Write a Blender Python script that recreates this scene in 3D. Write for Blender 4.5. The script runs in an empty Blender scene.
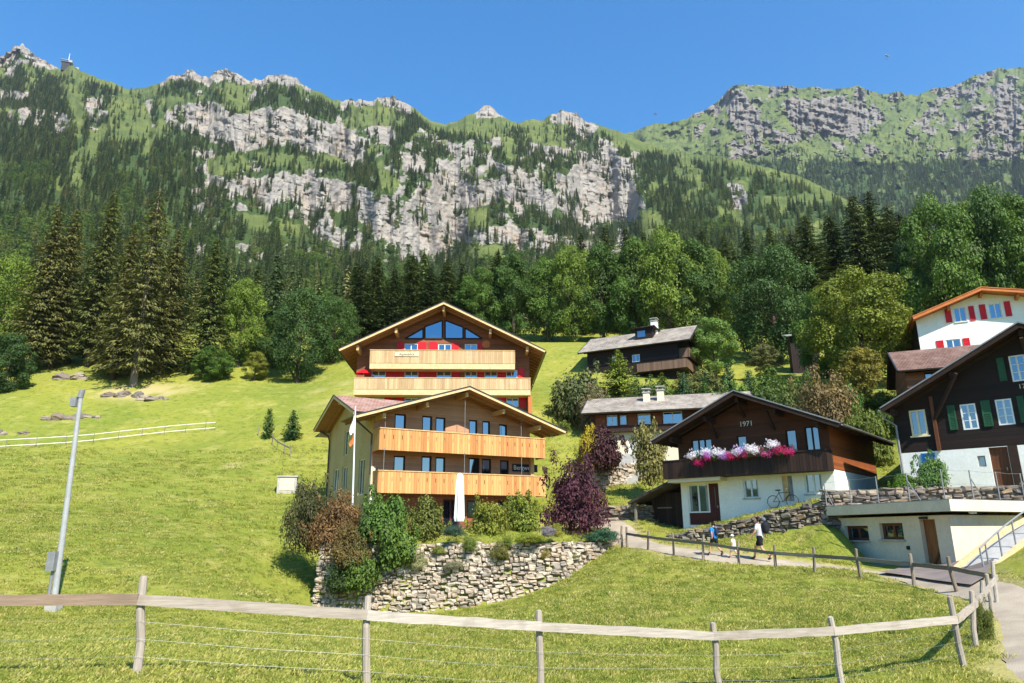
import bpy, math, random
import numpy as np
from mathutils import Vector, Matrix
random.seed(7)
R = math.radians
scene = bpy.context.scene
COL = scene.collection

# ------------------------------------------------------------------ camera
FPX, PITCH, ROLL, EYE = 700.0, R(15.2), R(-0.4), 1.6
cf = Vector((0, math.cos(PITCH), math.sin(PITCH)))
cr0 = Vector((1, 0, 0)); cu0 = Vector((0, -math.sin(PITCH), math.cos(PITCH)))
cr = math.cos(ROLL)*cr0 + math.sin(ROLL)*cu0
cu = -math.sin(ROLL)*cr0 + math.cos(ROLL)*cu0
cam_data = bpy.data.cameras.new('camera'); cam = bpy.data.objects.new('camera', cam_data)
COL.objects.link(cam); scene.camera = cam
cam_data.sensor_width = 36.0; cam_data.lens = FPX*36.0/1024.0
cam_data.clip_start = 0.1; cam_data.clip_end = 20000
m = Matrix.Identity(4)
for i in range(3):
    m[i][0], m[i][1], m[i][2] = cr[i], cu[i], -cf[i]
m[2][3] = EYE
cam.matrix_world = m

# ------------------------------------------------------------------ light
SUN_EL = R(46)
sun_dir = Vector((0.47, -0.88, 0)).normalized()*math.cos(SUN_EL) + Vector((0, 0, math.sin(SUN_EL)))
sd = bpy.data.lights.new('sun', 'SUN'); sun = bpy.data.objects.new('sun', sd); COL.objects.link(sun)
sd.energy = 5.0; sd.angle = R(0.53); sd.color = (1.0, 0.955, 0.88)
sun.rotation_euler = sun_dir.to_track_quat('Z', 'Y').to_euler()
sun.location = (60, -80, 120)
world = bpy.data.worlds.new('World'); scene.world = world; world.use_nodes = True
wn = world.node_tree
sky = wn.nodes.new('ShaderNodeTexSky'); sky.sky_type = 'NISHITA'; sky.sun_disc = False
sky.sun_elevation = SUN_EL
sky.sun_rotation = math.atan2(sun_dir.x, sun_dir.y)
sky.altitude = 1300; sky.air_density = 1.6; sky.dust_density = 0.0; sky.ozone_density = 6
hsv = wn.nodes.new('ShaderNodeHueSaturation'); hsv.inputs['Saturation'].default_value = 1.34
wn.links.new(sky.outputs[0], hsv.inputs['Color']); wn.links.new(hsv.outputs[0], wn.nodes['Background'].inputs[0])
wn.nodes['Background'].inputs[1].default_value = 0.115
vs = scene.view_settings
vs.view_transform = 'Standard'; vs.look = 'None'; vs.gamma = 1; vs.use_curve_mapping = False
vs.exposure = 0.95
scene.render.engine = 'CYCLES'
scene.cycles.use_denoising = True
scene.cycles.max_bounces = 6; scene.cycles.diffuse_bounces = 3; scene.cycles.glossy_bounces = 2
scene.cycles.transmission_bounces = 3; scene.cycles.transparent_max_bounces = 4

# ------------------------------------------------------------------ pixel helpers
def ray(px, py):
    u = (px-512.0)/FPX; v = (341.5-py)/FPX
    return cf + cr*u + cu*v
def P(px, py, Y):
    d = ray(px, py); s = Y/d.y
    return Vector((d.x*s, Y, EYE+d.z*s))
def px_h(px, py0, py1, Y):
    return P(px, py1, Y).z - P(px, py0, Y).z
def project(x, y, z):
    d = Vector((x, y, z-EYE)); f = d.dot(cf)
    return 512+FPX*d.dot(cr)/f, 341.5-FPX*d.dot(cu)/f

# ------------------------------------------------------------------ numpy noise
def vnoise(x, y, seed=0):
    rs = np.random.RandomState(seed); T = rs.rand(256, 256)*2-1
    xi = np.floor(x).astype(int); yi = np.floor(y).astype(int)
    fx = x-xi; fy = y-yi
    fx = fx*fx*(3-2*fx); fy = fy*fy*(3-2*fy)
    a = T[xi & 255, yi & 255]; b = T[(xi+1) & 255, yi & 255]
    c = T[xi & 255, (yi+1) & 255]; d = T[(xi+1) & 255, (yi+1) & 255]
    return (a*(1-fx)+b*fx)*(1-fy)+(c*(1-fx)+d*fx)*fy
def fbm(x, y, o=4, seed=0, g=0.5):
    t = 0; a = 1; s = 0
    for i in range(o):
        t = t+a*vnoise(x*2**i+13.7*i, y*2**i+7.3*i, seed+i); s += a; a *= g
    return t/s
def inpoly(x, y, poly):
    r = np.zeros(np.shape(x), bool); n = len(poly)
    for i in range(n):
        x0, y0 = poly[i]; x1, y1 = poly[(i+1) % n]
        if y0 == y1: continue
        c = ((y0 > y) != (y1 > y)) & (x < (x1-x0)*(y-y0)/(y1-y0)+x0)
        r ^= c
    return r
def sstep(a, b, x):
    t = np.clip((x-a)/(b-a), 0, 1); return t*t*(3-2*t)

# ------------------------------------------------------------------ materials
def lin(c):
    return tuple(((v/255)/12.92 if v/255 <= 0.04045 else ((v/255+0.055)/1.055)**2.4) for v in c)
def rgba(c): return (c[0], c[1], c[2], 1)
class NT:
    def __init__(s, name):
        s.m = bpy.data.materials.new(name); s.m.use_nodes = True
        s.t = s.m.node_tree; s.b = s.t.nodes['Principled BSDF']; s.o = s.t.nodes['Material Output']
    def n(s, typ, **k):
        n = s.t.nodes.new('ShaderNode'+typ)
        for a, b in k.items(): setattr(n, a, b)
        return n
    def l(s, a, b): s.t.links.new(a, b)
    def put(s, sock, v):
        if hasattr(v, 'is_output'): s.l(v, sock)
        else: sock.default_value = v
    def coord(s, kind='Object', scale=(1, 1, 1), rot=(0, 0, 0)):
        tc = s.n('TexCoord'); mp = s.n('Mapping'); mp.inputs['Scale'].default_value = scale
        mp.inputs['Rotation'].default_value = rot
        s.l(tc.outputs[kind], mp.inputs['Vector']); return mp.outputs[0]
    def world(s, scale=(1, 1, 1)):
        g = s.n('NewGeometry'); mp = s.n('Mapping'); mp.inputs['Scale'].default_value = scale
        s.l(g.outputs['Position'], mp.inputs['Vector']); return mp.outputs[0]
    def noise(s, vec, scale, detail=4, rough=0.55, dist=0):
        n = s.n('TexNoise'); s.l(vec, n.inputs['Vector']); n.inputs['Scale'].default_value = scale
        n.inputs['Detail'].default_value = detail; n.inputs['Roughness'].default_value = rough
        n.inputs['Distortion'].default_value = dist
        return n.outputs['Fac']
    def ramp(s, fac, stops):
        r = s.n('ValToRGB'); s.l(fac, r.inputs[0]); e = r.color_ramp.elements
        while len(e) < len(stops): e.new(0.5)
        for i, (p, c) in enumerate(stops):
            e[i].position = p; e[i].color = rgba(c) if not isinstance(c, (int, float)) else (c, c, c, 1)
        return r.outputs[0]
    def mix(s, f, a, b, mode='MIX'):
        n = s.n('Mix', data_type='RGBA', blend_type=mode)
        s.put(n.inputs[0], f); s.put(n.inputs[6], a if hasattr(a, 'is_output') else rgba(a)); s.put(n.inputs[7], b if hasattr(b, 'is_output') else rgba(b))
        return n.outputs[2]
    def math(s, op, a, b=0.0):
        n = s.n('Math', operation=op); s.put(n.inputs[0], a); s.put(n.inputs[1], b); return n.outputs[0]
    def attr(s, name):
        a = s.n('Attribute'); a.attribute_name = name; return a
    def bump(s, h, strength=0.3, dist=0.02):
        b = s.n('Bump'); b.inputs['Strength'].default_value = strength; b.inputs['Distance'].default_value = dist
        s.l(h, b.inputs['Height']); s.l(b.outputs[0], s.b.inputs['Normal'])
    def base(s, c, rough=0.7, spec=0.3):
        s.put(s.b.inputs['Base Color'], c if hasattr(c, 'is_output') else rgba(c))
        s.put(s.b.inputs['Roughness'], rough); s.b.inputs['Specular IOR Level'].default_value = spec
        return s.m
M = {}
def simple(name, c, c2=None, scale=3.0, rough=0.75, bump=0.15, stretch=(1, 1, 1), spec=0.3, dist=0.01):
    t = NT(name); c2 = c2 or tuple(v*0.7 for v in c)
    v = t.coord('Object', stretch); f = t.noise(v, scale, 6, 0.6); f2 = t.noise(v, scale*7, 3)
    col = t.mix(t.ramp(f, [(0.3, 0), (0.7, 1)]), c, c2)
    col = t.mix(0.25, col, t.ramp(f2, [(0.2, 0.35), (0.8, 1.0)]), 'MULTIPLY')
    t.bump(f2, bump, dist); M[name] = t.base(col, rough, spec); return M[name]
def planks(name, c, c2, width=0.16, axis='Z', rough=0.7, vary=0.35, wear=None):
    """timber cladding: boards of one width along an axis with dark joints, grain and tone that varies by board"""
    t = NT(name); tc = t.n('TexCoord'); sp = t.n('SeparateXYZ'); t.l(tc.outputs['Object'], sp.inputs[0])
    q = t.math('DIVIDE', sp.outputs[axis], width)
    fl = t.math('FLOOR', q); fr = t.math('FRACT', q)
    wnz = t.n('TexWhiteNoise', noise_dimensions='1D'); t.l(fl, wnz.inputs['W'])
    st = (1, 1, 14) if axis == 'Z' else ((14, 14, 1) if axis in 'XY' else (1, 1, 1))
    if axis == 'Z': st = (1.2, 1.2, 22)
    else: st = (22, 22, 1.2)
    v = t.coord('Object', st); g = t.noise(v, 1.3, 5, 0.65)
    big = t.noise(t.coord('Object'), 0.7, 3)
    f = t.math('ADD', t.math('MULTIPLY', wnz.outputs['Value'], vary), t.math('MULTIPLY', g, 1-vary))
    col = t.mix(t.ramp(f, [(0.25, 0), (0.75, 1)]), c, c2)
    col = t.mix(0.35, col, t.ramp(big, [(0.3, 0.55), (0.7, 1.0)]), 'MULTIPLY')
    j = t.ramp(fr, [(0.0, 0.25), (0.07, 1.0)])
    col = t.mix(0.8, col, j, 'MULTIPLY')
    t.bump(t.math('ADD', j, t.math('MULTIPLY', g, 0.3)), 0.5, 0.02)
    M[name] = t.base(col, rough, 0.25); return M[name]
def boards_mat(name, c, c2, rough=0.65):
    """separate boards, tone from the face attribute rnd"""
    t = NT(name); a = t.attr('rnd')
    g = t.noise(t.coord('Object', (18, 18, 1.0)), 1.5, 5, 0.65)
    f = t.math('ADD', t.math('MULTIPLY', a.outputs['Fac'], 0.55), t.math('MULTIPLY', g, 0.45))
    col = t.mix(t.ramp(f, [(0.2, 0), (0.8, 1)]), c, c2)
    st = t.noise(t.coord('Object', (3, 3, 0.6)), 2.0, 4)
    col = t.mix(0.3, col, t.ramp(st, [(0.35, 0.6), (0.65, 1.0)]), 'MULTIPLY')
    t.bump(g, 0.25, 0.01); M[name] = t.base(col, rough, 0.25); return M[name]
def glassmat(name='glass', base=(0.012, 0.016, 0.022), fac=0.26):
    t = NT(name)
    d = t.n('BsdfDiffuse'); d.inputs[0].default_value = rgba(base)
    g = t.n('BsdfGlossy'); g.inputs['Roughness'].default_value = 0.02; g.inputs[0].default_value = (0.66, 0.8, 1, 1)
    bp = t.n('Bump'); bp.inputs['Strength'].default_value = 0.05; bp.inputs['Distance'].default_value = 0.02
    t.l(t.noise(t.coord('Object'), 0.9, 2), bp.inputs['Height']); t.l(bp.outputs[0], g.inputs['Normal'])
    x = t.n('MixShader'); fr = t.n('Fresnel'); fr.inputs[0].default_value = 1.5
    t.l(t.math('ADD', t.math('MULTIPLY', fr.outputs[0], 0.8), fac), x.inputs[0])
    t.l(d.outputs[0], x.inputs[1]); t.l(g.outputs[0], x.inputs[2]); t.l(x.outputs[0], t.o.inputs[0]); M[name] = t.m
def leafmat(name, forest=False, needle=False):
    t = NT(name); a = t.attr('rnd')
    oi = t.n('ObjectInfo')
    if forest:
        rs = t.ramp(oi.outputs['Random'], forest)
        tint = rs
    else:
        tint = oi.outputs['Color']
    k = t.ramp(a.outputs['Fac'], [(0.0, 0.55), (0.5, 0.95), (1.0, 1.45)])
    col = t.mix(1.0, tint, k, 'MULTIPLY')
    yel = t.mix(1.0, col, (1.3, 1.12, 0.68), 'MULTIPLY')
    col = t.mix(t.ramp(a.outputs['Fac'], [(0.72, 0), (1.0, 0.6)]), col, yel)
    t.base(col, 0.6 if not needle else 0.75, 0.25 if not needle else 0.1)
    tr = t.n('BsdfTranslucent'); t.l(t.mix(1.0, col, (1.25, 1.2, 0.5), 'MULTIPLY'), tr.inputs[0])
    x = t.n('MixShader'); x.inputs[0].default_value = 0.12 if needle else 0.28
    t.l(t.b.outputs[0], x.inputs[1]); t.l(tr.outputs[0], x.inputs[2]); t.l(x.outputs[0], t.o.inputs[0])
    M[name] = t.m

# ------------------------------------------------------------------ mesh builder and object helpers
class MB:
    def __init__(s): s.v = []; s.f = []; s.r = []
    def add(s, vs, fs, rnd=None):
        o = len(s.v); s.v.extend([tuple(p) for p in vs]); s.f.extend([tuple(i+o for i in f) for f in fs])
        s.r.extend([random.random() if rnd is None else rnd]*len(fs)); return s
    def box(s, x0, x1, y0, y1, z0, z1, rnd=None):
        v = [(x, y, z) for z in (z0, z1) for y in (y0, y1) for x in (x0, x1)]
        return s.add(v, [(0, 2, 3, 1), (4, 5, 7, 6), (0, 1, 5, 4), (2, 6, 7, 3), (0, 4, 6, 2), (1, 3, 7, 5)], rnd)
    def hexa(s, p, rnd=None):
        """8 corners: bottom 4 ccw, top 4 ccw"""
        return s.add(p, [(3, 2, 1, 0), (4, 5, 6, 7), (0, 1, 5, 4), (1, 2, 6, 5), (2, 3, 7, 6), (3, 0, 4, 7)], rnd)
    def beam(s, a, b, w, h, rnd=None, up=(0, 0, 1)):
        a = Vector(a); b = Vector(b); d = (b-a).normalized(); u = Vector(up)
        sd_ = d.cross(u)
        if sd_.length < 1e-4: sd_ = d.cross(Vector((0, 1, 0)))
        sd_.normalize(); u = sd_.cross(d).normalized()
        p = []
        for q in (a, b):
            for (i, j) in ((-1, -1), (1, -1), (1, 1), (-1, 1)): p.append(q+sd_*(i*w/2)+u*(j*h/2))
        return s.add(p, [(0, 1, 2, 3), (7, 6, 5, 4), (0, 4, 5, 1), (1, 5, 6, 2), (2, 6, 7, 3), (3, 7, 4, 0)], rnd)
    def tube(s, pts, rad, n=8, cap=True, rnd=None):
        pts = [Vector(p) for p in pts]
        rad = rad if hasattr(rad, '__len__') else [rad]*len(pts)
        vs = []; fs = []
        ref = None
        for i, p in enumerate(pts):
            d = (pts[min(i+1, len(pts)-1)]-pts[max(i-1, 0)]).normalized()
            if ref is None:
                ref = d.cross(Vector((0.3, 0.9, 0.2)) if abs(d.y) < 0.9 else Vector((1, 0, 0))).normalized()
            ref = (ref-d*ref.dot(d)).normalized(); q = d.cross(ref)
            for k in range(n):
                a = 2*math.pi*k/n; vs.append(p+(ref*math.cos(a)+q*math.sin(a))*rad[i])
        for i in range(len(pts)-1):
            for k in range(n):
                k2 = (k+1) % n; fs.append((i*n+k, i*n+k2, (i+1)*n+k2, (i+1)*n+k))
        if cap:
            fs.append(tuple(range(n-1, -1, -1))); fs.append(tuple(range((len(pts)-1)*n, len(pts)*n)))
        return s.add(vs, fs, rnd)
    def prism(s, poly, d, rnd=None):
        """extrude a planar polygon (3d points) along vector d"""
        n = len(poly); d = Vector(d); a = [Vector(p) for p in poly]; b = [p+d for p in a]
        fs = [tuple(range(n-1, -1, -1)), tuple(range(n, 2*n))]
        for i in range(n): fs.append((i, (i+1) % n, n+(i+1) % n, n+i))
        return s.add(a+b, fs, rnd)
    def build(s, name, mat, parent=None, smooth=False):
        return mesh_obj(name, s.v, s.f, mat, parent, smooth, s.r)
def mesh_from(name, v, f, mat=None, smooth=False, rnd=None):
    me = bpy.data.meshes.new(name); me.from_pydata(v, [], f)
    if rnd is not None and len(rnd) == len(f):
        at = me.attributes.new('rnd', 'FLOAT', 'FACE'); at.data.foreach_set('value', np.asarray(rnd, 'f'))
    if mat is not None: me.materials.append(M[mat] if isinstance(mat, str) else mat)
    if smooth: me.polygons.foreach_set('use_smooth', [True]*len(me.polygons))
    me.update(); return me
def link(name, data, parent=None):
    o = bpy.data.objects.new(name, data); COL.objects.link(o)
    if parent is not None: o.parent = parent
    return o
def mesh_obj(name, v, f, mat, parent=None, smooth=False, rnd=None):
    return link(name, mesh_from(name, v, f, mat, smooth, rnd), parent)
def np_mesh(name, V, F, mat, smooth=False, rnd=None, vattr=None):
    me = bpy.data.meshes.new(name); k = F.shape[1]
    me.vertices.add(len(V)); me.vertices.foreach_set('co', np.asarray(V, 'f').ravel())
    me.loops.add(F.size); me.loops.foreach_set('vertex_index', F.ravel().astype('i'))
    me.polygons.add(len(F)); me.polygons.foreach_set('loop_start', np.arange(0, F.size, k, dtype='i'))
    me.polygons.foreach_set('loop_total', np.full(len(F), k, 'i'))
    if rnd is not None:
        at = me.attributes.new('rnd', 'FLOAT', 'FACE'); at.data.foreach_set('value', np.asarray(rnd, 'f'))
    for nm, arr in (vattr or {}).items():
        at = me.attributes.new(nm, 'FLOAT', 'POINT'); at.data.foreach_set('value', np.asarray(arr, 'f').ravel())
    me.materials.append(M[mat]); me.update(calc_edges=True)
    me.polygons.foreach_set('use_smooth', [smooth]*len(F))
    return me
def tag(o, label=None, cat=None, group=None, kind=None):
    if label: o['label'] = label
    if cat: o['category'] = cat
    if group: o['group'] = group
    if kind: o['kind'] = kind
    return o
def thing(name, label, cat, loc=(0, 0, 0), rz=0, group=None):
    o = link(name, None); o.location = loc; o.rotation_euler = (0, 0, rz); o.empty_display_size = 0.3
    return tag(o, label, cat, group)
def structure(o): o['kind'] = 'structure'; return o

# ------------------------------------------------------------------ the shape of the near ground (thin plate through known spots)
CTRL = []
def cpx(px, py, Y): p = P(px, py, Y); CTRL.append((p.x, p.y, p.z))
for q in [(137, 672, 9.2), (366, 687, 10), (541, 700, 10.8), (720, 692, 11.6), (842, 691, 12), (964, 665, 13), (0, 680, 8.7),
          (976, 648, 15), (984, 622, 17.5), (992, 612, 19), (997, 603, 20.5),
          (957, 591, 22.5), (914, 585, 24.5), (861, 578, 26.5), (815, 573, 28.5), (776, 569, 30), (739, 564, 31.8), (703, 559, 33.6),
          (674, 554, 35.5), (648, 548, 37.5), (622, 547, 40),
          (315, 606, 40), (400, 612, 39.4), (480, 606, 38.8), (560, 582, 39.4), (500, 650, 21.5), (660, 610, 22), (820, 620, 18.5),
          (250, 640, 19), (48, 612, 26), (180, 585, 30), (200, 545, 40), (90, 540, 36), (0, 560, 30), (270, 545, 45),
          (287, 492, 58), (150, 480, 56), (0, 490, 50), (200, 430, 78), (80, 437, 73), (0, 447, 69), (290, 437, 73),
          (20, 392, 86), (130, 386, 92), (215, 381, 94), (295, 383, 97), (110, 405, 84), (340, 385, 92), (240, 400, 86),
          (545, 410, 72), (560, 385, 82), (570, 350, 95), (545, 375, 88), (610, 375, 84), (575, 430, 64),
          (690, 392, 74), (740, 378, 84), (800, 372, 84), (860, 388, 66), (895, 398, 56), (925, 388, 50),
          (590, 500, 52), (640, 488, 53), (610, 470, 59), (690, 470, 58), (600, 520, 47), (640, 518, 46),
          (700, 545, 38.5), (760, 535, 36.5), 
          (954, 566, 28.5), (836, 564, 35.5), (1000, 585, 21.5), (1020, 560, 23.5), (1024, 532, 26.5), (990, 562, 25.3)]:
    cpx(*q)
for px in (-260, -120, 0, 120, 240, 350, 450, 550, 650, 750, 850, 950, 1024, 1150, 1300):
    cpx(px, 340, 114); cpx(px, 328, 126)
CTRL += [(-40, -14, 1.2), (0, -14, .4), (40, -14, 0.2), (0, 0, 0), (-15, 2, .35), (-25, 15, 0.2), (-42, 30, 0.5), (-70, 55, 5), (-85, 85, 16),
         (6, 3, -.25), (14, 3, -0.2), (30, 8, .5), (38, 22, 3.2), (24, 22, .9), (45, 38, 7.5), (70, 60, 13), (95, 85, 21),
         (-9.3, 46, 0.2), (-5, 56, 5.0), (3, 56, 5.2), (0, 62, 8), (-8, 66, 9.5), (6, 66, 9.8), (10, 46, 2.0), (20, 46, 4.4), (26, 46, 5.2),
         (15.9, 32.6, 0.1), (16.2, 31, .05), (16.7, 29.4, .1), (13.6, 36.3, 1.45), (24, 33, 2.0), (28, 36, 3.5), (37, 61, 13.5), (30, 56, 11)]
CT = np.array(CTRL, float)
def _tps(c, lam=0.02):
    n = len(c); d = np.sqrt(((c[:, None, :2]-c[None, :, :2])**2).sum(-1))
    K = np.where(d > 0, d*d*np.log(d+1e-9), 0)+lam*np.eye(n)*50
    Q = np.c_[np.ones(n), c[:, :2]]
    A = np.block([[K, Q], [Q.T, np.zeros((3, 3))]])
    return np.linalg.solve(A, np.r_[c[:, 2], 0, 0, 0])
TW = _tps(CT)
def h_base(x, y):
    x = np.asarray(x, float); y = np.asarray(y, float); sh = x.shape
    xf = x.ravel(); yf = y.ravel(); out = np.empty(len(xf))
    for i in range(0, len(xf), 8192):
        a = xf[i:i+8192]; b = yf[i:i+8192]
        d2 = (a[:, None]-CT[None, :, 0])**2+(b[:, None]-CT[None, :, 1])**2
        K = 0.5*d2*np.log(d2+1e-12)
        out[i:i+8192] = K@TW[:-3]+TW[-3]+TW[-2]*a+TW[-1]*b
    return out.reshape(sh)
# terraces held up by stone walls: front line (left to right), top height per point
WALL1 = [(-10.7, 44.5), (-10.7, 40.0), (-6.0, 39.4), (-1.4, 38.9), (2.7, 39.5), (5.0, 40.6), (6.3, 42.0)]
WALL2 = [(8.9, 41.3), (10.6, 39.6), (13.0, 37.6), (15.4, 35.6)]
WALL2Z = [1.35, 1.75, 2.35, 2.95]
WALL3 = [(15.4, 35.6), (19.0, 34.4), (23.0, 32.3), (27.5, 29.0), (33, 25.5)]
TER1B = [(6.3, 42.0), (6.2, 46), (3.5, 52.5), (1, 54), (-10, 48.2), (-12.2, 46.6), (-10.7, 44.5)]
TER1 = WALL1+TER1B[1:-1]
TER2 = WALL2+[(19.5, 39.5), (24, 46), (14, 50), (9.0, 45.5)]
TER3 = WALL3+[(40, 30), (40, 50), (26, 48), (20.5, 40.5), (15.6, 36.2)]
BANK2 = [(9.0, 41.2), (10.6, 39.6), (13.0, 37.6), (15.4, 35.6), (15.75, 34.6), (15.75, 31.5), (13.6, 31.6), (10.0, 36), (8.2, 39.8)]
def pdist(x, y, line):
    d = np.full(np.shape(x), 1e9)
    for (x0, y0), (x1, y1) in zip(line[:-1], line[1:]):
        dx, dy = x1-x0, y1-y0; L = dx*dx+dy*dy
        t = np.clip(((x-x0)*dx+(y-y0)*dy)/L, 0, 1)
        d = np.minimum(d, np.hypot(x-x0-t*dx, y-y0-t*dy))
    return d
PATH_XY = []   # centre line of the gravel path, filled below
def h(x, y, path=True):
    x = np.asarray(x, float); y = np.asarray(y, float)
    z = h_base(x, y)
    near = (y > 25) & (y < 62) & (x > -16) & (x < 42)
    if near.any():
        xs = x[near]; ys = y[near]; zs = z[near]
        d = pdist(xs, ys, WALL1); ins = inpoly(xs, ys, TER1)
        zt = 0.95+0.75*sstep(0.3, 2.6, d)
        zs = np.where(ins, zs+(zt-zs)*sstep(0.05, 0.3, d)*sstep(0.0, 1.2, pdist(xs, ys, TER1B)), zs)
        d = pdist(xs, ys, WALL2); ins = inpoly(xs, ys, TER2)
        tt = np.clip((xs-8.9)/6.5, 0, 1.3); zt = 1.3+1.62*tt
        zs = np.where(ins, np.maximum(zs, zs+(zt-zs)*sstep(0.05, 0.3, d)), zs)
        ins = inpoly(xs, ys, BANK2); zs = np.where(ins, np.maximum(zs, 0.42+1.62*tt-0.55*d), zs)
        d = pdist(xs, ys, WALL3); ins = inpoly(xs, ys, TER3)
        zs = np.where(ins, np.maximum(zs, zs+(3.45-zs)*sstep(0.05, 0.3, d)), zs)
        z = z.copy(); z[near] = zs
    if path and PATH_XY:
        d = pdist(x, y, PATH_XY); z = z-0.10*(1-sstep(0.62, 0.9, d))
    return z
def hz(x, y): return float(h(np.array([x]), np.array([y]), False)[0])
def ground(px, py, y0=4.0, y1=126.0):
    """where the sight line through a pixel meets the ground"""
    d = ray(px, py); Y = np.arange(y0, y1, 0.12); xs = d.x/d.y*Y; zs = EYE+d.z/d.y*Y
    g = h(xs, Y, False); k = np.where(zs < g)[0]
    i = k[0] if len(k) else len(Y)-1
    return Vector((xs[i], Y[i], g[i]))
# ------------------------------------------------------------------ ground materials
def meadow_mat():
    t = NT('meadow'); w = t.world()
    big = t.noise(w, 0.06, 4, 0.6); mid = t.noise(w, 0.55, 5, 0.65); fine = t.noise(w, 7.0, 5, 0.75); tuft = t.noise(w, 1.7, 6, 0.7, 0.4)
    a = lin((143, 142, 57)); b = lin((119, 128, 48)); c = lin((82, 101, 38)); s = lin((174, 160, 96))
    col = t.mix(t.ramp(big, [(0.38, 0), (0.62, 1)]), a, b)
    col = t.mix(t.ramp(tuft, [(0.5, 0), (0.68, 0.85)]), col, c)
    col = t.mix(t.ramp(mid, [(0.52, 0), (0.78, 0.7)]), col, s)
    col = t.mix(0.6, col, t.ramp(fine, [(0.25, 0.55), (0.7, 1.15)]), 'MULTIPLY')
    dry = t.attr('dry'); col = t.mix(dry.outputs['Fac'], col, lin((176, 158, 112)))
    t.bump(t.math('ADD', t.math('MULTIPLY', fine, 0.5), tuft), 0.9, 0.12)
    M['meadow'] = t.base(col, 0.9, 0.12)
meadow_mat()
def gravel_mat(name, c, c2):
    t = NT(name); w = t.world()
    f = t.noise(w, 30, 5, 0.8); b = t.noise(w, 0.9, 4); vo = t.n('TexVoronoi'); t.l(w, vo.inputs['Vector']); vo.inputs['Scale'].default_value = 38
    col = t.mix(t.ramp(b, [(0.35, 0), (0.65, 1)]), c, c2)
    col = t.mix(0.5, col, t.ramp(f, [(0.3, 0.6), (0.7, 1.1)]), 'MULTIPLY')
    t.bump(vo.outputs['Distance'], 0.4, 0.02); M[name] = t.base(col, 0.9, 0.2)
gravel_mat('gravel', lin((178, 164, 142)), lin((154, 140, 120)))
gravel_mat('asphalt', lin((138, 124, 114)), lin((116, 106, 100)))

# ------------------------------------------------------------------ path centre line, then the ground sheet
pp = [Vector((4.2, -10, 0)), Vector((4.9, -3, 0)), Vector((6.0, 4, 0)), Vector((7.6, 9, 0))]
for q in [(1054, 668), (1048, 640), (1032, 615), (1006, 598), (975, 587), (935, 579.5), (890, 573), (850, 568.5), (815, 565), (776, 562), (740, 559), (702, 554), (670, 549), (645, 543.5), (622, 538)]:
    pp.append(ground(*q))
pp += [Vector((6.9, 43.6, 0)), Vector((6.0, 46.5, 0)), Vector((4.6, 49.5, 0))]
def chaikin(p, n=2):
    for _ in range(n):
        q = [p[0]]
        for a, b in zip(p[:-1], p[1:]): q += [a*0.75+b*0.25, a*0.25+b*0.75]
        p = q+[p[-1]]
    return p
pc = chaikin(pp)
PATH_XY = [(p.x, p.y) for p in pc]

def axis(segs):
    out = [segs[0][0]]
    for a, b, s in segs:
        n = max(1, int(round((b-a)/s))); out += list(a+(b-a)*(i+1)/n for i in range(n))
    return np.array(out)
gx = axis([(-120, -60, 2.4), (-60, -20, 0.8), (-20, 24, 0.3), (24, 45, 0.6), (45, 130, 2.4)])
gy = axis([(-16, 4, 1.0), (4, 48, 0.3), (48, 70, 0.6), (70, 127, 1.3)])
GX, GY = np.meshgrid(gx, gy); GZ = h(GX, GY)
GZ = GZ+0.05*fbm(GX*0.35, GY*0.35, 3, 5)+0.035*fbm(GX*1.3, GY*1.3, 2, 9)*(pdist(GX, GY, PATH_XY) > 1.0)
ny, nx = GX.shape
idx = np.arange(nx*ny).reshape(ny, nx)
def gridfaces(idx): return np.stack([idx[:-1, :-1], idx[:-1, 1:], idx[1:, 1:], idx[1:, :-1]], -1).reshape(-1, 4)
# bare dry earth: foot of the near fence, slope left of the big house, verge of the path
dry = np.zeros_like(GX)
p1 = ground(140, 676)
for (cx, cy, r) in [(p1.x+0.5, p1.y-0.2, 0.9), (p1.x-0.1, p1.y, 0.5)]:
    dry = np.maximum(dry, 0.8*(1-sstep(0.2, 1, np.hypot((GX-cx)/1.6, GY-cy)/r))*(fbm(GX*3, GY*3, 3, 3) > -0.15))
g1 = ground(232, 466)
dry = np.maximum(dry, 0.6*(1-sstep(0.2, 1, np.hypot(GX-g1.x, (GY-g1.y)/1.5)/1.0)))
hs = ground(140, 392)
dry = np.maximum(dry, 0.75*(1-sstep(0.3, 1, np.hypot((GX-hs.x)/9, (GY-hs.y)/5)))*(fbm(GX*.5, GY*.5, 3, 4) > -0.1))
hs = ground(330, 392)
dry = np.maximum(dry, 0.55*(1-sstep(0.3, 1, np.hypot((GX-hs.x)/6, (GY-hs.y)/8)))*sstep(-.3, .3, fbm(GX*.4, GY*.4, 3, 14)))
dp = pdist(GX, GY, PATH_XY)
dry = np.maximum(dry, 0.5*(1-sstep(0.9, 1.5, dp+0.35*fbm(GX*2, GY*2, 2, 8))))
gme = np_mesh('ground', np.c_[GX.ravel(), GY.ravel(), GZ.ravel()], gridfaces(idx), 'meadow', True, vattr={'dry': dry})
ground_obj = structure(link('ground', gme))

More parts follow.
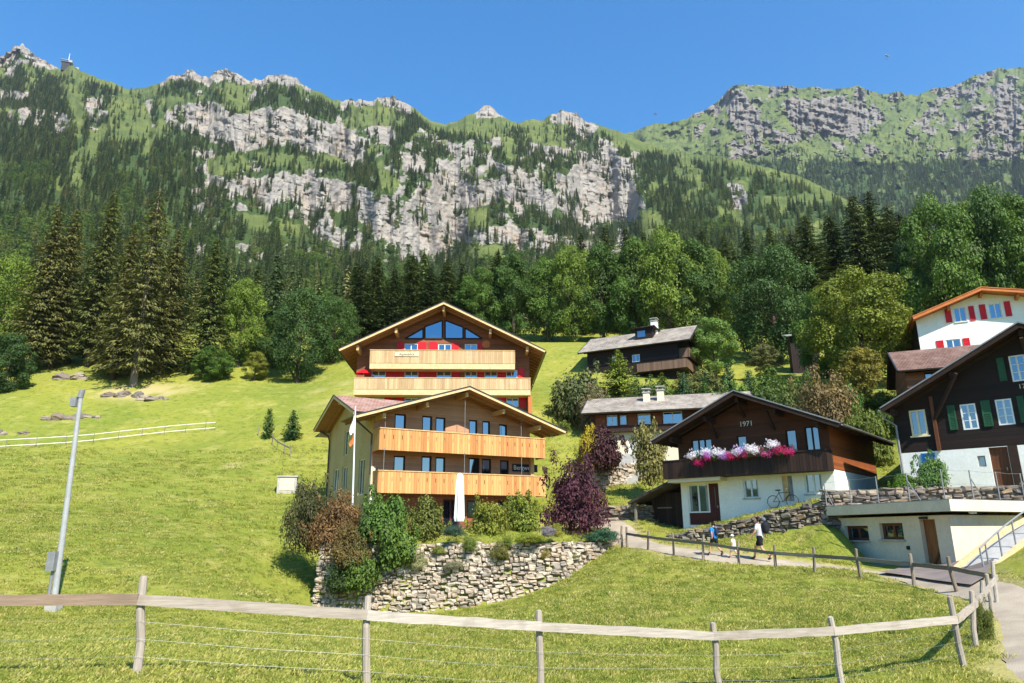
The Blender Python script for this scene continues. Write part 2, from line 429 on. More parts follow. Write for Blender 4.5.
def ribbon(name, line, half, mat, lift=0.0, zf=None, wob=0.0):
    V = []; F = []
    n = 5
    for i, p in enumerate(line):
        d = (line[min(i+1, len(line)-1)]-line[max(i-1, 0)]); d.z = 0; d.normalize(); s = Vector((d.y, -d.x, 0))
        for k in range(n):
            o = (k/(n-1)*2-1)*(half+wob*math.sin(i*1.7+(3 if k else 0)))
            q = p+s*o; z = (hz(q.x, q.y) if zf is None else zf(q, i))+lift-(0.05 if k in (0, n-1) else 0)
            V.append((q.x, q.y, z))
    for i in range(len(line)-1):
        for k in range(n-1): F.append((i*n+k, i*n+k+1, (i+1)*n+k+1, (i+1)*n+k))
    return mesh_obj(name, V, F, mat, None, True)
fine = []
for a, b in zip(pc[:-1], pc[1:]):
    k = max(1, int((b-a).length/0.35)); fine += [a.lerp(b, i/k) for i in range(k)]
structure(ribbon('path', fine, 0.76, 'gravel', -0.015, None, 0.05))

# ------------------------------------------------------------------ mountains
def rock_mat(name, dk, og):
    t = NT(name); w = t.world(); ro = t.attr('rock'); gr = t.attr('tint')
    st = t.noise(t.coord('Object', (0.006, 0.006, 0.06), (0, R(14), 0)), 1.0, 6, 0.65, 0.6)
    ve = t.noise(t.world((0.045, 0.045, 0.008)), 1.0, 6, 0.7)
    bl = t.noise(w, 0.02, 5, 0.6); fi = t.noise(w, 0.16, 5, 0.75)
    c1, c2, c3, c4 = [tuple(v*dk for v in lin(q)) for q in ((200, 190, 174), (156, 149, 140), (106, 104, 106), (204, 178, 148))]
    rc = t.mix(t.ramp(st, [(0.36, 0), (0.62, 1)]), c2, c1)
    rc = t.mix(t.ramp(ve, [(0.54, 0), (0.76, 0.6)]), rc, c3)
    rc = t.mix(t.ramp(bl, [(0.52, 0), (0.72, 0.55)]), rc, c4)
    rc = t.mix(0.45, rc, t.ramp(fi, [(0.3, 0.5), (0.65, 1.1)]), 'MULTIPLY')
    g1, g2, g3 = og
    gc = t.mix(t.ramp(t.noise(w, 0.012, 6, 0.7), [(0.38, 0), (0.6, 1)]), g1, g2)
    gc = t.mix(t.ramp(t.noise(w, 0.03, 6, 0.7), [(0.55, 0), (0.75, 0.8)]), gc, g3)
    gc = t.mix(0.4, gc, t.ramp(fi, [(0.3, 0.55), (0.7, 1.1)]), 'MULTIPLY')
    fo = t.mix(t.ramp(fi, [(0.3, 0), (0.7, 1)]), lin((44, 60, 30)), lin((66, 84, 42)))
    gc = t.mix(gr.outputs['Fac'], gc, fo)
    f = t.math('ADD', ro.outputs['Fac'], t.math('MULTIPLY', t.math('SUBTRACT', fi, 0.5), 1.1))
    f = t.math('ADD', f, t.math('MULTIPLY', t.math('SUBTRACT', bl, 0.5), 0.5))
    gn = t.n('NewGeometry'); sx_ = t.n('SeparateXYZ'); t.l(gn.outputs['True Normal'], sx_.inputs[0])
    f = t.math('SUBTRACT', f, t.math('MULTIPLY', t.ramp(sx_.outputs['Z'], [(0.5, 0.0), (0.85, 1.0)]), 0.45))
    col = t.mix(t.ramp(f, [(0.38, 0), (0.54, 1)]), gc, rc)
    t.bump(t.math('ADD', fi, t.math('ADD', ve, st)), 0.5, 7.0); M[name] = t.base(col, 0.95, 0.1)
rock_mat('mountain_side', 0.64, (lin((106, 114, 58)), lin((82, 95, 51)), lin((130, 128, 84))))
rock_mat('far_side', 0.45, (lin((106, 115, 62)), lin((85, 98, 56)), lin((127, 126, 84))))

RIDGE1 = [(-420, 95), (-250, 70), (-120, 52), (-40, 62), (0, 58), (12, 48), (22, 45), (32, 50), (45, 60), (60, 68), (72, 66), (85, 73), (95, 77), (110, 82), (125, 88), (140, 88),
          (155, 85), (165, 80), (172, 74), (182, 73), (192, 68), (200, 74), (208, 77), (214, 70), (225, 68), (235, 70), (245, 76), (252, 83), (262, 80), (270, 75),
          (282, 74), (295, 78), (303, 84), (320, 93), (335, 100), (345, 103), (352, 98), (362, 103), (375, 97), (390, 95), (402, 99), (410, 105), (420, 113), (432, 121),
          (445, 125), (458, 121), (470, 114), (482, 106), (490, 107), (500, 114), (510, 121), (520, 123), (530, 119), (540, 120), (552, 113), (562, 109), (575, 111),
          (585, 120), (600, 125), (612, 129), (625, 134), (645, 142), (667, 149), (700, 154), (738, 160), (778, 170), (809, 180), (840, 196), (880, 215), (960, 240), (1060, 262), (1300, 300)]
RIDGE2 = [(540, 150), (600, 140), (620, 133), (636, 131), (645, 127), (655, 124), (668, 124), (680, 121), (695, 114), (706, 109), (718, 101), (724, 95), (731, 87), (740, 85), (755, 84),
          (770, 87), (790, 85), (800, 88), (815, 87), (830, 89), (845, 88), (858, 86), (870, 91), (885, 94), (895, 91), (908, 95), (920, 94), (932, 89), (947, 87), (963, 82), (975, 75), (983, 74),
          (998, 68), (1010, 69), (1024, 67), (1060, 60), (1150, 78), (1300, 95), (1500, 130)]
CLIFF1 = [[(188, 100), (219, 104), (239, 112), (260, 108), (284, 106), (308, 113), (342, 124), (368, 140), (366, 168), (345, 158), (308, 150), (273, 146), (253, 150), (236, 150), (212, 143), (190, 124)],
          [(216, 176), (253, 179), (284, 173), (308, 176), (341, 181), (385, 196), (422, 219), (447, 241), (445, 252), (408, 262), (378, 233), (348, 214), (310, 204), (284, 200), (270, 206), (250, 196), (225, 186)],
          [(437, 158), (460, 168), (474, 186), (500, 175), (508, 166), (530, 175), (552, 197), (567, 182), (582, 154), (615, 149), (632, 160), (634, 182), (642, 201), (640, 222), (597, 221), (575, 217), (556, 208), (530, 205), (504, 201), (474, 205), (448, 216), (424, 199)],
          [(413, 196), (448, 208), (474, 227), (508, 223), (532, 236), (523, 249), (486, 243), (456, 246), (438, 229)],
          [(0, 90), (26, 92), (28, 99), (0, 102)], [(19, 106), (46, 108), (44, 120), (22, 118)], [(51, 108), (66, 112), (69, 134), (56, 134)], [(95, 108), (109, 112), (110, 124), (97, 124)],
          [(142, 108), (152, 109), (151, 122), (143, 122)], [(726, 186), (742, 183), (751, 196), (748, 212), (730, 210)], [(476, 104), (497, 106), (508, 122), (490, 134), (478, 124)],
          [(548, 112), (584, 112), (600, 128), (586, 140), (566, 128), (552, 124)], [(372, 122), (392, 126), (398, 148), (380, 146)], [(445, 140), (462, 142), (464, 156), (450, 156)], [(540, 132), (566, 140), (572, 160), (548, 152)],
          [(400, 150), (418, 152), (424, 176), (406, 172)], [(302, 200), (330, 208), (340, 236), (318, 240), (300, 222)]]
MEAD1 = [[(20, 62), (60, 72), (92, 80), (80, 94), (62, 96), (50, 80)], [(62, 92), (80, 94), (90, 128), (74, 128)], [(113, 100), (140, 96), (152, 120), (147, 134), (103, 148), (88, 172), (70, 196), (48, 186), (66, 160), (97, 136)],
         [(216, 83), (252, 84), (248, 112), (222, 106)], [(346, 106), (398, 108), (396, 128), (352, 126)], [(446, 120), (508, 120), (512, 136), (520, 160), (506, 164), (498, 138), (448, 134)],
         [(520, 122), (570, 124), (566, 148), (530, 142)], [(606, 130), (660, 144), (650, 156), (612, 146)], [(463, 244), (504, 246), (506, 266), (470, 262)], [(467, 207), (490, 208), (489, 228), (468, 226)],
         [(236, 212), (267, 216), (270, 232), (242, 228)], [(272, 216), (300, 224), (300, 238), (276, 234)], [(205, 160), (240, 152), (250, 172), (214, 176)], [(378, 166), (400, 172), (396, 196), (382, 190)],
         [(640, 205), (668, 222), (650, 240), (636, 226)], [(715, 205), (760, 214), (758, 226), (720, 222)], [(256, 152), (340, 156), (346, 170), (262, 168)], [(672, 168), (700, 170), (706, 182), (680, 180)]]
def field(px0, px1, npx, ridge, base, nrow, Y0f, Yrf, cliffs, meads, seed, w_cl, w_fo, rock_noise=None, low=0.0, relief=1.0):
    px = np.linspace(px0, px1, npx); rx = np.array([r[0] for r in ridge]); ry = np.array([r[1] for r in ridge])
    rp = np.interp(px, rx, ry)+2.4*fbm(px*0.16, px*0+3.1, 4, seed+50, 0.75)
    if seed == 100:
        inr = np.maximum.reduce([np.exp(-((px-c)/w)**4) for c, w in ((20, 42), (232, 72), (376, 36), (484, 14), (566, 22))])
        sp = np.maximum(0, vnoise(px*0.13, px*0+1.5, 601))*5.5+np.maximum(0, vnoise(px*0.31, px*0+4.5, 602))*4.0
        rp = rp+inr*(2.2-sp)
    bp = base(px); s = np.linspace(0, 1, nrow)
    PY = bp[None, :]+(rp-bp)[None, :]*s[:, None]; PX = np.repeat(px[None, :], nrow, 0)
    wx = PX+6*fbm(PX*0.07, PY*0.07, 4, seed)+1.5*fbm(PX*.3, PY*.3, 2, seed+7); wy = PY+5*fbm(PX*0.07+40, PY*0.07, 4, seed+3)
    cl = np.zeros(PX.shape); me = np.zeros(PX.shape)
    for p in cliffs: cl = np.maximum(cl, inpoly(wx, wy, p))
    for p in meads: me = np.maximum(me, inpoly(wx, wy, p))
    depth = PY-rp[None, :]
    if rock_noise is not None: cl, me = rock_noise(PX, PY, depth, cl, me)
    def blur(a, r):
        for ax in (0, 1):
            k = np.ones(2*r+1)/(2*r+1)
            ap = np.apply_along_axis(lambda q: np.convolve(np.pad(q, r, mode='edge'), k, 'valid'), ax, a); a = ap
        return a
    w = w_fo*(1-cl)+w_cl*cl; w = w*(1+low*sstep(272, 335, PY)); w = np.clip(blur(w, 3), w_cl, None)
    # elevation tangent for every sample
    U = (PX-512)/FPX; V = (341.5-PY)/FPX
    dy = cf.y+cr.y*U+cu.y*V; T = (cr.x*U+cu.x*V)/dy; E = (cf.z+cr.z*U+cu.z*V)/dy
    de = np.diff(E, axis=0); g = np.cumsum(de*0.5*(w[1:]+w[:-1]), 0); g = np.vstack([np.zeros((1, npx)), g])
    g = g/g[-1:]
    lY0 = np.log(Y0f(px)); lY1 = np.log(Yrf(px))
    g = 0.65*g+0.35*blur(g, 12)
    Y = np.exp(lY0[None, :]+(lY1-lY0)[None, :]*g)
    amp = sstep(0, 0.12, s)[:, None]
    rel = relief*(0.030*fbm(PX*0.045+PY*0.02, PY*0.028, 4, seed+11, 0.6)+cl*(0.013*np.abs(fbm(PX*0.22, PY*0.05, 3, seed+21))-0.016*np.abs(fbm(PX*0.1, PY*0.1, 4, seed+24, 0.6))+0.006*fbm(PX*0.04, (PY-PX*0.22)*0.30, 3, seed+31, 0.55)+0.0025*fbm(PX*.5, PY*.5, 2, seed+37))
           +(1-cl)*0.007*fbm(PX*0.2, PY*0.2, 3, seed+41))
    Y = Y*(1+amp*rel)
    return PX, PY, T, E, Y, cl, me, depth
def build_mountain(name, fld, forest, extra_back=1.25, mat='mountain_side'):
    PX, PY, T, E, Y, cl, me, depth = fld
    X = T*Y; Z = EYE+E*Y
    xs = [X]; ys = [Y]; zs = [Z]; ro = [cl]; ti = [forest]
    for k in range(1, 6):
        f = 1+(extra_back-1)*k/5
        xs.append(X[-1:]*f); ys.append(Y[-1:]*f); zs.append(Z[-1:]-(Z[-1:]*0.12*k)); ro.append(cl[-1:]); ti.append(forest[-1:])
    X2, Y2, Z2, R2, T2 = (np.vstack(a) for a in (xs, ys, zs, ro, ti))
    ids = np.arange(X2.size).reshape(X2.shape)
    me_ = np_mesh(name, np.c_[X2.ravel(), Y2.ravel(), Z2.ravel()], gridfaces(ids), mat, False, vattr={'rock': R2, 'tint': T2})
    return structure(link(name, me_))
def crest1(PX, PY, depth, cl, me):
    n = fbm(PX*0.09, PY*0.0+2, 3, 71)
    crest = (depth < 9+9*n) & (((PX < 60) & (PX > -80)) | ((PX > 160) & (PX < 310)) | ((PX > 340) & (PX < 412)))
    cl = np.maximum(cl, crest)
    sm = (fbm(PX*0.10, PY*0.13, 4, 81) > np.where((PX > 370) & (PY > 140), 0.06, 0.2)) & (PX < 645) & (PX > -200) & (PY < 262) & (depth > 12)
    cl = np.where(me > 0, cl*0.2, np.maximum(cl, sm*((PX > 190) | (PY < 130))))
    m2 = (fbm(PX*0.06+9, PY*0.08, 4, 87) > 0.22) & (depth < 70) & (cl < .5)
    return cl, np.maximum(me, m2)
f1 = field(-420, 1120, 980, RIDGE1, lambda p: np.interp(p, [-420, 0, 300, 560, 1300], [356, 352, 350, 348, 346]), 250,
           lambda p: np.full(p.shape, 112.0), lambda p: np.interp(p, [-420, 0, 300, 500, 620, 700, 809, 900, 1100], [1250, 1380, 1350, 1450, 1500, 1300, 950, 640, 420]),
           CLIFF1, MEAD1, 100, 1.4, 7.2, crest1, 2.2)
PX1, PY1, T1, E1, Y1, cl1, me1, dep1 = f1
clear = sstep(4, 13, dep1)
fo1 = (1-cl1)*(1-me1)*clear
build_mountain('mountain', f1, fo1*0.85)
def alp2(PX, PY, depth, cl, me):
    lo = sstep(150, 172, PY+6*fbm(PX*.05, PY*.05, 3, 91))
    n = fbm(PX*0.12, PY*0.13, 5, 95, 0.62); n2 = fbm(PX*0.02, PY*0.03, 3, 97)
    rk = (n+0.6*n2 > 0.09) & (PY < 160); cl = np.maximum(cl, rk)
    band = inpoly(PX+5*n, PY+4*n, [(784, 100), (830, 96), (868, 108), (868, 132), (836, 136), (790, 126)]) | inpoly(PX+5*n, PY, [(715, 92), (740, 88), (760, 112), (758, 140), (735, 130)])
    cl = np.maximum(cl, band)
    return cl*(1-lo*0.9), np.where((lo > 0.5) & (n < 0.25), 0.0, 1.0)
f2 = field(520, 1500, 560, RIDGE2, lambda p: np.full(p.shape, 262.0), 200, lambda p: np.full(p.shape, 1250.0), lambda p: np.interp(p, [520, 700, 1024, 1500], [2100, 2350, 2600, 2500]),
           [], [], 300, 3.0, 5.0, alp2, 0, 2.2)
fo2 = (1-f2[5])*(1-f2[6])
build_mountain('far_mountain', f2, fo2*0.9, mat='far_side')
# unseen low hill added behind the camera to darken the lower window reflections
oa = np.linspace(R(150), R(390), 90); orr = np.array([150, 260, 380, 460, 620.0])
OA, OR = np.meshgrid(oa, orr); OZ = np.interp(OR, orr, [-3, -2, 14, 30, 10.0])+np.where(OR > 300, 9*fbm(OA*3, OR*0.004, 3, 700), 0); OZ = np.where(OR < 300, -3, OZ)
ome = np_mesh('reflection_hill', np.c_[(np.cos(OA)*OR).ravel(), (np.sin(OA)*OR).ravel()-60, OZ.ravel()], gridfaces(np.arange(OA.size).reshape(OA.shape)), 'mountain_side', False, vattr={'rock': 0*OA, 'tint': 0*OA+0.9})
structure(link('reflection_hill', ome))
# ------------------------------------------------------------------ plants: generators
def cards(C, N, size, rs, aspect=0.62, jitter=0.5):
    """diamond leaves at C facing N (numpy arrays)"""
    n = len(C); N = N/np.maximum(np.linalg.norm(N, axis=1, keepdims=True), 1e-6)
    t = rs.randn(n, 3); t -= N*(t*N).sum(1, keepdims=True); t /= np.maximum(np.linalg.norm(t, axis=1, keepdims=True), 1e-6)
    b = np.cross(N, t); s = (size*(1+jitter*(rs.rand(n)-0.5)))[:, None]
    V = np.stack([C-t*s*0.5, C+b*s*aspect*0.5+N*s*0.06, C+t*s*0.5, C-b*s*aspect*0.5+N*s*0.06], 1).reshape(-1, 3)
    return V, np.arange(4*n).reshape(n, 4)
def crown_mesh(name, lobes, nleaf, leaf, seed, mat='leaf', shell=0.55, up=0.35, loose=0.03):
    """lobes: (x,y,z,rx,rz). leaves lie in the outer shell of every lobe, tone varies by lobe and leaf"""
    rs = np.random.RandomState(seed); L = np.array(lobes, float)
    wgt = L[:, 3]**1.6*np.sqrt(L[:, 4]); wgt /= wgt.sum()
    k = rs.choice(len(L), nleaf, p=wgt); d = rs.randn(nleaf, 3); d /= np.linalg.norm(d, axis=1, keepdims=True)
    flip = (d[:, 2] < -0.25) & (rs.rand(nleaf) < 0.6); d[flip, 2] *= -1
    r = shell+(1.08-shell)*rs.rand(nleaf)**0.6; stray = rs.rand(nleaf) < loose; r = np.where(stray, 1.05+0.4*rs.rand(nleaf), r)
    nz = 1+0.22*np.sin(d[:, 0]*7+k)*np.sin(d[:, 1]*6+2*k)
    C = L[k, :3]+d*np.c_[L[k, 3], L[k, 3], L[k, 4]]*(r*nz)[:, None]
    N = d*1.15+rs.randn(nleaf, 3)*0.48+np.array([0, 0, up])
    V, F = cards(C, N, np.full(nleaf, leaf), rs)
    lt = rs.rand(len(L)); rnd = np.clip(0.35*lt[k]+0.65*rs.rand(nleaf), 0, 1)
    return np_mesh(name, V, F, mat, False, rnd)
def broad_lobes(H, Rr, z0, n, seed, top=1.0):
    rs = random.Random(seed); out = []
    zc = (z0+H)/2; hh = (H-z0)/2
    for i in range(n):
        a = rs.random()*6.283; q = rs.random()*2-1; rad = math.sqrt(max(0, 1-q*q))
        k = 0.55+0.36*rs.random()
        prof = 1.0 if q < 0.2 else 1.0-0.25*(q-0.2)*(2-top)
        lr = Rr*(0.13+0.17*rs.random())
        out.append((math.cos(a)*rad*Rr*k*1.1*prof, math.sin(a)*rad*Rr*k*1.1*prof, zc+q*hh*0.86, lr, lr*(0.72+0.25*rs.random())))
    for i in range(26):
        a = rs.random()*6.283; q = rs.random()*1.8-0.8; rad = math.sqrt(max(0, 1-q*q)); k = 0.88+0.16*rs.random(); lr = Rr*(0.06+0.06*rs.random())
        out.append((math.cos(a)*rad*Rr*k, math.sin(a)*rad*Rr*k, zc+q*hh*0.98, lr, lr*0.9))
    out.append((0, 0, zc, Rr*0.5, hh*0.58))
    return out
def trunk_mesh(name, H, r, lobes, seed, mat='bark', z0=None):
    rs = random.Random(seed); mb = MB(); top = H*0.72
    pts = [(0, 0, -0.6), (0, 0, 0.1), (rs.uniform(-.1, .1), rs.uniform(-.1, .1), H*0.25), (rs.uniform(-.25, .25), rs.uniform(-.25, .25), H*0.5), (0, 0, top)]
    mb.tube(pts, [r*1.5, r*1.15, r*0.85, r*0.55, r*0.15], 9)
    for l in rs.sample(lobes, min(9, len(lobes))):
        zb = max(H*0.15, min(l[2]*0.6, H*0.5)); a = Vector((0, 0, zb)); b = Vector(l[:3])
        mb.tube([a, a.lerp(b, 0.5)+Vector((0, 0, -0.2)), b], [r*0.42, r*0.26, r*0.06], 6)
    return mesh_from(name, mb.v, mb.f, mat, True)
def conifer_mesh(name, H, Rr, seed, z0=0.06, sparse=0.0, step=0.5, mat='needle', power=0.85, droop=0.35, dens=1.0, csize=0.62, wid=0.30):
    rs = np.random.RandomState(seed); Cs = []; Ns = []; Ts = []; Sz = []
    z = H*z0
    while z < H*0.985:
        f = (z/H-z0)/(1-z0); Lm = Rr*(1-f)**power*(0.8+0.35*rs.rand())+0.12
        if f < 0.12: Lm *= 0.75+f*2
        nb = 6 if Lm > 1 else 5
        a0 = rs.rand()*6.28
        for b in range(nb):
            if rs.rand() < sparse: continue
            a = a0+b*6.283/nb+rs.randn()*0.18; L = Lm*(0.72+0.45*rs.rand()); zb = z+rs.randn()*0.12
            n = max(4, int(L*5.2*dens)); t = (np.arange(n)+rs.rand(n))/n
            rad = t*L; zz = zb-droop*L*(t**1.2)+0.14*L*t**3+0.1
            side = rs.randn(n)*0.16*L*(1-0.6*t)
            ca, sa = math.cos(a), math.sin(a)
            C = np.c_[ca*rad-sa*side, sa*rad+ca*side, zz-np.abs(side)*0.35+rs.randn(n)*0.05]
            Cs.append(C); Sz.append(csize*(0.65+0.5*rs.rand(n))*(0.55+0.45*(1-f)))
            out = np.c_[np.full(n, ca*0.55), np.full(n, sa*0.55), np.full(n, 0.75)]+rs.randn(n, 3)*0.38
            Ns.append(out); T = np.c_[np.full(n, ca), np.full(n, sa), np.full(n, -0.75)]+rs.randn(n, 3)*0.35; Ts.append(T)
        z += step*(0.75+0.5*rs.rand())*(1-0.45*f)
    C = np.vstack(Cs); N = np.vstack(Ns); T = np.vstack(Ts); S = np.concatenate(Sz)[:, None]
    N /= np.linalg.norm(N, axis=1, keepdims=True); T -= N*(T*N).sum(1, keepdims=True); T /= np.linalg.norm(T, axis=1, keepdims=True)
    B = np.cross(N, T)
    V = np.stack([C-T*S*0.35, C+B*S*wid, C+T*S*0.85, C-B*S*wid], 1).reshape(-1, 3)
    n = len(C); F = np.arange(4*n).reshape(n, 4)
    return np_mesh(name, V, F, mat, False, rs.rand(n))
def conifer_trunk(name, H, r, seed, mat='bark', snags=0):
    rs = random.Random(seed); mb = MB()
    mb.tube([(0, 0, -0.8), (0, 0, 0.2), (rs.uniform(-.1, .1), 0, H*0.4), (0, 0, H*0.75), (0, 0, H*0.99)], [r*1.5, r*1.1, r*0.75, r*0.4, 0.03], 8)
    for i in range(snags):
        z = H*rs.uniform(0.08, 0.85); a = rs.random()*6.28; L = rs.uniform(1.2, 2.8)*(1.1-z/H)
        mb.tube([(0, 0, z), (math.cos(a)*L*0.5, math.sin(a)*L*0.5, z+0.1), (math.cos(a)*L, math.sin(a)*L, z-0.15*L)], [0.09, 0.05, 0.015], 5)
    return mesh_from(name, mb.v, mb.f, mat, True)
leafmat('leaf'); leafmat('needle', needle=True)
leafmat('forest_needle', [(0.0, lin((54, 70, 42))), (0.3, lin((70, 87, 50))), (0.65, lin((88, 103, 58))), (0.9, lin((108, 118, 66))), (1.0, lin((132, 128, 84)))], True)
leafmat('forest_leaf', [(0.0, lin((72, 98, 40))), (0.5, lin((92, 116, 46))), (1.0, lin((120, 134, 54)))])
simple('bark', lin((104, 90, 76)), lin((66, 56, 48)), 2.0, 0.9, 0.6, (4, 4, 0.8), 0.1, 0.05)
simple('dead_wood', lin((150, 140, 126)), lin((104, 94, 82)), 2.0, 0.9, 0.5, (4, 4, 0.8), 0.1, 0.03)

# ------------------------------------------------------------------ forest that reads as one mass
def instances(name, pts, rot, scl, pick, sources, label, cat):
    me = bpy.data.meshes.new(name); n = len(pts); me.vertices.add(n); me.vertices.foreach_set('co', np.asarray(pts, 'f').ravel())
    for nm, arr, ty in (('rot', rot, 'FLOAT_VECTOR'), ('scl', scl, 'FLOAT_VECTOR')):
        a = me.attributes.new(nm, ty, 'POINT'); a.data.foreach_set('vector', np.asarray(arr, 'f').ravel())
    a = me.attributes.new('pick', 'INT', 'POINT'); a.data.foreach_set('value', np.asarray(pick, 'i'))
    me.update(); o = link(name, me)
    col = bpy.data.collections.new(name+'_kinds')
    for i, s in enumerate(sources):
        so = bpy.data.objects.new('%s_kind_%02d' % (name, i), s); col.objects.link(so)
    g = bpy.data.node_groups.new(name, 'GeometryNodeTree')
    g.interface.new_socket('Geometry', in_out='INPUT', socket_type='NodeSocketGeometry'); g.interface.new_socket('Geometry', in_out='OUTPUT', socket_type='NodeSocketGeometry')
    gi = g.nodes.new('NodeGroupInput'); go = g.nodes.new('NodeGroupOutput'); ip = g.nodes.new('GeometryNodeInstanceOnPoints')
    ci = g.nodes.new('GeometryNodeCollectionInfo'); ci.inputs['Collection'].default_value = col
    ci.inputs['Separate Children'].default_value = True; ci.inputs['Reset Children'].default_value = True
    def na(nm, ty):
        x = g.nodes.new('GeometryNodeInputNamedAttribute'); x.data_type = ty; x.inputs['Name'].default_value = nm; return x.outputs[0]
    L = g.links.new
    L(gi.outputs[0], ip.inputs['Points']); L(ci.outputs[0], ip.inputs['Instance']); ip.inputs['Pick Instance'].default_value = True
    L(na('pick', 'INT'), ip.inputs['Instance Index']); L(na('rot', 'FLOAT_VECTOR'), ip.inputs['Rotation']); L(na('scl', 'FLOAT_VECTOR'), ip.inputs['Scale'])
    L(ip.outputs[0], go.inputs[0])
    md = o.modifiers.new('instances', 'NODES'); md.node_group = g
    return tag(o, label, cat, None, 'stuff')
FK = [conifer_mesh('forest_spruce_%d' % i, 20, r, 500+i, 0.04, 0.1, st, 'forest_needle', 0.9, 0.4, 0.55, 1.25) for i, (r, st) in enumerate([(3.2, 1.0), (2.6, 1.0), (3.7, 1.1), (2.9, 0.9)])]
FB = [crown_mesh('forest_broadleaf_%d' % i, broad_lobes(13, 5.2, 1.0, 14, 40+i), 1500, 0.75, 40+i, 'forest_leaf') for i in range(3)]
def scatter(fld, dens, spacing_m, seed, ymin=0, ymax=1e9):
    """points spread evenly over the real surface area of a slope, thinned by a density field"""
    PX, PY, T, E, Y = fld[:5]; X = T*Y; Z = EYE+E*Y; rs = np.random.RandomState(seed)
    ax = np.abs(X[:-1, 1:]-X[:-1, :-1]); ay = np.abs(Y[1:, :-1]-Y[:-1, :-1]); az = np.abs(Z[1:, :-1]-Z[:-1, :-1])
    area = np.clip(ax, 0, 30)*np.clip(np.hypot(ay, az*0.55), 0.05, 60)
    D = 0.25*(dens[:-1, :-1]+dens[1:, 1:]+dens[1:, :-1]+dens[:-1, 1:])
    lam = area/spacing_m**2*D*((Y[:-1, :-1] > ymin) & (Y[:-1, :-1] < ymax)); cnt = rs.poisson(lam)
    j, i = np.nonzero(cnt); c = cnt[j, i]; j = np.repeat(j, c); i = np.repeat(i, c)
    a = rs.rand(len(j)); b = rs.rand(len(j))
    def ip(A): return (A[j, i]*(1-a)+A[j, i+1]*a)*(1-b)+(A[j+1, i]*(1-a)+A[j+1, i+1]*a)*b
    return np.c_[ip(X), ip(Y), ip(Z)], ip(PX), ip(PY)
FOREST_SRC = FK+FB
def forest(name, fld, dens, spacing, seed, label, leafy, hmin, hmax, ymin=0, ymax=1e9, scale_far=None):
    p, ppx, ppy = scatter(fld, dens, spacing, seed, ymin, ymax); n = len(p); rs = np.random.RandomState(seed+1)
    s = hmin+(hmax-hmin)*rs.rand(n)**1.2
    if scale_far: s = s*scale_far(p[:, 1], ppx, ppy)
    lf = rs.rand(n) < leafy(ppx, ppy, p[:, 1]); pick = np.where(lf, 4+rs.randint(0, 3, n), rs.randint(0, 4, n))
    k = s/20.0; k = np.where(lf, k*1.05, k)
    scl = np.c_[k*(0.85+0.4*rs.rand(n)), k*(0.85+0.4*rs.rand(n)), k]
    rot = np.c_[rs.randn(n)*0.03, rs.randn(n)*0.03, rs.rand(n)*6.28]; p = p.copy(); p[:, 2] -= 0.4
    return instances(name, p, rot, scl, pick, FOREST_SRC, label, 'forest'), n
nf = fbm(PX1*0.05, PY1*0.06, 4, 171)
d1 = np.maximum(fo1, 0.10*me1*(1-cl1)*clear)*np.where(PY1 > 235, 1.0, np.clip(0.95+1.6*nf, 0.12, 1.0)); d1 = np.where((PX1 > 190) & (PX1 < 640) & (PY1 < 250), d1*0.8, d1)
d1 = np.maximum(d1, 0.85*cl1*clear*(fbm(PX1*0.13, PY1*0.09, 3, 173) > 0.20))
_, n1 = forest('mountain_forest', f1, d1, 5.9, 11, 'dark conifer forest climbing the cliffs and gullies of the near mountain', lambda x, y, Y: np.where(Y < 700, np.clip(0.16+0.9*fbm(x*0.025, y*0.03, 3, 191), 0, 0.75), 0.06), 9, 24, 118, 1e9,
       lambda Y, x, y: np.interp(Y, [118, 200, 450, 900], [0.8, 0.78, 0.74, 0.78]))
nf2 = fbm(f2[0]*0.06, f2[1]*0.09, 4, 177)
d2 = fo2*np.clip(0.9+1.2*nf2, 0.2, 1)+(f2[1] > 138)*(f2[1] < 175)*0.10*(nf2 > 0)
_, n2 = forest('far_forest', f2, d2, 9.5, 21, 'blue green conifer belt along the foot of the far ridge', lambda x, y, Y: 0*x, 13, 22)
print('forest trees', n1, n2)
# ------------------------------------------------------------------ building kit
simple('render_white', lin((243, 241, 234)), lin((230, 227, 217)), 1.2, 0.85, 0.15)
simple('plaster_beige', lin((222, 208, 180)), lin((206, 192, 164)), 1.0, 0.9, 0.15)
simple('plaster_ochre', lin((200, 172, 116)), lin((184, 154, 100)), 0.8, 0.85, 0.15)
simple('concrete', lin((186, 182, 172)), lin((160, 156, 148)), 1.5, 0.9, 0.3)
simple('grey_metal', lin((150, 155, 160)), lin((128, 132, 136)), 4, 0.4, 0.05, spec=0.6)
simple('white_paint', lin((235, 235, 230)), lin((220, 220, 214)), 3, 0.5, 0.05)
simple('cream_paint', lin((228, 214, 178)), lin((214, 198, 160)), 3, 0.5, 0.05)
simple('red_paint', lin((220, 26, 40)), lin((196, 20, 34)), 3, 0.5, 0.08)
simple('green_paint', lin((44, 92, 62)), lin((34, 76, 50)), 3, 0.55, 0.08)
simple('blue_paint', lin((36, 108, 168)), lin((30, 92, 150)), 3, 0.55, 0.08)
simple('dark_paint', lin((38, 36, 36)), lin((26, 25, 26)), 3, 0.5, 0.05)
simple('gutter_metal', lin((60, 56, 54)), lin((44, 42, 42)), 5, 0.35, 0.05, spec=0.6)
simple('zinc', lin((142, 142, 140)), lin((118, 118, 118)), 5, 0.4, 0.05, spec=0.6)
simple('larch_trim', lin((226, 196, 148)), lin((204, 168, 116)), 2, 0.6, 0.2, (2, 2, 2))
simple('larch_beam', lin((216, 178, 120)), lin((188, 146, 92)), 2, 0.6, 0.2, (2, 2, 2))
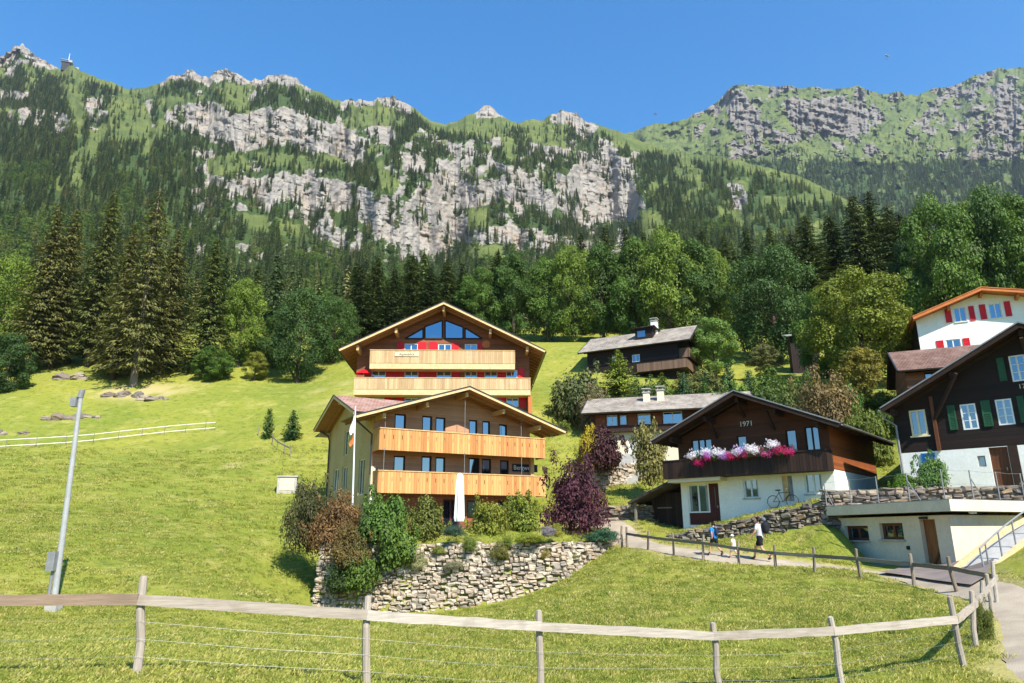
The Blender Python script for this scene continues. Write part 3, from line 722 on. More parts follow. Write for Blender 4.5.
simple('soffit', lin((176, 128, 82)), lin((146, 100, 62)), 1.2, 0.7, 0.3, (1, 8, 8))
simple('brown_door', lin((112, 66, 38)), lin((84, 48, 28)), 1.5, 0.6, 0.3, (8, 8, 1))
simple('oak_door', lin((150, 98, 54)), lin((116, 72, 38)), 1.5, 0.6, 0.3, (8, 8, 1))
simple('dark_red_door', lin((84, 34, 28)), lin((66, 26, 22)), 1.5, 0.55, 0.2, (8, 8, 1))
simple('dark_beam', lin((60, 40, 29)), lin((42, 28, 22)), 2, 0.8, 0.3, (2, 2, 2))
simple('orange_trim', lin((206, 122, 62)), lin((186, 104, 50)), 2, 0.6, 0.2)
simple('cloth_white', lin((240, 238, 232)), lin((226, 224, 220)), 3, 0.9, 0.1)
simple('curtain', lin((170, 172, 172)), lin((140, 144, 148)), 3, 0.9, 0.1)
planks('larch_wall', lin((196, 148, 110)), lin((164, 120, 86)), 0.17, 'Z')
planks('brown_wall', lin((148, 94, 62)), lin((116, 72, 48)), 0.17, 'Z')
planks('sun_brown_wall', lin((96, 56, 34)), lin((62, 38, 26)), 0.15, 'Z')
planks('old_dark_wall', lin((44, 30, 24)), lin((28, 20, 18)), 0.2, 'Z')
planks('dark_vertical', lin((54, 38, 30)), lin((34, 25, 22)), 0.14, 'X')
planks('side_boards', lin((150, 84, 44)), lin((108, 58, 32)), 0.16, 'Z')
boards_mat('balcony_larch', lin((218, 164, 100)), lin((178, 118, 66)))
boards_mat('balcony_pale', lin((210, 180, 134)), lin((174, 142, 100)))
boards_mat('balcony_dark', lin((62, 44, 34)), lin((36, 27, 24)))
boards_mat('balcony_grey', lin((128, 102, 82)), lin((92, 72, 58)))
glassmat()
def roof_mat(name, c, c2, c3, row=0.33, colw=0.25, amp=0.02):
    """roof covering with real courses: offset tiles with dark joints, uneven weathering"""
    t = NT(name); tc = t.n('TexCoord'); br = t.n('TexBrick')
    t.l(tc.outputs['UV'], br.inputs['Vector']); br.inputs['Scale'].default_value = 1.0
    br.inputs['Brick Width'].default_value = colw; br.inputs['Row Height'].default_value = row; br.inputs['Mortar Size'].default_value = 0.018
    br.inputs['Color1'].default_value = rgba(c); br.inputs['Color2'].default_value = rgba(c2); br.inputs['Mortar'].default_value = rgba(tuple(v*0.35 for v in c2))
    st = t.noise(t.coord('Object'), 0.8, 5, 0.65)
    col = t.mix(t.ramp(st, [(0.42, 0), (0.7, 0.8)]), br.outputs['Color'], c3)
    t.bump(br.outputs['Fac'], -0.8, amp); M[name] = t.base(col, 0.8, 0.2)
roof_mat('tile_red', lin((164, 124, 106)), lin((138, 102, 88)), lin((172, 144, 130)))
simple('pole_metal', lin((172, 172, 168)), lin((150, 150, 147)), 2, 0.5, 0.1, spec=0.4)
roof_mat('shingle_grey', lin((150, 138, 124)), lin((122, 112, 102)), lin((168, 158, 142)), 0.28, 0.22)
roof_mat('shingle_brown', lin((122, 92, 78)), lin((98, 74, 64)), lin((138, 112, 98)), 0.28, 0.22)
roof_mat('shingle_dark', lin((74, 66, 62)), lin((56, 50, 48)), lin((96, 88, 80)), 0.3, 0.3)
simple('stone_pale', lin((198, 186, 166)), lin((150, 140, 126)), 5, 0.9, 0.5, dist=0.03)

class Face:
    """a wall plane in house coordinates: o origin, r right (seen from outside), n outward"""
    def __init__(s, H, o, r, n): s.H = H; s.o = Vector(o); s.r = Vector(r); s.n = Vector(n)
    def p(s, u, z, d=0.0): return s.o+s.r*u+s.n*d+Vector((0, 0, z))
    def box(s, mb, u0, u1, z0, z1, d0, d1, rnd=None):
        a = [s.p(u, z, d) for z in (z0, z1) for (u, d) in ((u0, d1), (u1, d1), (u1, d0), (u0, d0))]
        return mb.hexa(a, rnd)
    def px(s, px, py, d=0.0):
        """pixel to (u, z) on this wall plane"""
        Mi = s.H.Mi; o = Mi@Vector((0, 0, EYE)); q = Mi.to_3x3()@ray(px, py)
        pl = s.o+s.n*d; t = (pl-o).dot(s.n)/q.dot(s.n); x = o+q*t
        return (x-s.o).dot(s.r), x.z
    def rect(s, x0, y0, x1, y1, d=0.0):
        u0, z1 = s.px(x0, y0, d); u1, z0 = s.px(x1, y1, d)
        return (min(u0, u1), max(u0, u1), min(z0, z1), max(z0, z1))
class House:
    def __init__(s, name, label, cat, C, rz, W, D):
        s.e = thing(name, label, cat, C, rz); s.W = W; s.D = D
        s.M = Matrix.Translation(Vector(C))@Matrix.Rotation(rz, 4, 'Z'); s.Mi = s.M.inverted()
        s.front = Face(s, (0, 0, 0), (1, 0, 0), (0, -1, 0)); s.right = Face(s, (W, 0, 0), (0, 1, 0), (1, 0, 0))
        s.left = Face(s, (0, D, 0), (0, -1, 0), (-1, 0, 0)); s.back = Face(s, (W, D, 0), (-1, 0, 0), (0, 1, 0))
def wall(F, prof, z0, opens, mat, name='wall', depth=0.22):
    """wall with real openings. prof: [(u, ztop)...] top line, opens: [(u0,u1,z0,z1)]"""
    us = sorted(set([round(p[0], 4) for p in prof]+[round(v, 4) for o in opens for v in o[:2]]))
    us = [u for u in us if prof[0][0] <= u <= prof[-1][0]]
    top = lambda u: float(np.interp(u, [p[0] for p in prof], [p[1] for p in prof]))
    mb = MB()
    for a, b in zip(us[:-1], us[1:]):
        if b-a < 1e-3: continue
        m_ = (a+b)/2; iv = sorted([(o[2], o[3]) for o in opens if o[0] < m_ < o[1]])
        z = z0
        for (c, d) in iv:
            if c > z: mb.add([F.p(a, z), F.p(b, z), F.p(b, c), F.p(a, c)], [(0, 1, 2, 3)])
            z = max(z, d)
        mb.add([F.p(a, z), F.p(b, z), F.p(b, top(b)), F.p(a, top(a))], [(0, 1, 2, 3)])
    for (a, b, c, d) in opens:
        for q in ([(a, c), (a, d)], [(a, d), (b, d)], [(b, d), (b, c)], [(b, c), (a, c)]):
            (u0, w0), (u1, w1) = q
            mb.add([F.p(u0, w0), F.p(u0, w0, -depth), F.p(u1, w1, -depth), F.p(u1, w1)], [(0, 1, 2, 3)])
    return mb.build(name, mat, F.H.e)
def window(F, r, frame='white_paint', nx=2, nz=1, fw=0.07, d=-0.06, name='window', sill=None, curtain=False, bar=0.035):
    a, b, c, e = r; mb = MB(); t0, t1 = d-0.05, d+0.03
    F.box(mb, a, a+fw, c, e, t0, t1); F.box(mb, b-fw, b, c, e, t0, t1); F.box(mb, a+fw, b-fw, c, c+fw, t0, t1); F.box(mb, a+fw, b-fw, e-fw, e, t0, t1)
    for i in range(1, nx):
        u = a+fw+(b-a-2*fw)*i/nx; F.box(mb, u-fw*0.55, u+fw*0.55, c+fw, e-fw, t0, t1)
    for k in range(nx):
        u0 = a+fw+(b-a-2*fw)*k/nx+fw*0.55; u1 = a+fw+(b-a-2*fw)*(k+1)/nx-fw*0.55
        for j in range(1, nz):
            z = c+fw+(e-c-2*fw)*j/nz; F.box(mb, u0-0.02, u1+0.02, z-bar/2, z+bar/2, t0+0.01, t1-0.01)
    w = mb.build(name, frame, F.H.e)
    for k in range(nx):
        u0 = a+fw*0.6+(b-a-1.2*fw)*k/nx; u1 = a+fw*0.6+(b-a-1.2*fw)*(k+1)/nx
        g = MB(); F.box(g, u0, u1, c+fw*0.6, e-fw*0.6, d-0.035, d-0.02); g.build('pane', 'glass', w)
    if curtain:
        for (q0, q1) in ((a+fw, a+(b-a)*0.17), (b-(b-a)*0.17, b-fw)):
            g = MB(); n = 6
            for i in range(n):
                F.box(g, q0+(q1-q0)*i/n, q0+(q1-q0)*(i+1)/n-0.004, c+fw*1.3, e-fw*1.2, d-0.0195+0.003*(i % 2), d-0.012+0.006*(i % 2))
            g.build('curtain', 'curtain', w)
    if sill:
        g = MB(); F.box(g, a-0.08, b+0.08, c-0.07, c-0.005, -0.05, 0.09); g.build('sill', sill, w)
    return w
def shutter(F, r, mat, slats=True, d=0.02):
    a, b, c, e = r; mb = MB(); F.box(mb, a, b, c, e, d, d+0.025)
    f = min(0.07, (b-a)*0.2)
    F.box(mb, a, a+f, c, e, d+0.025, d+0.045); F.box(mb, b-f, b, c, e, d+0.025, d+0.045)
    for z in (c, (c+e)/2-f/2, e-f): F.box(mb, a+f, b-f, z, z+f, d+0.025, d+0.045)
    if slats:
        n = int((e-c)/0.09)
        for i in range(n):
            z = c+f+(e-c-2*f)*(i+0.5)/n; F.box(mb, a+f, b-f, z-0.018, z+0.018, d+0.025, d+0.037)
    return mb.build('shutter', mat, F.H.e)
def door(F, r, mat, d=-0.08, handle=True, leafs=1, glass=None, name='door'):
    a, b, c, e = r; mb = MB(); F.box(mb, a, b, c, e, d-0.05, d)
    fw = 0.08
    for (u0, u1, z0, z1) in ((a, a+fw, c, e), (b-fw, b, c, e), (a+fw, b-fw, e-fw, e), (a+fw, b-fw, c, c+fw), (a+fw, b-fw, (c+e)/2-0.05, (c+e)/2+0.05)):
        F.box(mb, u0, u1, z0, z1, d, d+0.03)
    n = max(3, int((b-a)/0.16))
    for i in range(n):
        u0 = a+fw+(b-a-2*fw)*i/n; u1 = a+fw+(b-a-2*fw)*(i+1)/n-0.012
        F.box(mb, u0, u1, c+fw, (c+e)/2-0.05, d, d+0.015); F.box(mb, u0, u1, (c+e)/2+0.05, e-fw, d, d+0.015)
    o = mb.build(name, mat, F.H.e)
    if handle:
        g = MB(); u = b-0.16; F.box(g, u-0.02, u+0.02, c+0.95, c+1.1, d+0.03, d+0.07); g.build('handle', 'grey_metal', o)
    if glass:
        g = MB(); F.box(g, *glass, d+0.012, d+0.033); g.build('pane', 'glass', o)
    return o
def uv_slab(name, quad, thick, mat, parent, u_len=None):
    """roof slope: quad = eave-left, eave-right, ridge-right, ridge-left (outer face), uv in metres for the tile courses"""
    q = [Vector(p) for p in quad]; n = (q[1]-q[0]).cross(q[3]-q[0]).normalized()
    if n.z < 0: n = -n
    b = [p-n*thick for p in q]
    me = bpy.data.meshes.new(name); me.from_pydata([tuple(p) for p in q+b], [], [(0, 1, 2, 3), (7, 6, 5, 4), (0, 4, 5, 1), (1, 5, 6, 2), (2, 6, 7, 3), (3, 7, 4, 0)])
    uvl = me.uv_layers.new(name='UVMap'); e = (q[1]-q[0]).normalized(); up = (q[3]-q[0]); up = (up-e*up.dot(e)).normalized()
    for lp in me.loops:
        p = me.vertices[lp.vertex_index].co-q[0]; uvl.data[lp.index].uv = (p.dot(e), p.dot(up))
    me.materials.append(M[mat]); me.update()
    return link(name, me, parent)
def gable_roof(H, x0, x1, y0, y1, axis, ze, zr, mat, thick=0.14, soffit='soffit', trim='larch_trim', fascia=0.24, ridge=None, purlins=(), beam='larch_beam', gut='gutter_metal', rafters=0.9, trim2=True, plen=0.35, yin=None, pw=0.2, ph=0.3, b1e=None):
    """axis y: gables front and back. ze eave height, zr ridge height (outer face). two slopes, sheathing, bargeboards, purlin ends"""
    P3 = (lambda a, b, z: (a, b, z)) if axis == 'y' else (lambda a, b, z: (b, a, z))
    if axis == 'y': a0, a1, b0, b1 = x0, x1, y0, y1
    else: a0, a1, b0, b1 = y0, y1, x0, x1
    am = (a0+a1)/2 if ridge is None else ridge
    sl = [(a0, ze), (a1, ze)]
    roof = None
    for k, (ae, z) in enumerate(sl):
        be = b1 if b1e is None else b1e
        q = [P3(ae, b0, z), P3(ae, be, z), P3(am, b1, zr), P3(am, b0, zr)]
        o = uv_slab('roof' if k == 0 else 'roof', q, thick, mat, H.e)
        if roof is None: roof = o
        dz = (zr-ze); L = abs(am-ae); nx = dz/math.hypot(dz, L); nzv = L/math.hypot(dz, L)
        off = thick+0.012
        s = MB(); sg = 1 if ae < am else -1
        bot = lambda a, zz, t: (a+sg*nx*t, zz-nzv*t)
        c = [bot(ae+sg*0.05, z+dz*0.05/L, off), bot(am, zr, off)]; c2 = [bot(ae+sg*0.05, z+dz*0.05/L, off+0.05), bot(am, zr, off+0.05)]
        c[1] = (am-sg*0.004, c[1][1]); c2[1] = (am-sg*0.004, c2[1][1])
        s.hexa([P3(c2[0][0], b0+0.06, c2[0][1]), P3(c2[1][0], b0+0.06, c2[1][1]), P3(c2[1][0], b1-0.06, c2[1][1]), P3(c2[0][0], be-0.06, c2[0][1]),
                P3(c[0][0], b0+0.06, c[0][1]), P3(c[1][0], b0+0.06, c[1][1]), P3(c[1][0], b1-0.06, c[1][1]), P3(c[0][0], be-0.06, c[0][1])])
        s.build('soffit', soffit, o)
        if rafters:
            n = int((b1-b0)/rafters)
            for i in range(1, n):
                bb = b0+(b1-b0)*i/n
                if bb > be: continue
                r = MB(); e0 = bot(ae+sg*0.12, z+dz*0.12/L, off+0.05); e1 = bot(am-sg*0.05, zr-dz*0.05/L, off+0.05)
                f0 = bot(ae+sg*0.12, z+dz*0.12/L, off+0.19); f1 = bot(am-sg*0.05, zr-dz*0.05/L, off+0.19)
                r.hexa([P3(f0[0], bb-.05, f0[1]), P3(f1[0], bb-.05, f1[1]), P3(f1[0], bb+.05, f1[1]), P3(f0[0], bb+.05, f0[1]),
                        P3(e0[0], bb-.05, e0[1]), P3(e1[0], bb-.05, e1[1]), P3(e1[0], bb+.05, e1[1]), P3(e0[0], bb+.05, e0[1])]); r.build('rafter', soffit, o)
        for (bb, s2) in (((b0, -1), (b1, 1)) if b1e is None else ((b0, -1),)):
            for j, (t0, t1, d0, d1) in enumerate(((0.05, fascia, 0.004, 0.05), (-0.02, 0.045, 0.004, 0.09)) if trim2 else ((0.0, fascia, 0.004, 0.05),)):
                r = MB(); e0 = bot(ae, z, t0); e1 = bot(am, zr, t0); f0 = bot(ae, z, t1); f1 = bot(am, zr, t1)
                e1 = (am-sg*0.002, zr-t0/nzv); f1 = (am-sg*0.002, zr-t1/nzv)
                y_a, y_b = bb+s2*d0, bb+s2*d1
                r.hexa([P3(f0[0], y_a, f0[1]), P3(f1[0], y_a, f1[1]), P3(f1[0], y_b, f1[1]), P3(f0[0], y_b, f0[1]), P3(e0[0], y_a, e0[1]), P3(e1[0], y_a, e1[1]), P3(e1[0], y_b, e1[1]), P3(e0[0], y_b, e0[1])])
                r.build('bargeboard' if j == 0 else 'verge_strip', trim if j == 0 else gut, o)
        if gut:
            g = MB(); pts = []; gy = ae-sg*0.07
            for i in range(9):
                t = math.pi*i/8; pts.append((gy-math.cos(t)*0.075, z-0.06-math.sin(t)*0.075))
            n = len(pts)
            vs = [P3(p[0], b0+0.1, p[1]) for p in pts]+[P3(p[0], be-0.1, p[1]) for p in pts]
            g.add(vs, [(i, i+1, n+i+1, n+i) for i in range(n-1)]); go = g.build('gutter', gut, o)
    # purlin ends carrying the overhang
    for (a, w_) in purlins:
        L = abs(am-a0) if a < am else abs(a1-am); zt = zr-(zr-ze)*abs(a-am)/max(1e-6, L)-thick-0.22
        for (bb, s2) in (((b0+plen, 1), (b1-plen, -1)) if b1e is None else ((b0+plen, 1),)):
            inn = yin if yin is not None else 2.6
            r = MB(); ya, yb = bb, bb+s2*inn
            r.hexa([P3(a-pw/2, ya, zt-ph), P3(a+pw/2, ya, zt-ph), P3(a+pw/2, yb, zt-ph), P3(a-pw/2, yb, zt-ph), P3(a-pw/2, ya, zt), P3(a+pw/2, ya, zt), P3(a+pw/2, yb, zt), P3(a-pw/2, yb, zt)])
            r.build('purlin', beam, H.e)
    return roof
def balcony(H, F, u0, u1, z0, z1, dep, bmat, rail, floor_m, bw=0.19, slots=False, sides=(True, True), gap=0.012, floor_t=0.18, name='balcony', down=0.06, spindles=False):
    """balcony with floor, handrail and upright boards"""
    mb = MB(); F.box(mb, u0, u1, z0-floor_t, z0, 0.02, dep); b = mb.build(name, floor_m, H.e)
    p = MB(); n = max(2, int(round((u1-u0)/bw))); w = (u1-u0)/n
    for i in range(n):
        a = u0+i*w; o = 0.006*random.random()
        if slots and i % 3 == 1:
            zc = z0+(z1-z0)*0.52; F.box(p, a, a+w-gap, z0-down, zc-0.14, dep+o, dep+0.03+o); r = p.r[-1]
            F.box(p, a, a+w-gap, zc+0.14, z1-0.02, dep+o, dep+0.03+o, r); F.box(p, a, a+w*0.36, zc-0.14, zc+0.14, dep+o, dep+0.03+o, r); F.box(p, a+w*0.58, a+w-gap, zc-0.14, zc+0.14, dep+o, dep+0.03+o, r)
        else: F.box(p, a, a+w-gap, z0-down, z1-0.02, dep+o, dep+0.03+o)
    for (flag, uu, s2) in ((sides[0], u0, -1), (sides[1], u1, 1)):
        if not flag: continue
        m_ = max(2, int(round(dep/bw)))
        for i in range(m_):
            d0 = dep*i/m_; q = [F.p(uu+s2*0.0, z, d) for z in (z0-down, z1-0.02) for d in (d0, d0+dep/m_-gap)]
            q2 = [v+F.r*(s2*0.03) for v in q]; p.hexa([q[0], q2[0], q2[1], q[1], q[2], q2[2], q2[3], q[3]])
    x = p.build('boards', bmat, b); x['kind'] = 'stuff'
    r = MB(); F.box(r, u0-0.05, u1+0.05, z1-0.018, z1+0.05, dep-0.05, dep+0.07)
    for (flag, uu) in ((sides[0], u0), (sides[1], u1)):
        if flag: F.box(r, uu-0.05, uu+0.05, z1-0.016, z1+0.048, 0.0, dep-0.05)
    r.build('handrail', rail, b); return b
def stick(H, a, b, w, hh, mat, name, parent=None):
    mb = MB(); mb.beam(a, b, w, hh); return mb.build(name, mat, parent or H.e)
def text_obj(name, body, size, mat, parent, loc, rot, extrude=0.008):
    c = bpy.data.curves.new(name, 'FONT'); c.body = body; c.size = size; c.extrude = extrude; c.align_x = 'CENTER'; c.align_y = 'CENTER'; c.resolution_u = 3
    o = bpy.data.objects.new(name, c); COL.objects.link(o); dg = bpy.context.evaluated_depsgraph_get(); dg.update()
    me = bpy.data.meshes.new_from_object(o.evaluated_get(dg)); bpy.data.objects.remove(o); bpy.data.curves.remove(c)
    me.materials.clear(); me.materials.append(M[mat]); q = link(name, me, parent); q.location = loc; q.rotation_euler = rot; return q
# ------------------------------------------------------------------ the guesthouse in the middle
p = P(370, 500, 45.7)
H1 = House('guesthouse', 'new larch guesthouse with three plank balconies above the stone wall', 'house', (p.x, p.y, 1.6), R(30), 12.0, 10.4)
F = H1.front; OV = 2.0
uA, zA = F.px(467, 386, OV); uL, zL = F.px(357, 416.5, OV); uR, zR = F.px(567, 429, OV)
hs1 = max(uA-uL, uR-uA); ze1 = (zL+zR)/2
print('H1 apex', uA, zA, 'L', uL, zL, 'R', uR, zR)
half = (uR-uL)/2; uA = 6.0; half = max(7.6, half)
sl1 = (zA-ze1)/half
rz1 = lambda u: zA-sl1*abs(u-uA)
lvl1 = F.px(379, 489.5, 1.3)[1]; lvl2 = F.px(380, 446.5, 1.3)[1]; r1 = F.px(378, 470.5, 1.3)[1]; r2 = F.px(380, 428, 1.3)[1]
wins2 = [F.rect(*q) for q in [(395, 413.5, 405.7, 429), (422.4, 415.5, 432, 431), (435.7, 417, 445.4, 432), (469, 419.6, 477.4, 434), (482.4, 420.7, 490.2, 435), (499, 424, 507.2, 437)]]
wins1 = [F.rect(*q) for q in [(394, 455.5, 405, 472), (421.8, 456, 431.3, 473), (435.7, 456.9, 445.2, 474), (469, 457.7, 479.6, 476), (482, 458.5, 491.3, 477), (500, 460, 509, 478)]]
wins0 = [(3.4, 4.6, 0.15, 2.15), (5.1, 6.3, 0.15, 2.15), (6.9, 7.9, 0.9, 2.1), (9.3, 10.4, 0.1, 2.15)]
wins2 = [(a, b, max(c-0.5, lvl2+0.15), d) for a, b, c, d in wins2]; wins1 = [(a, b, max(c-0.6, lvl1+0.1), d) for a, b, c, d in wins1]
top = [(0, rz1(0)-0.3), (uA, zA-0.3), (12, rz1(12)-0.3)]
wall(F, [(0, lvl1-0.1), (12, lvl1-0.1)], 0, wins0, 'brown_wall', 'ground_floor_wall')
wall(F, top, lvl1-0.1, wins1+wins2, 'larch_wall', 'wall')
for r in wins2+wins1: window(F, r, 'dark_beam', 1, 1, 0.09, -0.1)
for r in wins0: window(F, r, 'dark_red_door', 2 if r[1]-r[0] > 1.1 else 1, 1, 0.1, -0.1)
F2 = H1.left; D = 10.4
zc = 11.0-1.6+0.25; zce = 9.35-1.6; rc = 5.4; sx = (zc-zce)/5.4
crz = lambda y: zc-sx*abs(y-rc)
prof = [(0, crz(D)-0.25), (D-rc, zc-0.25), (D, crz(0)-0.25)]
sw = [(D-8.6, D-7.2, lvl1+0.3, lvl1+2.0), (D-6.4, D-5.2, lvl1+0.3, lvl1+2.0), (D-2.6, D-1.4, lvl1-0.2, lvl1+2.2), (D-6.3, D-5.3, lvl2+0.1, lvl2+1.9)]
wall(F2, prof, 0, sw, 'plaster_ochre', 'side_wall')
for r in sw: window(F2, r, 'cream_paint', 2 if r[3] < lvl2 else 1, 1, 0.09, -0.1)
wall(H1.right, [(0, crz(0)-0.25), (rc, zc-0.25), (D, crz(D)-0.25)], 0, [], 'larch_wall', 'side_wall')
wall(H1.back, [(0, rz1(12)-0.3), (uA, zA-0.3), (12, rz1(0)-0.3)], 0, [], 'larch_wall', 'rear_wall')
gable_roof(H1, uA-half, uA+half, -OV, rc, 'y', ze1, zA, 'tile_red', b1e=0.8, purlins=[(0.15, 0), (3.1, 0), (6, 0), (8.9, 0), (11.85, 0)], fascia=0.22, yin=2.2)
gable_roof(H1, -1.2, 13.2, 0.35, rc*2-0.35, 'x', zce-0.03, zc-0.04, 'tile_red', purlins=[(0.6, 0), (rc, 0), (10.2, 0)], yin=1.0, rafters=0.8)
bal0, bal1 = F.px(379, 460, 1.3)[0], F.px(545, 460, 1.3)[0]
for (z0, z1) in ((lvl1, r1), (lvl2, r2)):
    balcony(H1, F, bal0, bal1, z0+0.1, z1, 1.3, 'balcony_larch', 'larch_beam', 'soffit', 0.2, True, down=0.3)
mb = MB(); F.box(mb, bal0+0.1, bal1-0.1, -0.02, 0.12, 0.0, 2.4); mb.build('terrace_slab', 'concrete', H1.e)
for u in (bal0+0.3, 6.0, bal1-2.0):
    mb = MB(); mb.tube([F.p(u, r1, 1.36), F.p(u, lvl2-0.1, 1.36)], 0.018, 6); mb.build('tie_rod', 'zinc', H1.e)
    mb = MB(); mb.tube([F.p(u, r2, 1.36), F.p(u, rz1(u)-0.45, 1.36)], 0.018, 6); mb.build('tie_rod', 'zinc', H1.e)
mb = MB(); F.box(mb, 11.86, 12.15, lvl1-0.1, lvl2, 0.02, 0.3); mb.build('corner_post', 'larch_beam', H1.e)
mb = MB(); F.box(mb, -0.12, 0.16, 0.1, lvl1+1.5, 0.02, 0.3); mb.build('corner_post', 'cream_paint', H1.e)
mb = MB(); F.box(mb, -0.05, 2.2, 0.05, 1.3, 0.01, 0.12); mb.build('plinth', 'render_white', H1.e)
sg = F.rect(512, 463.8, 537, 472.4); mb = MB(); F.box(mb, sg[0], sg[1], sg[2], sg[3], 0.02, 0.07); s = mb.build('name_board', 'dark_paint', H1.e)
text_obj('lettering', 'Bergwelt', 0.46, 'white_paint', s, F.p((sg[0]+sg[1])/2-0.15, (sg[2]+sg[3])/2, 0.075), (R(90), 0, 0))
for (u, zt) in ((D-0.35, rz1(0)-0.4), (D+0.0, 0)):
    pass
dp = [H1.left.p(D-9.9, zce-0.15, 0.9), H1.left.p(D-9.9, zce-0.5, 0.25), H1.left.p(D-9.9, zce-0.9, 0.1), H1.left.p(D-9.9, 0.0, 0.1)]
mb = MB(); mb.tube(dp, 0.06, 8); mb.build('downpipe', 'gutter_metal', H1.e)
dp = [Vector((uA-half-0.05, -1.6, ze1-0.12)), Vector((-0.9, -0.9, ze1-0.6)), Vector((-0.15, -0.2, ze1-0.9)), Vector((-0.15, -0.2, lvl1+1.0))]
mb = MB(); mb.tube(dp, 0.06, 8); mb.build('downpipe', 'gutter_metal', H1.e)

# ------------------------------------------------------------------ the large house with red shutters above it
p = P(355.8, 385, 68); q = P(530, 385, 68)
H2 = House('apartment_chalet', 'broad brown chalet with red shutters and glazed gable behind the guesthouse', 'house', (p.x, 68, 10.0), R(3), (q.x-p.x)*1.0, 13)
F = H2.front; W = H2.W; OV = 2.2
uA, zA = F.px(443, 301.5, OV); uL, zL = F.px(338.3, 349.5, OV); uR, zR = F.px(545.6, 349.5, OV)
print('H2 apex', uA, zA, 'L', uL, zL, 'R', uR, zR, 'W', W)
ze = (zL+zR)/2; half = (uR-uL)/2; uA = W/2; sl = (zA-ze)/half; rzf = lambda u: zA-sl*abs(u-uA)
k = 4.452; o = lambda x0, y0, x1, y1: F.rect(330+x0/k, 290+y0/k, 330+x1/k, 290+y1/k)
row1 = [o(332, 238, 390, 300), o(482, 240, 540, 300), o(600, 240, 655, 300)]
row2 = [o(185, 356, 247, 415), o(332, 356, 392, 415), o(475, 356, 540, 415), o(600, 356, 655, 415), o(688, 356, 745, 415), o(783, 356, 835, 415)]
row3 = [o(785, 480, 840, 520), o(185, 480, 240, 520), o(332, 480, 390, 520), o(475, 480, 535, 520)]
wall(F, [(0, rzf(0)-0.35), (uA, zA-0.35), (W, rzf(W)-0.35)], 0, row1+row2+row3, 'brown_wall')
for r in row1+row2+row3: window(F, r, 'white_paint', 2, 1, 0.08, -0.07)
wall(H2.left, [(0, rzf(0)-0.35), (13, rzf(0)-0.35)], 0, [], 'brown_wall', 'side_wall')
wall(H2.right, [(0, rzf(W)-0.35), (13, rzf(W)-0.35)], 0, [], 'brown_wall', 'side_wall')
wall(H2.back, [(0, rzf(0)-0.35), (uA, zA-0.35), (W, rzf(W)-0.35)], 0, [], 'brown_wall', 'rear_wall')
gable_roof(H2, uA-half, uA+half, -OV, 14.2, 'y', ze, zA, 'shingle_grey', purlins=[(0.3, 0), (uA-W*0.27, 0), (uA, 0), (uA+W*0.27, 0), (W-0.3, 0)], fascia=0.26, yin=2.2, thick=0.18, soffit='soffit', rafters=1.1, pw=0.24, ph=0.5)
def glazed(F, poly, frame='dark_beam'):
    pts = [F.px(330+x/k, 290+y/k) for x, y in poly]; g = MB(); g.prism([F.p(u, z, 0.03) for u, z in pts], F.n*0.02)
    w = MB()
    for (a, b) in zip(pts, pts[1:]+pts[:1]): w.beam(F.p(*a, 0.05), F.p(*b, 0.05), 0.13, 0.1, up=F.n)
    fo = w.build('gable_window', frame, F.H.e); g.build('pane', 'glass', fo)
for poly in ([(423, 217), (500, 217), (500, 136), (423, 164)], [(513, 217), (592, 217), (592, 166), (513, 136)], [(335, 217), (414, 217), (414, 172)], [(602, 217), (678, 217), (602, 170)]): glazed(F, poly)
for r in [(300, 232, 329, 275), (393, 232, 428, 300), (441, 232, 478, 300), (542, 234, 573, 300), (657, 234, 682, 300)]: shutter(F, o(*r), 'red_paint')
for r in [(252, 350, 288, 415), (295, 350, 329, 415), (395, 350, 430, 415), (440, 350, 473, 415), (543, 350, 580, 415), (658, 350, 686, 415), (748, 350, 780, 415), (838, 350, 866, 415), (750, 478, 783, 520), (842, 478, 872, 520), (243, 478, 275, 520), (293, 478, 328, 520)]: shutter(F, o(*r), 'red_paint')
bb = F.px(330+178/k, 290+300/k, 1.4)[0], F.px(330+823/k, 290+300/k, 1.4)[0]
zt = F.px(440, 290+269/k, 1.4)[1]; zb = F.px(440, 290+322/k, 1.4)[1]
balcony(H2, F, bb[0], bb[1], zb-0.05, zt, 1.4, 'balcony_pale', 'larch_beam', 'larch_trim', 0.2, False, down=0.05, floor_t=0.62)
bb2 = F.px(330+107/k, 290+420/k, 1.4)[0], F.px(330+892/k, 290+420/k, 1.4)[0]
zt2 = F.px(440, 290+392/k, 1.4)[1]; zb2 = F.px(440, 290+438/k, 1.4)[1]
balcony(H2, F, bb2[0], bb2[1], zb2-0.05, zt2, 1.4, 'balcony_pale', 'larch_beam', 'larch_trim', 0.2, False, down=0.05, floor_t=0.6)
r = F.rect(330+290/k, 290+279/k, 330+395/k, 290+296/k, 1.4); mb = MB(); F.box(mb, *r, 1.45, 1.5); s = mb.build('name_board', 'cream_paint', H2.e)
text_obj('lettering', 'Alpenblick', 0.36, 'dark_beam', s, F.p((r[0]+r[1])/2, (r[2]+r[3])/2, 1.506), (R(90), 0, 0))
mb = MB(); F.box(mb, W-0.25, W+0.12, 0, zb2-0.7, 0.02, 1.3); mb.build('balcony_pier', 'orange_trim', H2.e)
mb = MB()
uu, zz = F.px(330+695/k, 290+243/k)
mb.prism([F.p(uu+0.42*math.cos(a*0.5236), zz+0.42*math.sin(a*0.5236), 0.05) for a in range(12)], F.n*0.06); mb.build('round_plaque', 'orange_trim', H2.e)
uu, zz = F.px(330+150/k, 290+380/k, 0.7)
mb = MB(); mb.tube([F.p(uu, zb2, 0.7), F.p(uu, zz+1.1, 0.7)], 0.02, 6)
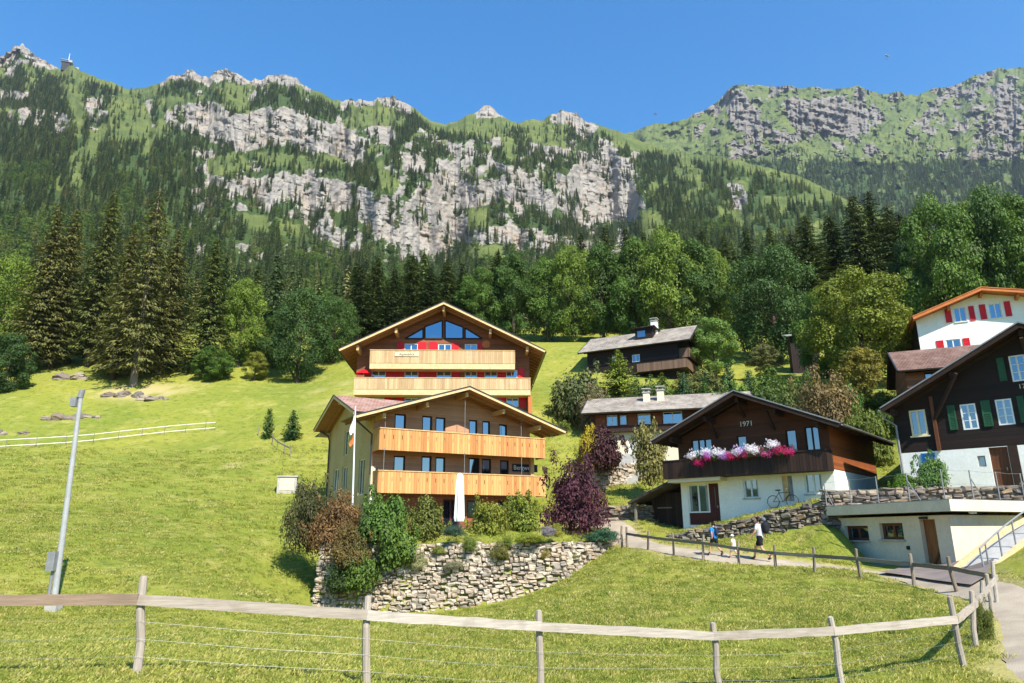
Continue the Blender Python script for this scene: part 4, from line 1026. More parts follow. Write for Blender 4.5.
n = 12; ring = [F.p(uu+1.0*math.cos(i*6.283/n), zz+0.35, 0.7)+F.n*(0.55*math.sin(i*6.283/n)) for i in range(n)]
par = thing('balcony_parasol', 'round red parasol at the left end of the lower balcony', 'parasol', H2.M@F.p(uu, zb2+0.012, 0.7), R(3))
mb = MB(); mb.tube([(0, 0, 0), (0, 0, 2.0)], 0.025, 6); mb.build('pole', 'white_paint', par)
mb = MB(); n = 12
ring = [(0.95*math.cos(i*6.283/n), 0.55*math.sin(i*6.283/n), 1.55+0.1*math.sin(i*3.14)) for i in range(n)]
mb.add([(0, 0, 2.05)]+ring+[(0, 0, 2.0)], [(0, 1+i, 1+(i+1) % n) for i in range(n)]); mb.build('canopy', 'red_paint', par)

# ------------------------------------------------------------------ chalet with the flower balcony
p = P(682, 505, 43.9)
H5 = House('flower_chalet', 'dark timber chalet on white base with petunias along its balcony', 'house', (p.x, p.y, 1.9), R(-40), 9.0, 9.2)
F = H5.front; W = 9.0; OV = 1.6
uA, zA = F.px(735, 390, OV); uL, zL = F.px(651, 443, OV); uR, zR = F.px(840, 420, OV)
print('H5 apex', uA, zA, 'L', uL, zL, 'R', uR, zR)
lv = F.px(700, 475.5, 1.1)[1]; rt = F.px(700, 459, 1.1)[1]
print('H5 floor', lv, rt)
ze = (zL+zR)/2; half = (uR-uL)/2; uA = (uR+uL)/2; sl = (zA-ze)/half; rzf = lambda u: zA-sl*abs(u-uA)
k5 = lambda x0, y0, x1, y1: F.rect(x0, y0, x1, y1)
lowd = k5(687, 484.6, 720.6, 516); lowd = (lowd[0], lowd[1], 0.02, lowd[3])
w2 = k5(742.6, 479.3, 759.3, 497.8); dr = k5(781.3, 476, 794.5, 501); w3 = k5(803.3, 473.7, 823.5, 493.4)
fl = max(lowd[3], w2[3], dr[3], w3[3])+0.12
fl = max(fl, lv)
wall(F, [(0, fl), (W, fl)], -0.6, [lowd, w2, dr, w3], 'render_white', 'base_wall', 0.25)
door(F, (lowd[0]+1.35, lowd[1], lowd[2], lowd[3]), 'dark_red_door', -0.12, glass=(lowd[0]+1.75, lowd[1]-0.3, 1.0, lowd[3]-0.25))
mb = MB(); F.box(mb, lowd[0], lowd[0]+1.35, 0, 0.72, -0.17, -0.1); mb.build('panel', 'dark_red_door', H5.e)
window(F, (lowd[0], lowd[0]+1.35, 0.72, lowd[3]), 'white_paint', 2, 1, 0.08, -0.1, curtain=True)
window(F, w2, 'white_paint', 2, 1, 0.08, -0.12, sill='concrete', curtain=True); window(F, w3, 'white_paint', 2, 1, 0.08, -0.12, sill='concrete', curtain=True)
door(F, (dr[0]+0.3, dr[1], max(0.3, dr[2]), dr[3]), 'grey_metal', -0.2); mb = MB(); F.box(mb, dr[0], dr[0]+0.29, dr[2], dr[3], -0.2, -0.12); mb.build('door_side_panel', 'larch_trim', H5.e)
up = [k5(690.8, 440, 713, 456), k5(736.3, 436, 748, 453), k5(785, 430, 798, 448), k5(803.8, 427, 821, 447)]
up = [(a, b, c-0.3, d) for a, b, c, d in up]
wall(F, [(0, rzf(0)-0.3), (uA, zA-0.3), (W, rzf(W)-0.3)], fl, up, 'sun_brown_wall')
for r, nx in zip(up, (3, 1, 1, 2)): window(F, r, 'dark_beam', nx, 1, 0.07, -0.08)
wall(H5.right, [(0, fl), (9.2, fl)], -0.6, [], 'render_white', 'base_wall'); wall(H5.right, [(0, rzf(W)-0.3), (9.2, rzf(W)-0.3)], fl, [], 'side_boards', 'side_wall')
wall(H5.left, [(0, fl), (9.2, fl)], -0.6, [], 'render_white', 'base_wall'); wall(H5.left, [(0, rzf(0)-0.3), (9.2, rzf(0)-0.3)], fl, [], 'sun_brown_wall', 'side_wall')
wall(H5.back, [(0, rzf(W)-0.3), (W-uA, zA-0.3), (W, rzf(0)-0.3)], -0.6, [], 'sun_brown_wall', 'rear_wall')
gable_roof(H5, uA-half, uA+half, -OV, 10.0, 'y', ze, zA, 'shingle_dark', trim='dark_beam', soffit='dark_beam', beam='dark_beam', gut='zinc', purlins=[(0.2, 0), (2.5, 0), (uA, 0), (6.6, 0), (W-0.2, 0)], fascia=0.28, yin=1.7, rafters=1.0, plen=0.25)
for u, bl in ((F.px(716, 425)[0], 1.0), (F.px(744, 410)[0], 0.7), (F.px(773, 418)[0], 1.0)):
    zz = rzf(u)-0.6; stick(H5, F.p(u, zz-bl, 0.02), F.p(u, zz-0.05, 0.95), 0.14, 0.14, 'dark_beam', 'bracket')
balcony(H5, F, -0.55, W+0.02, lv+0.1, rt, 1.1, 'balcony_dark', 'dark_beam', 'dark_beam', 0.17, False, sides=(True, True), down=0.2, floor_t=0.2)
mb = MB(); F.box(mb, -0.35, 3.0, lv-0.32, lv-0.11, 0.02, 1.0); mb.build('soffit_board', 'cream_paint', H5.e)
r = k5(742, 421.5, 750.5, 426.5); text_obj('date', '1971', 0.42, 'white_paint', H5.e, F.p((r[0]+r[1])/2, (r[2]+r[3])/2, 0.03), (R(90), 0, 0))
dp = [F.p(W+half-W/2-0.2, ze-0.15, -0.6), F.p(W+0.25, ze-0.9, -0.6), F.p(W+0.12, ze-1.2, -0.6), F.p(W+0.12, 0.2, -0.6)]
# lean-to of dark boards on the left
e5 = H5.e
mb = MB(); n = 14
for i in range(n): mb.box(-2.4+2.3*i/n, -2.4+2.3*(i+1)/n-0.012, 0.62, 0.66, -0.4, 2.0)
x = mb.build('lean_to_wall', 'balcony_dark', e5)
uv_slab('lean_to_roof', [(-3.3, -0.9, 1.45), (-3.3, 3.6, 1.45), (-0.02, 3.6, 2.75), (-0.02, -0.9, 2.75)], 0.14, 'shingle_dark', e5)
stick(H5, (-2.9, -0.6, -0.7), (-2.9, -0.6, 1.42), 0.13, 0.13, 'dead_wood', 'lean_to_post')
mb = MB(); mb.box(-2.0, -1.0, 0.56, 0.615, 1.05, 1.13); mb.build('wall_shelf', 'dead_wood', e5)

# ------------------------------------------------------------------ old dark chalet on the right
p = P(903, 482, 38)
H6 = House('old_chalet', 'old blackened timber chalet with green shutters on a white base', 'house', (p.x, p.y, 3.4), R(-42), 10.0, 9.5)
F = H6.front; W = 10.0; OV = 1.1
uA, zA = F.px(1018, 322, OV); uL, zL = F.px(880, 408, OV)
print('H6 apex', uA, zA, 'L', uL, zL)
half = uA-uL; sl = (zA-zL)/half; rzf = lambda u: zA-sl*abs(u-uA); W = min(10.0, 2*uA); ze = zL
bz = [F.px(900+x/6.207-26, 390+y/6.207)[1] for x, y in ((165, 400), (690, 350))]; bz = sum(bz)/2
print('H6 base top', bz, 'uA', uA)
o = lambda x0, y0, x1, y1: F.rect(x0, y0, x1, y1)
ws = [o(908.6, 411, 928.8, 435), o(959.4, 404.8, 979.5, 428.7), o(994.5, 400, 1015.8, 424)]; wu = o(1008, 356.4, 1029, 380)
smw = o(977, 456, 986.8, 466.5); dd = o(988, 446.5, 1013.4, 481); dd = (dd[0], dd[1], 0.0, min(dd[3], bz-0.02))
wall(F, [(0, bz), (W, bz)], -0.6, [smw, dd], 'render_white', 'base_wall', 0.3)
wall(F, [(0, rzf(0)-0.3), (uA, zA-0.3), (W, rzf(W)-0.3)], bz, ws+[wu], 'old_dark_wall')
window(F, ws[0], 'cream_paint', 2, 1, 0.09, 0.0, sill='cream_paint')
for r in ws[1:]+[wu]: window(F, r, 'white_paint', 2, 3, 0.07, -0.03, sill=None)
window(F, smw, 'zinc', 1, 1, 0.06, -0.1)
door(F, dd, 'brown_door', -0.15); mb = MB(); F.box(mb, dd[1]+0.02, dd[1]+0.42, 0, bz, 0.012, 0.04); mb.build('dark_board', 'dark_beam', H6.e)
for r in [(946.5, 405.8, 958.6, 429.5), (980, 401, 994, 426), (1016.2, 396.5, 1028, 422), (996, 358.6, 1007.6, 380.6)]: shutter(F, o(*r), 'green_paint')
shutter(F, o(920.7, 453.6, 937.6, 472), 'blue_paint')
for (f_, z0, m_) in ((H6.left, -0.6, 'old_dark_wall'), (H6.right, -0.6, 'old_dark_wall')): wall(f_, [(0, rzf(0)-0.3), (9.5, rzf(0)-0.3)], z0, [], m_, 'side_wall')
wall(H6.back, [(0, rzf(0)-0.3), (10-uA, zA-0.3), (10, rzf(0)-0.3)], -0.6, [], 'old_dark_wall', 'rear_wall')
gable_roof(H6, uA-half, uA+half, -OV, 10.4, 'y', ze, zA, 'shingle_dark', trim='dark_beam', soffit='dark_beam', beam='dark_beam', gut='zinc', purlins=[(0.2, 0), (uA/2, 0), (uA, 0), (uA*1.5, 0)], fascia=0.26, yin=1.6, rafters=1.0, plen=0.2)
uu = o(938, 440, 942, 448)[0]
stick(H6, F.p(uu, bz, 0.08), F.p(uu, rzf(uu)-0.7, 0.08), 0.16, 0.16, 'brown_door', 'wall_post'); stick(H6, F.p(uu, bz+1.6, 0.1), F.p(uu+1.5, rzf(uu+1.5)-0.6, 1.1), 0.14, 0.14, 'dark_beam', 'bracket')
stick(H6, F.p(uA, zA-2.2, 0.02), F.p(uA, zA-0.8, 1.1), 0.14, 0.14, 'dark_beam', 'bracket')
mb = MB(); mb.tube([F.p(uA-half-0.05, ze-0.12, 0.6), F.p(-0.35, ze-0.5, 0.45), F.p(0.1, ze-0.9, 0.12), F.p(0.1, -0.2, 0.12)], 0.055, 8); mb.build('downpipe', 'zinc', H6.e)
r = o(1017, 384, 1027, 389); text_obj('date', '17', 0.32, 'cream_paint', H6.e, F.p(r[0]+0.18, (r[2]+r[3])/2, 0.02), (R(90), 0, 0))

# ------------------------------------------------------------------ white chalet with red shutters, top right
p = P(921, 352, 61)
H7 = House('white_chalet', 'white chalet with bright red shutters and orange eaves at upper right', 'house', (p.x, p.y, p.z-4.2), R(-24), 14.0, 10)
F = H7.front; OV = 1.2
uA, zA = F.px(981, 287, OV); uL, zL = F.px(912, 316.5, OV)
print('H7 apex', uA, zA, 'L', uL, zL)
half = uA-uL; sl = (zA-zL)/half; W = 13.2; ze = zL; xr = W+0.5; slr = (zA-ze)/(xr-uA)
rzf = lambda u: zA-(sl if u < uA else slr)*abs(u-uA)
H7.W = W; H7.right = Face(H7, (W, 0, 0), (0, 1, 0), (1, 0, 0)); H7.back = Face(H7, (W, 10, 0), (-1, 0, 0), (0, 1, 0))
o = lambda x0, y0, x1, y1: F.rect(x0, y0, x1, y1)
ws = [o(952.8, 308, 967.5, 321), o(987.7, 304, 1003, 317.5), o(945.3, 340, 962, 350.5)]
wall(F, [(0, rzf(0)-0.25), (uA, zA-0.25), (W, rzf(W)-0.25)], -1.5, ws, 'render_white')
for r in ws: window(F, r, 'white_paint', 2, 1, 0.08, -0.1, sill='white_paint')
for r in [(944.0, 309.5, 952.6, 322.2), (967.8, 306.5, 976, 320.3), (978.4, 305, 987.5, 319), (1003.2, 301.8, 1012.4, 316), (935.8, 341, 945, 351.5), (962.3, 338.5, 971, 348)]: shutter(F, o(*r), 'red_paint')
wall(H7.left, [(0, rzf(0)-0.25), (10, rzf(0)-0.25)], -1.5, [], 'old_dark_wall', 'side_wall'); wall(H7.right, [(0, rzf(W)-0.25), (10, rzf(W)-0.25)], -1.5, [], 'render_white', 'side_wall')
wall(H7.back, [(0, rzf(W)-0.25), (W-uA, zA-0.25), (W, rzf(0)-0.25)], -1.5, [], 'render_white', 'rear_wall')
gable_roof(H7, uA-half, xr, -OV, 11, 'y', ridge=uA, ze=ze, zr=zA, mat='shingle_brown', trim='orange_trim', soffit='orange_trim', beam='orange_trim', gut='orange_trim', purlins=[(uA, 0), (uA*0.5, 0), (uA*1.5, 0)], fascia=0.3, yin=1.4, rafters=0)

# ------------------------------------------------------------------ brown barn in front of it
p = P(907, 386, 50)
H8 = House('brown_barn', 'low brown shingle-roofed barn below the white chalet', 'barn', (p.x, p.y, p.z-0.3), R(-22), 8.0, 6)
F = H8.front
e0 = F.px(905, 372, 0.6)[1]; e1 = F.px(962, 364, 0.6)[1]; ze = (e0+e1)/2
zr = H8.Mi@P(912, 354, 53.5); print('H8', e0, e1, zr)
zr = max(ze+1.2, zr.z)
wall(F, [(0, ze-0.1), (8, ze-0.1)], -0.6, [(1.2, 2.2, 0.4, 1.2)], 'brown_wall'); window(F, (1.2, 2.2, 0.4, 1.2), 'dark_beam', 2, 1)
for f_ in (H8.left, H8.right): wall(f_, [(0, ze), (3, zr-0.2), (6, ze)], -0.6, [], 'brown_wall', 'side_wall')
gable_roof(H8, -0.5, 8.5, -0.7, 6.7, 'x', ze, zr, 'shingle_brown', trim='dark_beam', soffit='dark_beam', beam='dark_beam', gut='gutter_metal', purlins=[(3, 0)], rafters=0, yin=0.8)
mb = MB(); mb.box(3.0, 3.9, -0.03, -0.005, 0, 1.3); mb.build('barn_hatch', 'dark_beam', H8.e)

# ------------------------------------------------------------------ two houses on the slope in the middle distance
p = P(588, 380, 86)
H3 = House('hillside_chalet', 'dark brown chalet with grey shingle roof and corner balcony below the wood', 'house', (p.x, p.y, p.z-0.6), R(-27), 11.5, 8)
F = H3.front
zl = F.px(583.4, 351.7, 0.9)[1]; zr_ = F.px(677, 340, 0.9)[1]; ze = (zl+zr_)/2; print('H3 eave', zl, zr_)
zr3 = ze+2.9
wn3 = F.rect(631.8, 355, 640, 361.5); wn4 = F.rect(612, 356, 618, 361)
wall(F, [(0, ze), (11.5, ze)], -2.0, [wn3, wn4], 'old_dark_wall')
for r in (wn3, wn4): window(F, r, 'white_paint', 2, 1, 0.07, -0.08)
for f_ in (H3.left, H3.right): wall(f_, [(0, ze), (4, zr3-0.3), (8, ze)], -2.0, [], 'old_dark_wall', 'side_wall')
wall(H3.back, [(0, ze), (11.5, ze)], -2.0, [], 'old_dark_wall', 'rear_wall')
window(H3.right, (3.2, 4.4, ze-1.3, ze-0.2), 'white_paint', 2, 1, 0.07, 0.05)
gable_roof(H3, -0.9, 13.2, -0.9, 8.9, 'x', ze-0.05, zr3, 'shingle_grey', trim='dark_beam', soffit='dark_beam', beam='dark_beam', gut='gutter_metal', purlins=[(0.3, 0), (4, 0), (7.7, 0)], rafters=0, yin=1.6)
bz0, bz1 = F.px(655, 369.5, 1.2)[1], F.px(655, 361.5, 1.2)[1]
bu = F.px(637, 366, 1.2)[0]
balcony(H3, F, bu, 11.6, bz0+0.05, bz1, 1.2, 'balcony_grey', 'balcony_dark', 'dark_beam', 0.16, down=0.15)
balcony(H3, H3.right, 0.5, 7.5, ze-1.7, ze-0.7, 1.2, 'balcony_grey', 'balcony_dark', 'dark_beam', 0.16, down=0.15)
balcony(H3, H3.right, -1.2, 5.5, bz0+0.05, bz1, 1.2, 'balcony_grey', 'balcony_dark', 'dark_beam', 0.16, down=0.15)
def chimney(H, x, y, z0, z1, w, mat, cap='concrete', name='chimney'):
    mb = MB(); mb.box(x-w/2, x+w/2, y-w/2, y+w/2, z0, z1); mb.box(x-w/2-.04, x+w/2+.04, y-w/2-.04, y+w/2+.04, z0+0.35, z0+0.45)
    c = mb.build(name, mat, H.e); q = MB()
    q.box(x-w/2-.08, x+w/2+.08, y-w/2-.08, y+w/2+.08, z1+0.004, z1+0.08)
    for sx_ in (-1, 1):
        for sy_ in (-1, 1): q.box(x+sx_*w*.36-.05, x+sx_*w*.36+.05, y+sy_*w*.36-.05, y+sy_*w*.36+.05, z1+0.08, z1+0.33)
    q.box(x-w/2-.1, x+w/2+.1, y-w/2-.1, y+w/2+.1, z1+0.33, z1+0.4); q.build('chimney_cap', cap, c); return c
chimney(H3, F.px(646, 335)[0]+0.3, 3.0, ze+1.6, zr3+0.9, 0.75, 'render_white')
du = F.px(634, 338)[0]; mb = MB(); mb.box(du-0.2, du+2.0, 1.2, 4.0, ze+0.7, ze+2.6); dm = mb.build('dormer', 'old_dark_wall', H3.e)
mb = MB(); mb.box(du-0.5, du+2.4, 0.8, 4.2, ze+2.604, ze+2.74); mb.build('dormer_roof', 'shingle_dark', dm)
mb = MB(); mb.box(du+0.1, du+1.1, 1.16, 1.19, ze+1.5, ze+2.3); mb.build('pane', 'glass', dm)

p = P(592, 455, 62)
H4 = House('long_house', 'long timber house with two roof chimneys above the white steps', 'house', (p.x, p.y, p.z-0.8), R(-14), 13, 7.5)
F = H4.front
zl = F.px(584.6, 412.5, 0.9)[1]; zr_ = F.px(694.5, 407, 0.9)[1]; ze = (zl+zr_)/2; print('H4 eave', zl, zr_)
ws = [F.rect(*q) for q in [(606.6, 415.5, 617.6, 425.5), (619.8, 415.5, 626.8, 424.5), (637.4, 414, 650.9, 424), (662.6, 412, 682.8, 423)]]
fz = F.px(640, 428)[1]
dg = F.rect(627.9, 438, 636.6, 453)
wall(F, [(0, fz-0.3), (13, fz-0.3)], -2, [dg], 'plaster_beige', 'base_wall'); door(F, dg, 'white_paint', -0.1)
wall(F, [(0, ze), (13, ze)], fz-0.3, ws, 'sun_brown_wall')
for r in ws: window(F, r, 'white_paint', 2 if r[1]-r[0] > 0.9 else 1, 1, 0.08, -0.07)
mb = MB()
for (a, b) in ((ws[0][0]-1.0, ws[0][0]-0.1), (ws[1][1]+0.1, ws[1][1]+0.9), (ws[2][1]+0.15, ws[3][0]-0.1)):
    mb = MB(); F.box(mb, a, b, ws[0][2]-0.05, ws[0][3]+0.05, 0.01, 0.05); mb.build('wall_panel', 'side_boards', H4.e)
mb = MB(); F.box(mb, -0.2, 13.2, fz-0.32, fz-0.02, 0.01, 0.5); mb.build('floor_band', 'dark_beam', H4.e)
for f_ in (H4.left, H4.right): wall(f_, [(0, ze), (3.75, ze+1.7), (7.5, ze)], -2, [], 'sun_brown_wall', 'side_wall')
wall(H4.back, [(0, ze), (13, ze)], -2, [], 'sun_brown_wall', 'rear_wall')
gable_roof(H4, -0.7, 14, -0.9, 8.4, 'x', ze-0.05, ze+2.0, 'shingle_grey', trim='dark_beam', soffit='dark_beam', beam='dark_beam', gut='gutter_metal', purlins=[(3.75, 0)], rafters=0, yin=0.8)
chimney(H4, F.px(641.5, 402)[0]+0.35, 2.2, ze+0.8, ze+2.0, 0.6, 'plaster_beige'); chimney(H4, F.px(656, 402)[0]+0.35, 2.2, ze+0.8, ze+2.15, 0.62, 'plaster_beige')
# ------------------------------------------------------------------ stone walls
def stone_mat(name, cols):
    t = NT(name); oi = t.n('ObjectInfo'); a = t.attr('rnd'); w = t.world()
    f = t.math('FRACT', t.math('ADD', oi.outputs['Random'], a.outputs['Fac']))
    col = t.ramp(f, [(i/(len(cols)-1), c) for i, c in enumerate(cols)])
    nz = t.noise(w, 6, 5, 0.7); col = t.mix(0.5, col, t.ramp(nz, [(0.3, 0.55), (0.7, 1.1)]), 'MULTIPLY')
    li = t.noise(w, 2.3, 4, 0.7); col = t.mix(t.ramp(li, [(0.62, 0), (0.78, 0.35)]), col, lin((206, 204, 192)))
    t.bump(nz, 0.6, 0.03); M[name] = t.base(col, 0.92, 0.15)
stone_mat('field_stone', [lin(c) for c in ((188, 170, 146), (164, 150, 132), (200, 184, 160), (142, 132, 120), (176, 156, 130), (194, 180, 162))])
stone_mat('slate_stone', [lin(c) for c in ((140, 126, 110), (112, 102, 94), (164, 148, 126), (96, 90, 86), (150, 128, 100))])
simple('wall_core', lin((154, 142, 122)), lin((122, 112, 96)), 3, 0.95, 0.6, dist=0.04)
def stone_proto(seed, mat):
    """one rough stone, unit size, front towards -y"""
    rs = random.Random(seed); j = lambda a: rs.uniform(-a, a); v = []
    for (y, k) in ((0.5, 0.5), (-0.2, 0.5), (-0.5, 0.34)):
        for (x, z) in ((-1, -1), (0, -1.08), (1, -1), (1.05, 0), (1, 1), (0, 1.06), (-1, 1), (-1.05, 0)):
            v.append((x*k*(0.94+j(.16)), y+j(.1), z*k*(0.94+j(.16))))
    f = []
    for r in range(2):
        for i in range(8): i2 = (i+1) % 8; f.append((r*8+i, r*8+i2, (r+1)*8+i2, (r+1)*8+i))
    f.append(tuple(range(16, 24))); return mesh_from('stone', v, f, mat)
def stone_wall(name, label, line, zb, zt, sw, sh, mat, parts=300, seed=1, thick=0.45, batter=0.08, proud=0.1, group=None):
    """line: xy points; zb, zt: heights along it. single stones laid in uneven courses in front of a rough core"""
    rs = random.Random(seed); L = [0.0]
    for a, b in zip(line[:-1], line[1:]): L.append(L[-1]+math.hypot(b[0]-a[0], b[1]-a[1]))
    def at(s):
        s = min(max(s, 0), L[-1]-1e-6); i = max(k for k in range(len(line)-1) if L[k] <= s); t = (s-L[i])/(L[i+1]-L[i])
        a, b = line[i], line[i+1]; dx, dy = (b[0]-a[0])/(L[i+1]-L[i]), (b[1]-a[1])/(L[i+1]-L[i])
        return a[0]+(b[0]-a[0])*t, a[1]+(b[1]-a[1])*t, dx, dy
    mx, my = at(L[-1]/2)[:2]
    e = thing(name, label, 'wall', (mx, my, hz(mx, my)), 0, group)
    mi = Matrix.Translation((-mx, -my, -e.location.z)); protos = [stone_proto(seed*20+i, mat) for i in range(9)]
    # core
    mb = MB(); n = int(L[-1]/0.4); prev = None
    for i in range(n+1):
        x, y, dx, dy = at(L[-1]*i/n); nx, ny = dy, -dx; z0, z1 = zb(x, y)-0.5, zt(x, y)-0.03
        q = [mi@Vector(p) for p in ((x, y, z0), (x-nx*batter*(z1-z0), y-ny*batter*(z1-z0), z1), (x-nx*(thick+batter), y-ny*(thick+batter), z1), (x-nx*thick, y-ny*thick, z0))]
        if prev: mb.add(prev+q, [(0, 4, 5, 1), (1, 5, 6, 2), (2, 6, 7, 3)])
        if i in (0, n): mb.add(q, [(0, 1, 2, 3)])
        prev = q
    mb.build('core', 'wall_core', e)
    st = []; zmin = min(zb(*at(L[-1]*i/40)[:2]) for i in range(41))-0.1; zmax = max(zt(*at(L[-1]*i/40)[:2]) for i in range(41))
    z = zmin
    while z < zmax:
        hgt = rs.uniform(*sh); s = rs.uniform(-0.3, 0)
        while s < L[-1]:
            w = rs.uniform(*sw)*(1 if rs.random() > 0.15 else 0.5); x, y, dx, dy = at(s+w/2); b, t_ = zb(x, y), zt(x, y)
            zz = z+rs.uniform(-0.09, 0.09)*sh[1]/0.3
            hh = hgt*rs.uniform(0.62, 1.45)
            if zz+hh > b-0.05 and zz+hh*0.6 < t_:
                nx, ny = dy, -dx; off = rs.uniform(-0.06, 0.10)-batter*(zz-b)
                st.append((w*hh, Vector((x+nx*off, y+ny*off, zz+hh/2)), math.atan2(dy, dx)+rs.uniform(-.2, .2), rs.uniform(-.22, .22), w*rs.uniform(0.9, 1.08), hh, rs.randrange(9)))
            s += w
        z += hgt
    st.sort(key=lambda q: -q[0]); rest = MB()
    for i, (ar, c, rz, ry, w, hh, k) in enumerate(st):
        if i < parts:
            o = link('stone', protos[k], e); o.location = mi@c; o.rotation_euler = (0, ry, rz); o.scale = (w, 0.32, hh)
        else:
            m4 = Matrix.Translation(mi@c)@Matrix.Rotation(rz, 4, 'Z')@Matrix.Rotation(ry, 4, 'Y')@Matrix.Diagonal((w, 0.32, hh, 1))
            pm = protos[k]; rest.add([m4@v.co for v in pm.vertices], [tuple(f.vertices) for f in pm.polygons])
    if rest.v: rest.build('small_stones', mat, e)['kind'] = 'stuff'
    print(name, len(st)); return e
hb = lambda x, y: float(h_base(np.array([x]), np.array([y]))[0])
stone_wall('retaining_wall', 'high pale fieldstone retaining wall below the guesthouse terrace', WALL1, hb, lambda x, y: max(1.02, hb(x, y)+0.12), (0.2, 0.58), (0.12, 0.25), 'field_stone', 300, 3, batter=0.1)
w2t = lambda x, y: 1.36+1.62*min(max((x-8.9)/6.5, 0), 1.3)
stone_wall('garden_wall', 'low dry stone wall with grass top in front of the flower chalet', WALL2, lambda x, y: min(hb(x, y), w2t(x, y)-0.5), w2t, (0.25, 0.6), (0.1, 0.2), 'slate_stone', 120, 4, batter=0.05)
stone_wall('terrace_wall', 'dry stone wall above the garage roof below the old chalet', WALL3, lambda x, y: min(2.55, hb(x, y)), lambda x, y: 3.5, (0.3, 0.8), (0.1, 0.22), 'slate_stone', 120, 5, batter=0.02)
# wall and steps below the long house
wa, wb, wc = ground(586, 494), ground(622, 484), ground(662, 474)
topz = lambda x, y: float(np.interp(x, [wa.x, wb.x, wc.x], [P(588, 472, wa.y).z, P(625, 466, wb.y).z, P(660, 458, wc.y).z]))
stone_wall('step_wall', 'grey white stone wall with steps below the long house', [(wa.x, wa.y), (wb.x, wb.y), (wc.x, wc.y)], hb, topz, (0.3, 0.7), (0.15, 0.28), 'field_stone', 100, 6, batter=0.04)
la, lb = ground(600, 524), ground(655, 521)
stone_wall('lawn_wall', 'low shaded stone wall beside the lean-to of the flower chalet', [(la.x, la.y), ((la.x+lb.x)/2, (la.y+lb.y)/2-0.2), (lb.x, lb.y)], hb, lambda x, y: hb(x, y)+0.85, (0.3, 0.8), (0.14, 0.26), 'slate_stone', 60, 7, batter=0.04)
st = thing('stone_steps', 'flight of white stone steps leading up to the long house', 'steps', (wb.x+0.4, wb.y-0.2, hb(wb.x, wb.y)), R(-14))
nst = 11; y0 = 0; zt_ = P(630, 455, wb.y+4).z-st.location.z
for i in range(nst):
    mb = MB(); mb.box(-0.8, 0.8, i*0.34, i*0.34+0.5, i*zt_/nst-0.3, (i+1)*zt_/nst); mb.build('step', 'concrete', st)
rl = thing('garden_railing', 'brown horizontal board railing below the purple tree by the long house', 'railing', (wa.x+0.5, wa.y+0.6, topz(wa.x, wa.y)), 0)
r0, r1 = Vector((0, 0, 0)), Vector((wb.x-wa.x-0.6, wb.y-wa.y, topz(wb.x, wb.y)-topz(wa.x, wa.y)+0.1))
for i in range(4): c = r0.lerp(r1, i/3); mb = MB(); mb.box(c.x-.05, c.x+.05, c.y-.05, c.y+.05, c.z-0.4, c.z+1.05); mb.build('post', 'dark_beam', rl)
for z in (0.35, 0.65, 0.95): mb = MB(); mb.beam(r0+Vector((-.2, -.08, z)), r1+Vector((.2, -.08, z)), 0.05, 0.14); mb.build('rail', 'dark_beam', rl)

# ------------------------------------------------------------------ concrete garage with flat roof
GA, GB, GC = Vector((15.9, 35.4, 0)), Vector((17.25, 28.6, 0)), Vector((22.0, 31.2, 0))
gz = -0.25
G = House('garage', 'low beige rendered garage with flat concrete roof beside the path', 'garage', (GB.x, GB.y, gz), 0, 5, 5)
la_ = GA-GB; lc_ = GC-GB
fl_ = Face(G, la_, (GB-GA).normalized(), Vector((la_.y, -la_.x, 0)).normalized()*-1); fr_ = Face(G, Vector((0, 0, 0)), lc_.normalized(), Vector((lc_.y, -lc_.x, 0)).normalized())
if fl_.n.x > 0: fl_.n = -fl_.n
zt = fl_.px(950, 519)[1]; Ll = la_.length; Lr = lc_.length
gw = [fl_.rect(844.5, 526, 869.6, 540.6), fl_.rect(879, 523.3, 904.5, 539.6)]; gd = fl_.rect(919, 519.5, 941.5, 563); gd = (gd[0], min(gd[1], Ll-0.3), 0.15, gd[3])
print('garage', zt, gw, gd, Ll)
zt = max(zt, gd[3]+0.15)
wall(fl_, [(0, zt), (Ll, zt)], -0.4, gw+[gd], 'plaster_beige', 'wall', 0.3); wall(fr_, [(0, zt), (Lr, zt)], -0.4, [], 'plaster_beige', 'wall', 0.3)
for r in gw: window(fl_, r, 'brown_door', 2, 1, 0.12, -0.18, sill='concrete')
dr_ = door(fl_, gd, 'oak_door', -0.22, handle=True)
mb = MB(); mb.beam(fl_.p(gd[0]+0.15, 0.3, -0.17), fl_.p(gd[1]-0.15, 1.0, -0.17), 0.1, 0.03, up=fl_.n); mb.build('brace', 'brown_door', dr_)
mb = MB(); fl_.box(mb, 0.0, gd[0]-0.1, -0.4, 0.45, 0.005, 0.04); mb.build('plinth', 'concrete', G.e)
# roof slab, outline pushed out over both walls
n1_, n2_ = fl_.n, fr_.n; cB = (n1_+n2_); cB = cB*(0.55/cB.dot(n1_))
back = [Vector((23.4, 32.1, 0))-GB, Vector((19.0, 34.45, 0))-GB, Vector((15.5, 35.7, 0))-GB]
ro_ = [la_+n1_*0.5+Vector((0, 0.2, 0)), cB, lc_+n2_*0.55+fr_.r*1.4]+back
rt_ = 2.68-gz
mb = MB(); mb.prism([Vector((p.x, p.y, rt_-0.42)) for p in ro_], (0, 0, 0.42)); mb.build('roof_slab', 'plaster_beige', G.e)
mb = MB(); mb.prism([Vector((p.x*0.985, p.y*0.985, rt_+0.003)) for p in ro_], (0, 0, 0.03)); mb.build('roof_covering', 'concrete', G.e)
mb = MB(); c = fr_.p(1.2, rt_-0.44, 0.28); mb.tube([c+Vector((0, 0, 0)), c+Vector((0, 0, -0.07))], [0.16, 0.13], 12); mb.build('ceiling_lamp', 'white_paint', G.e)
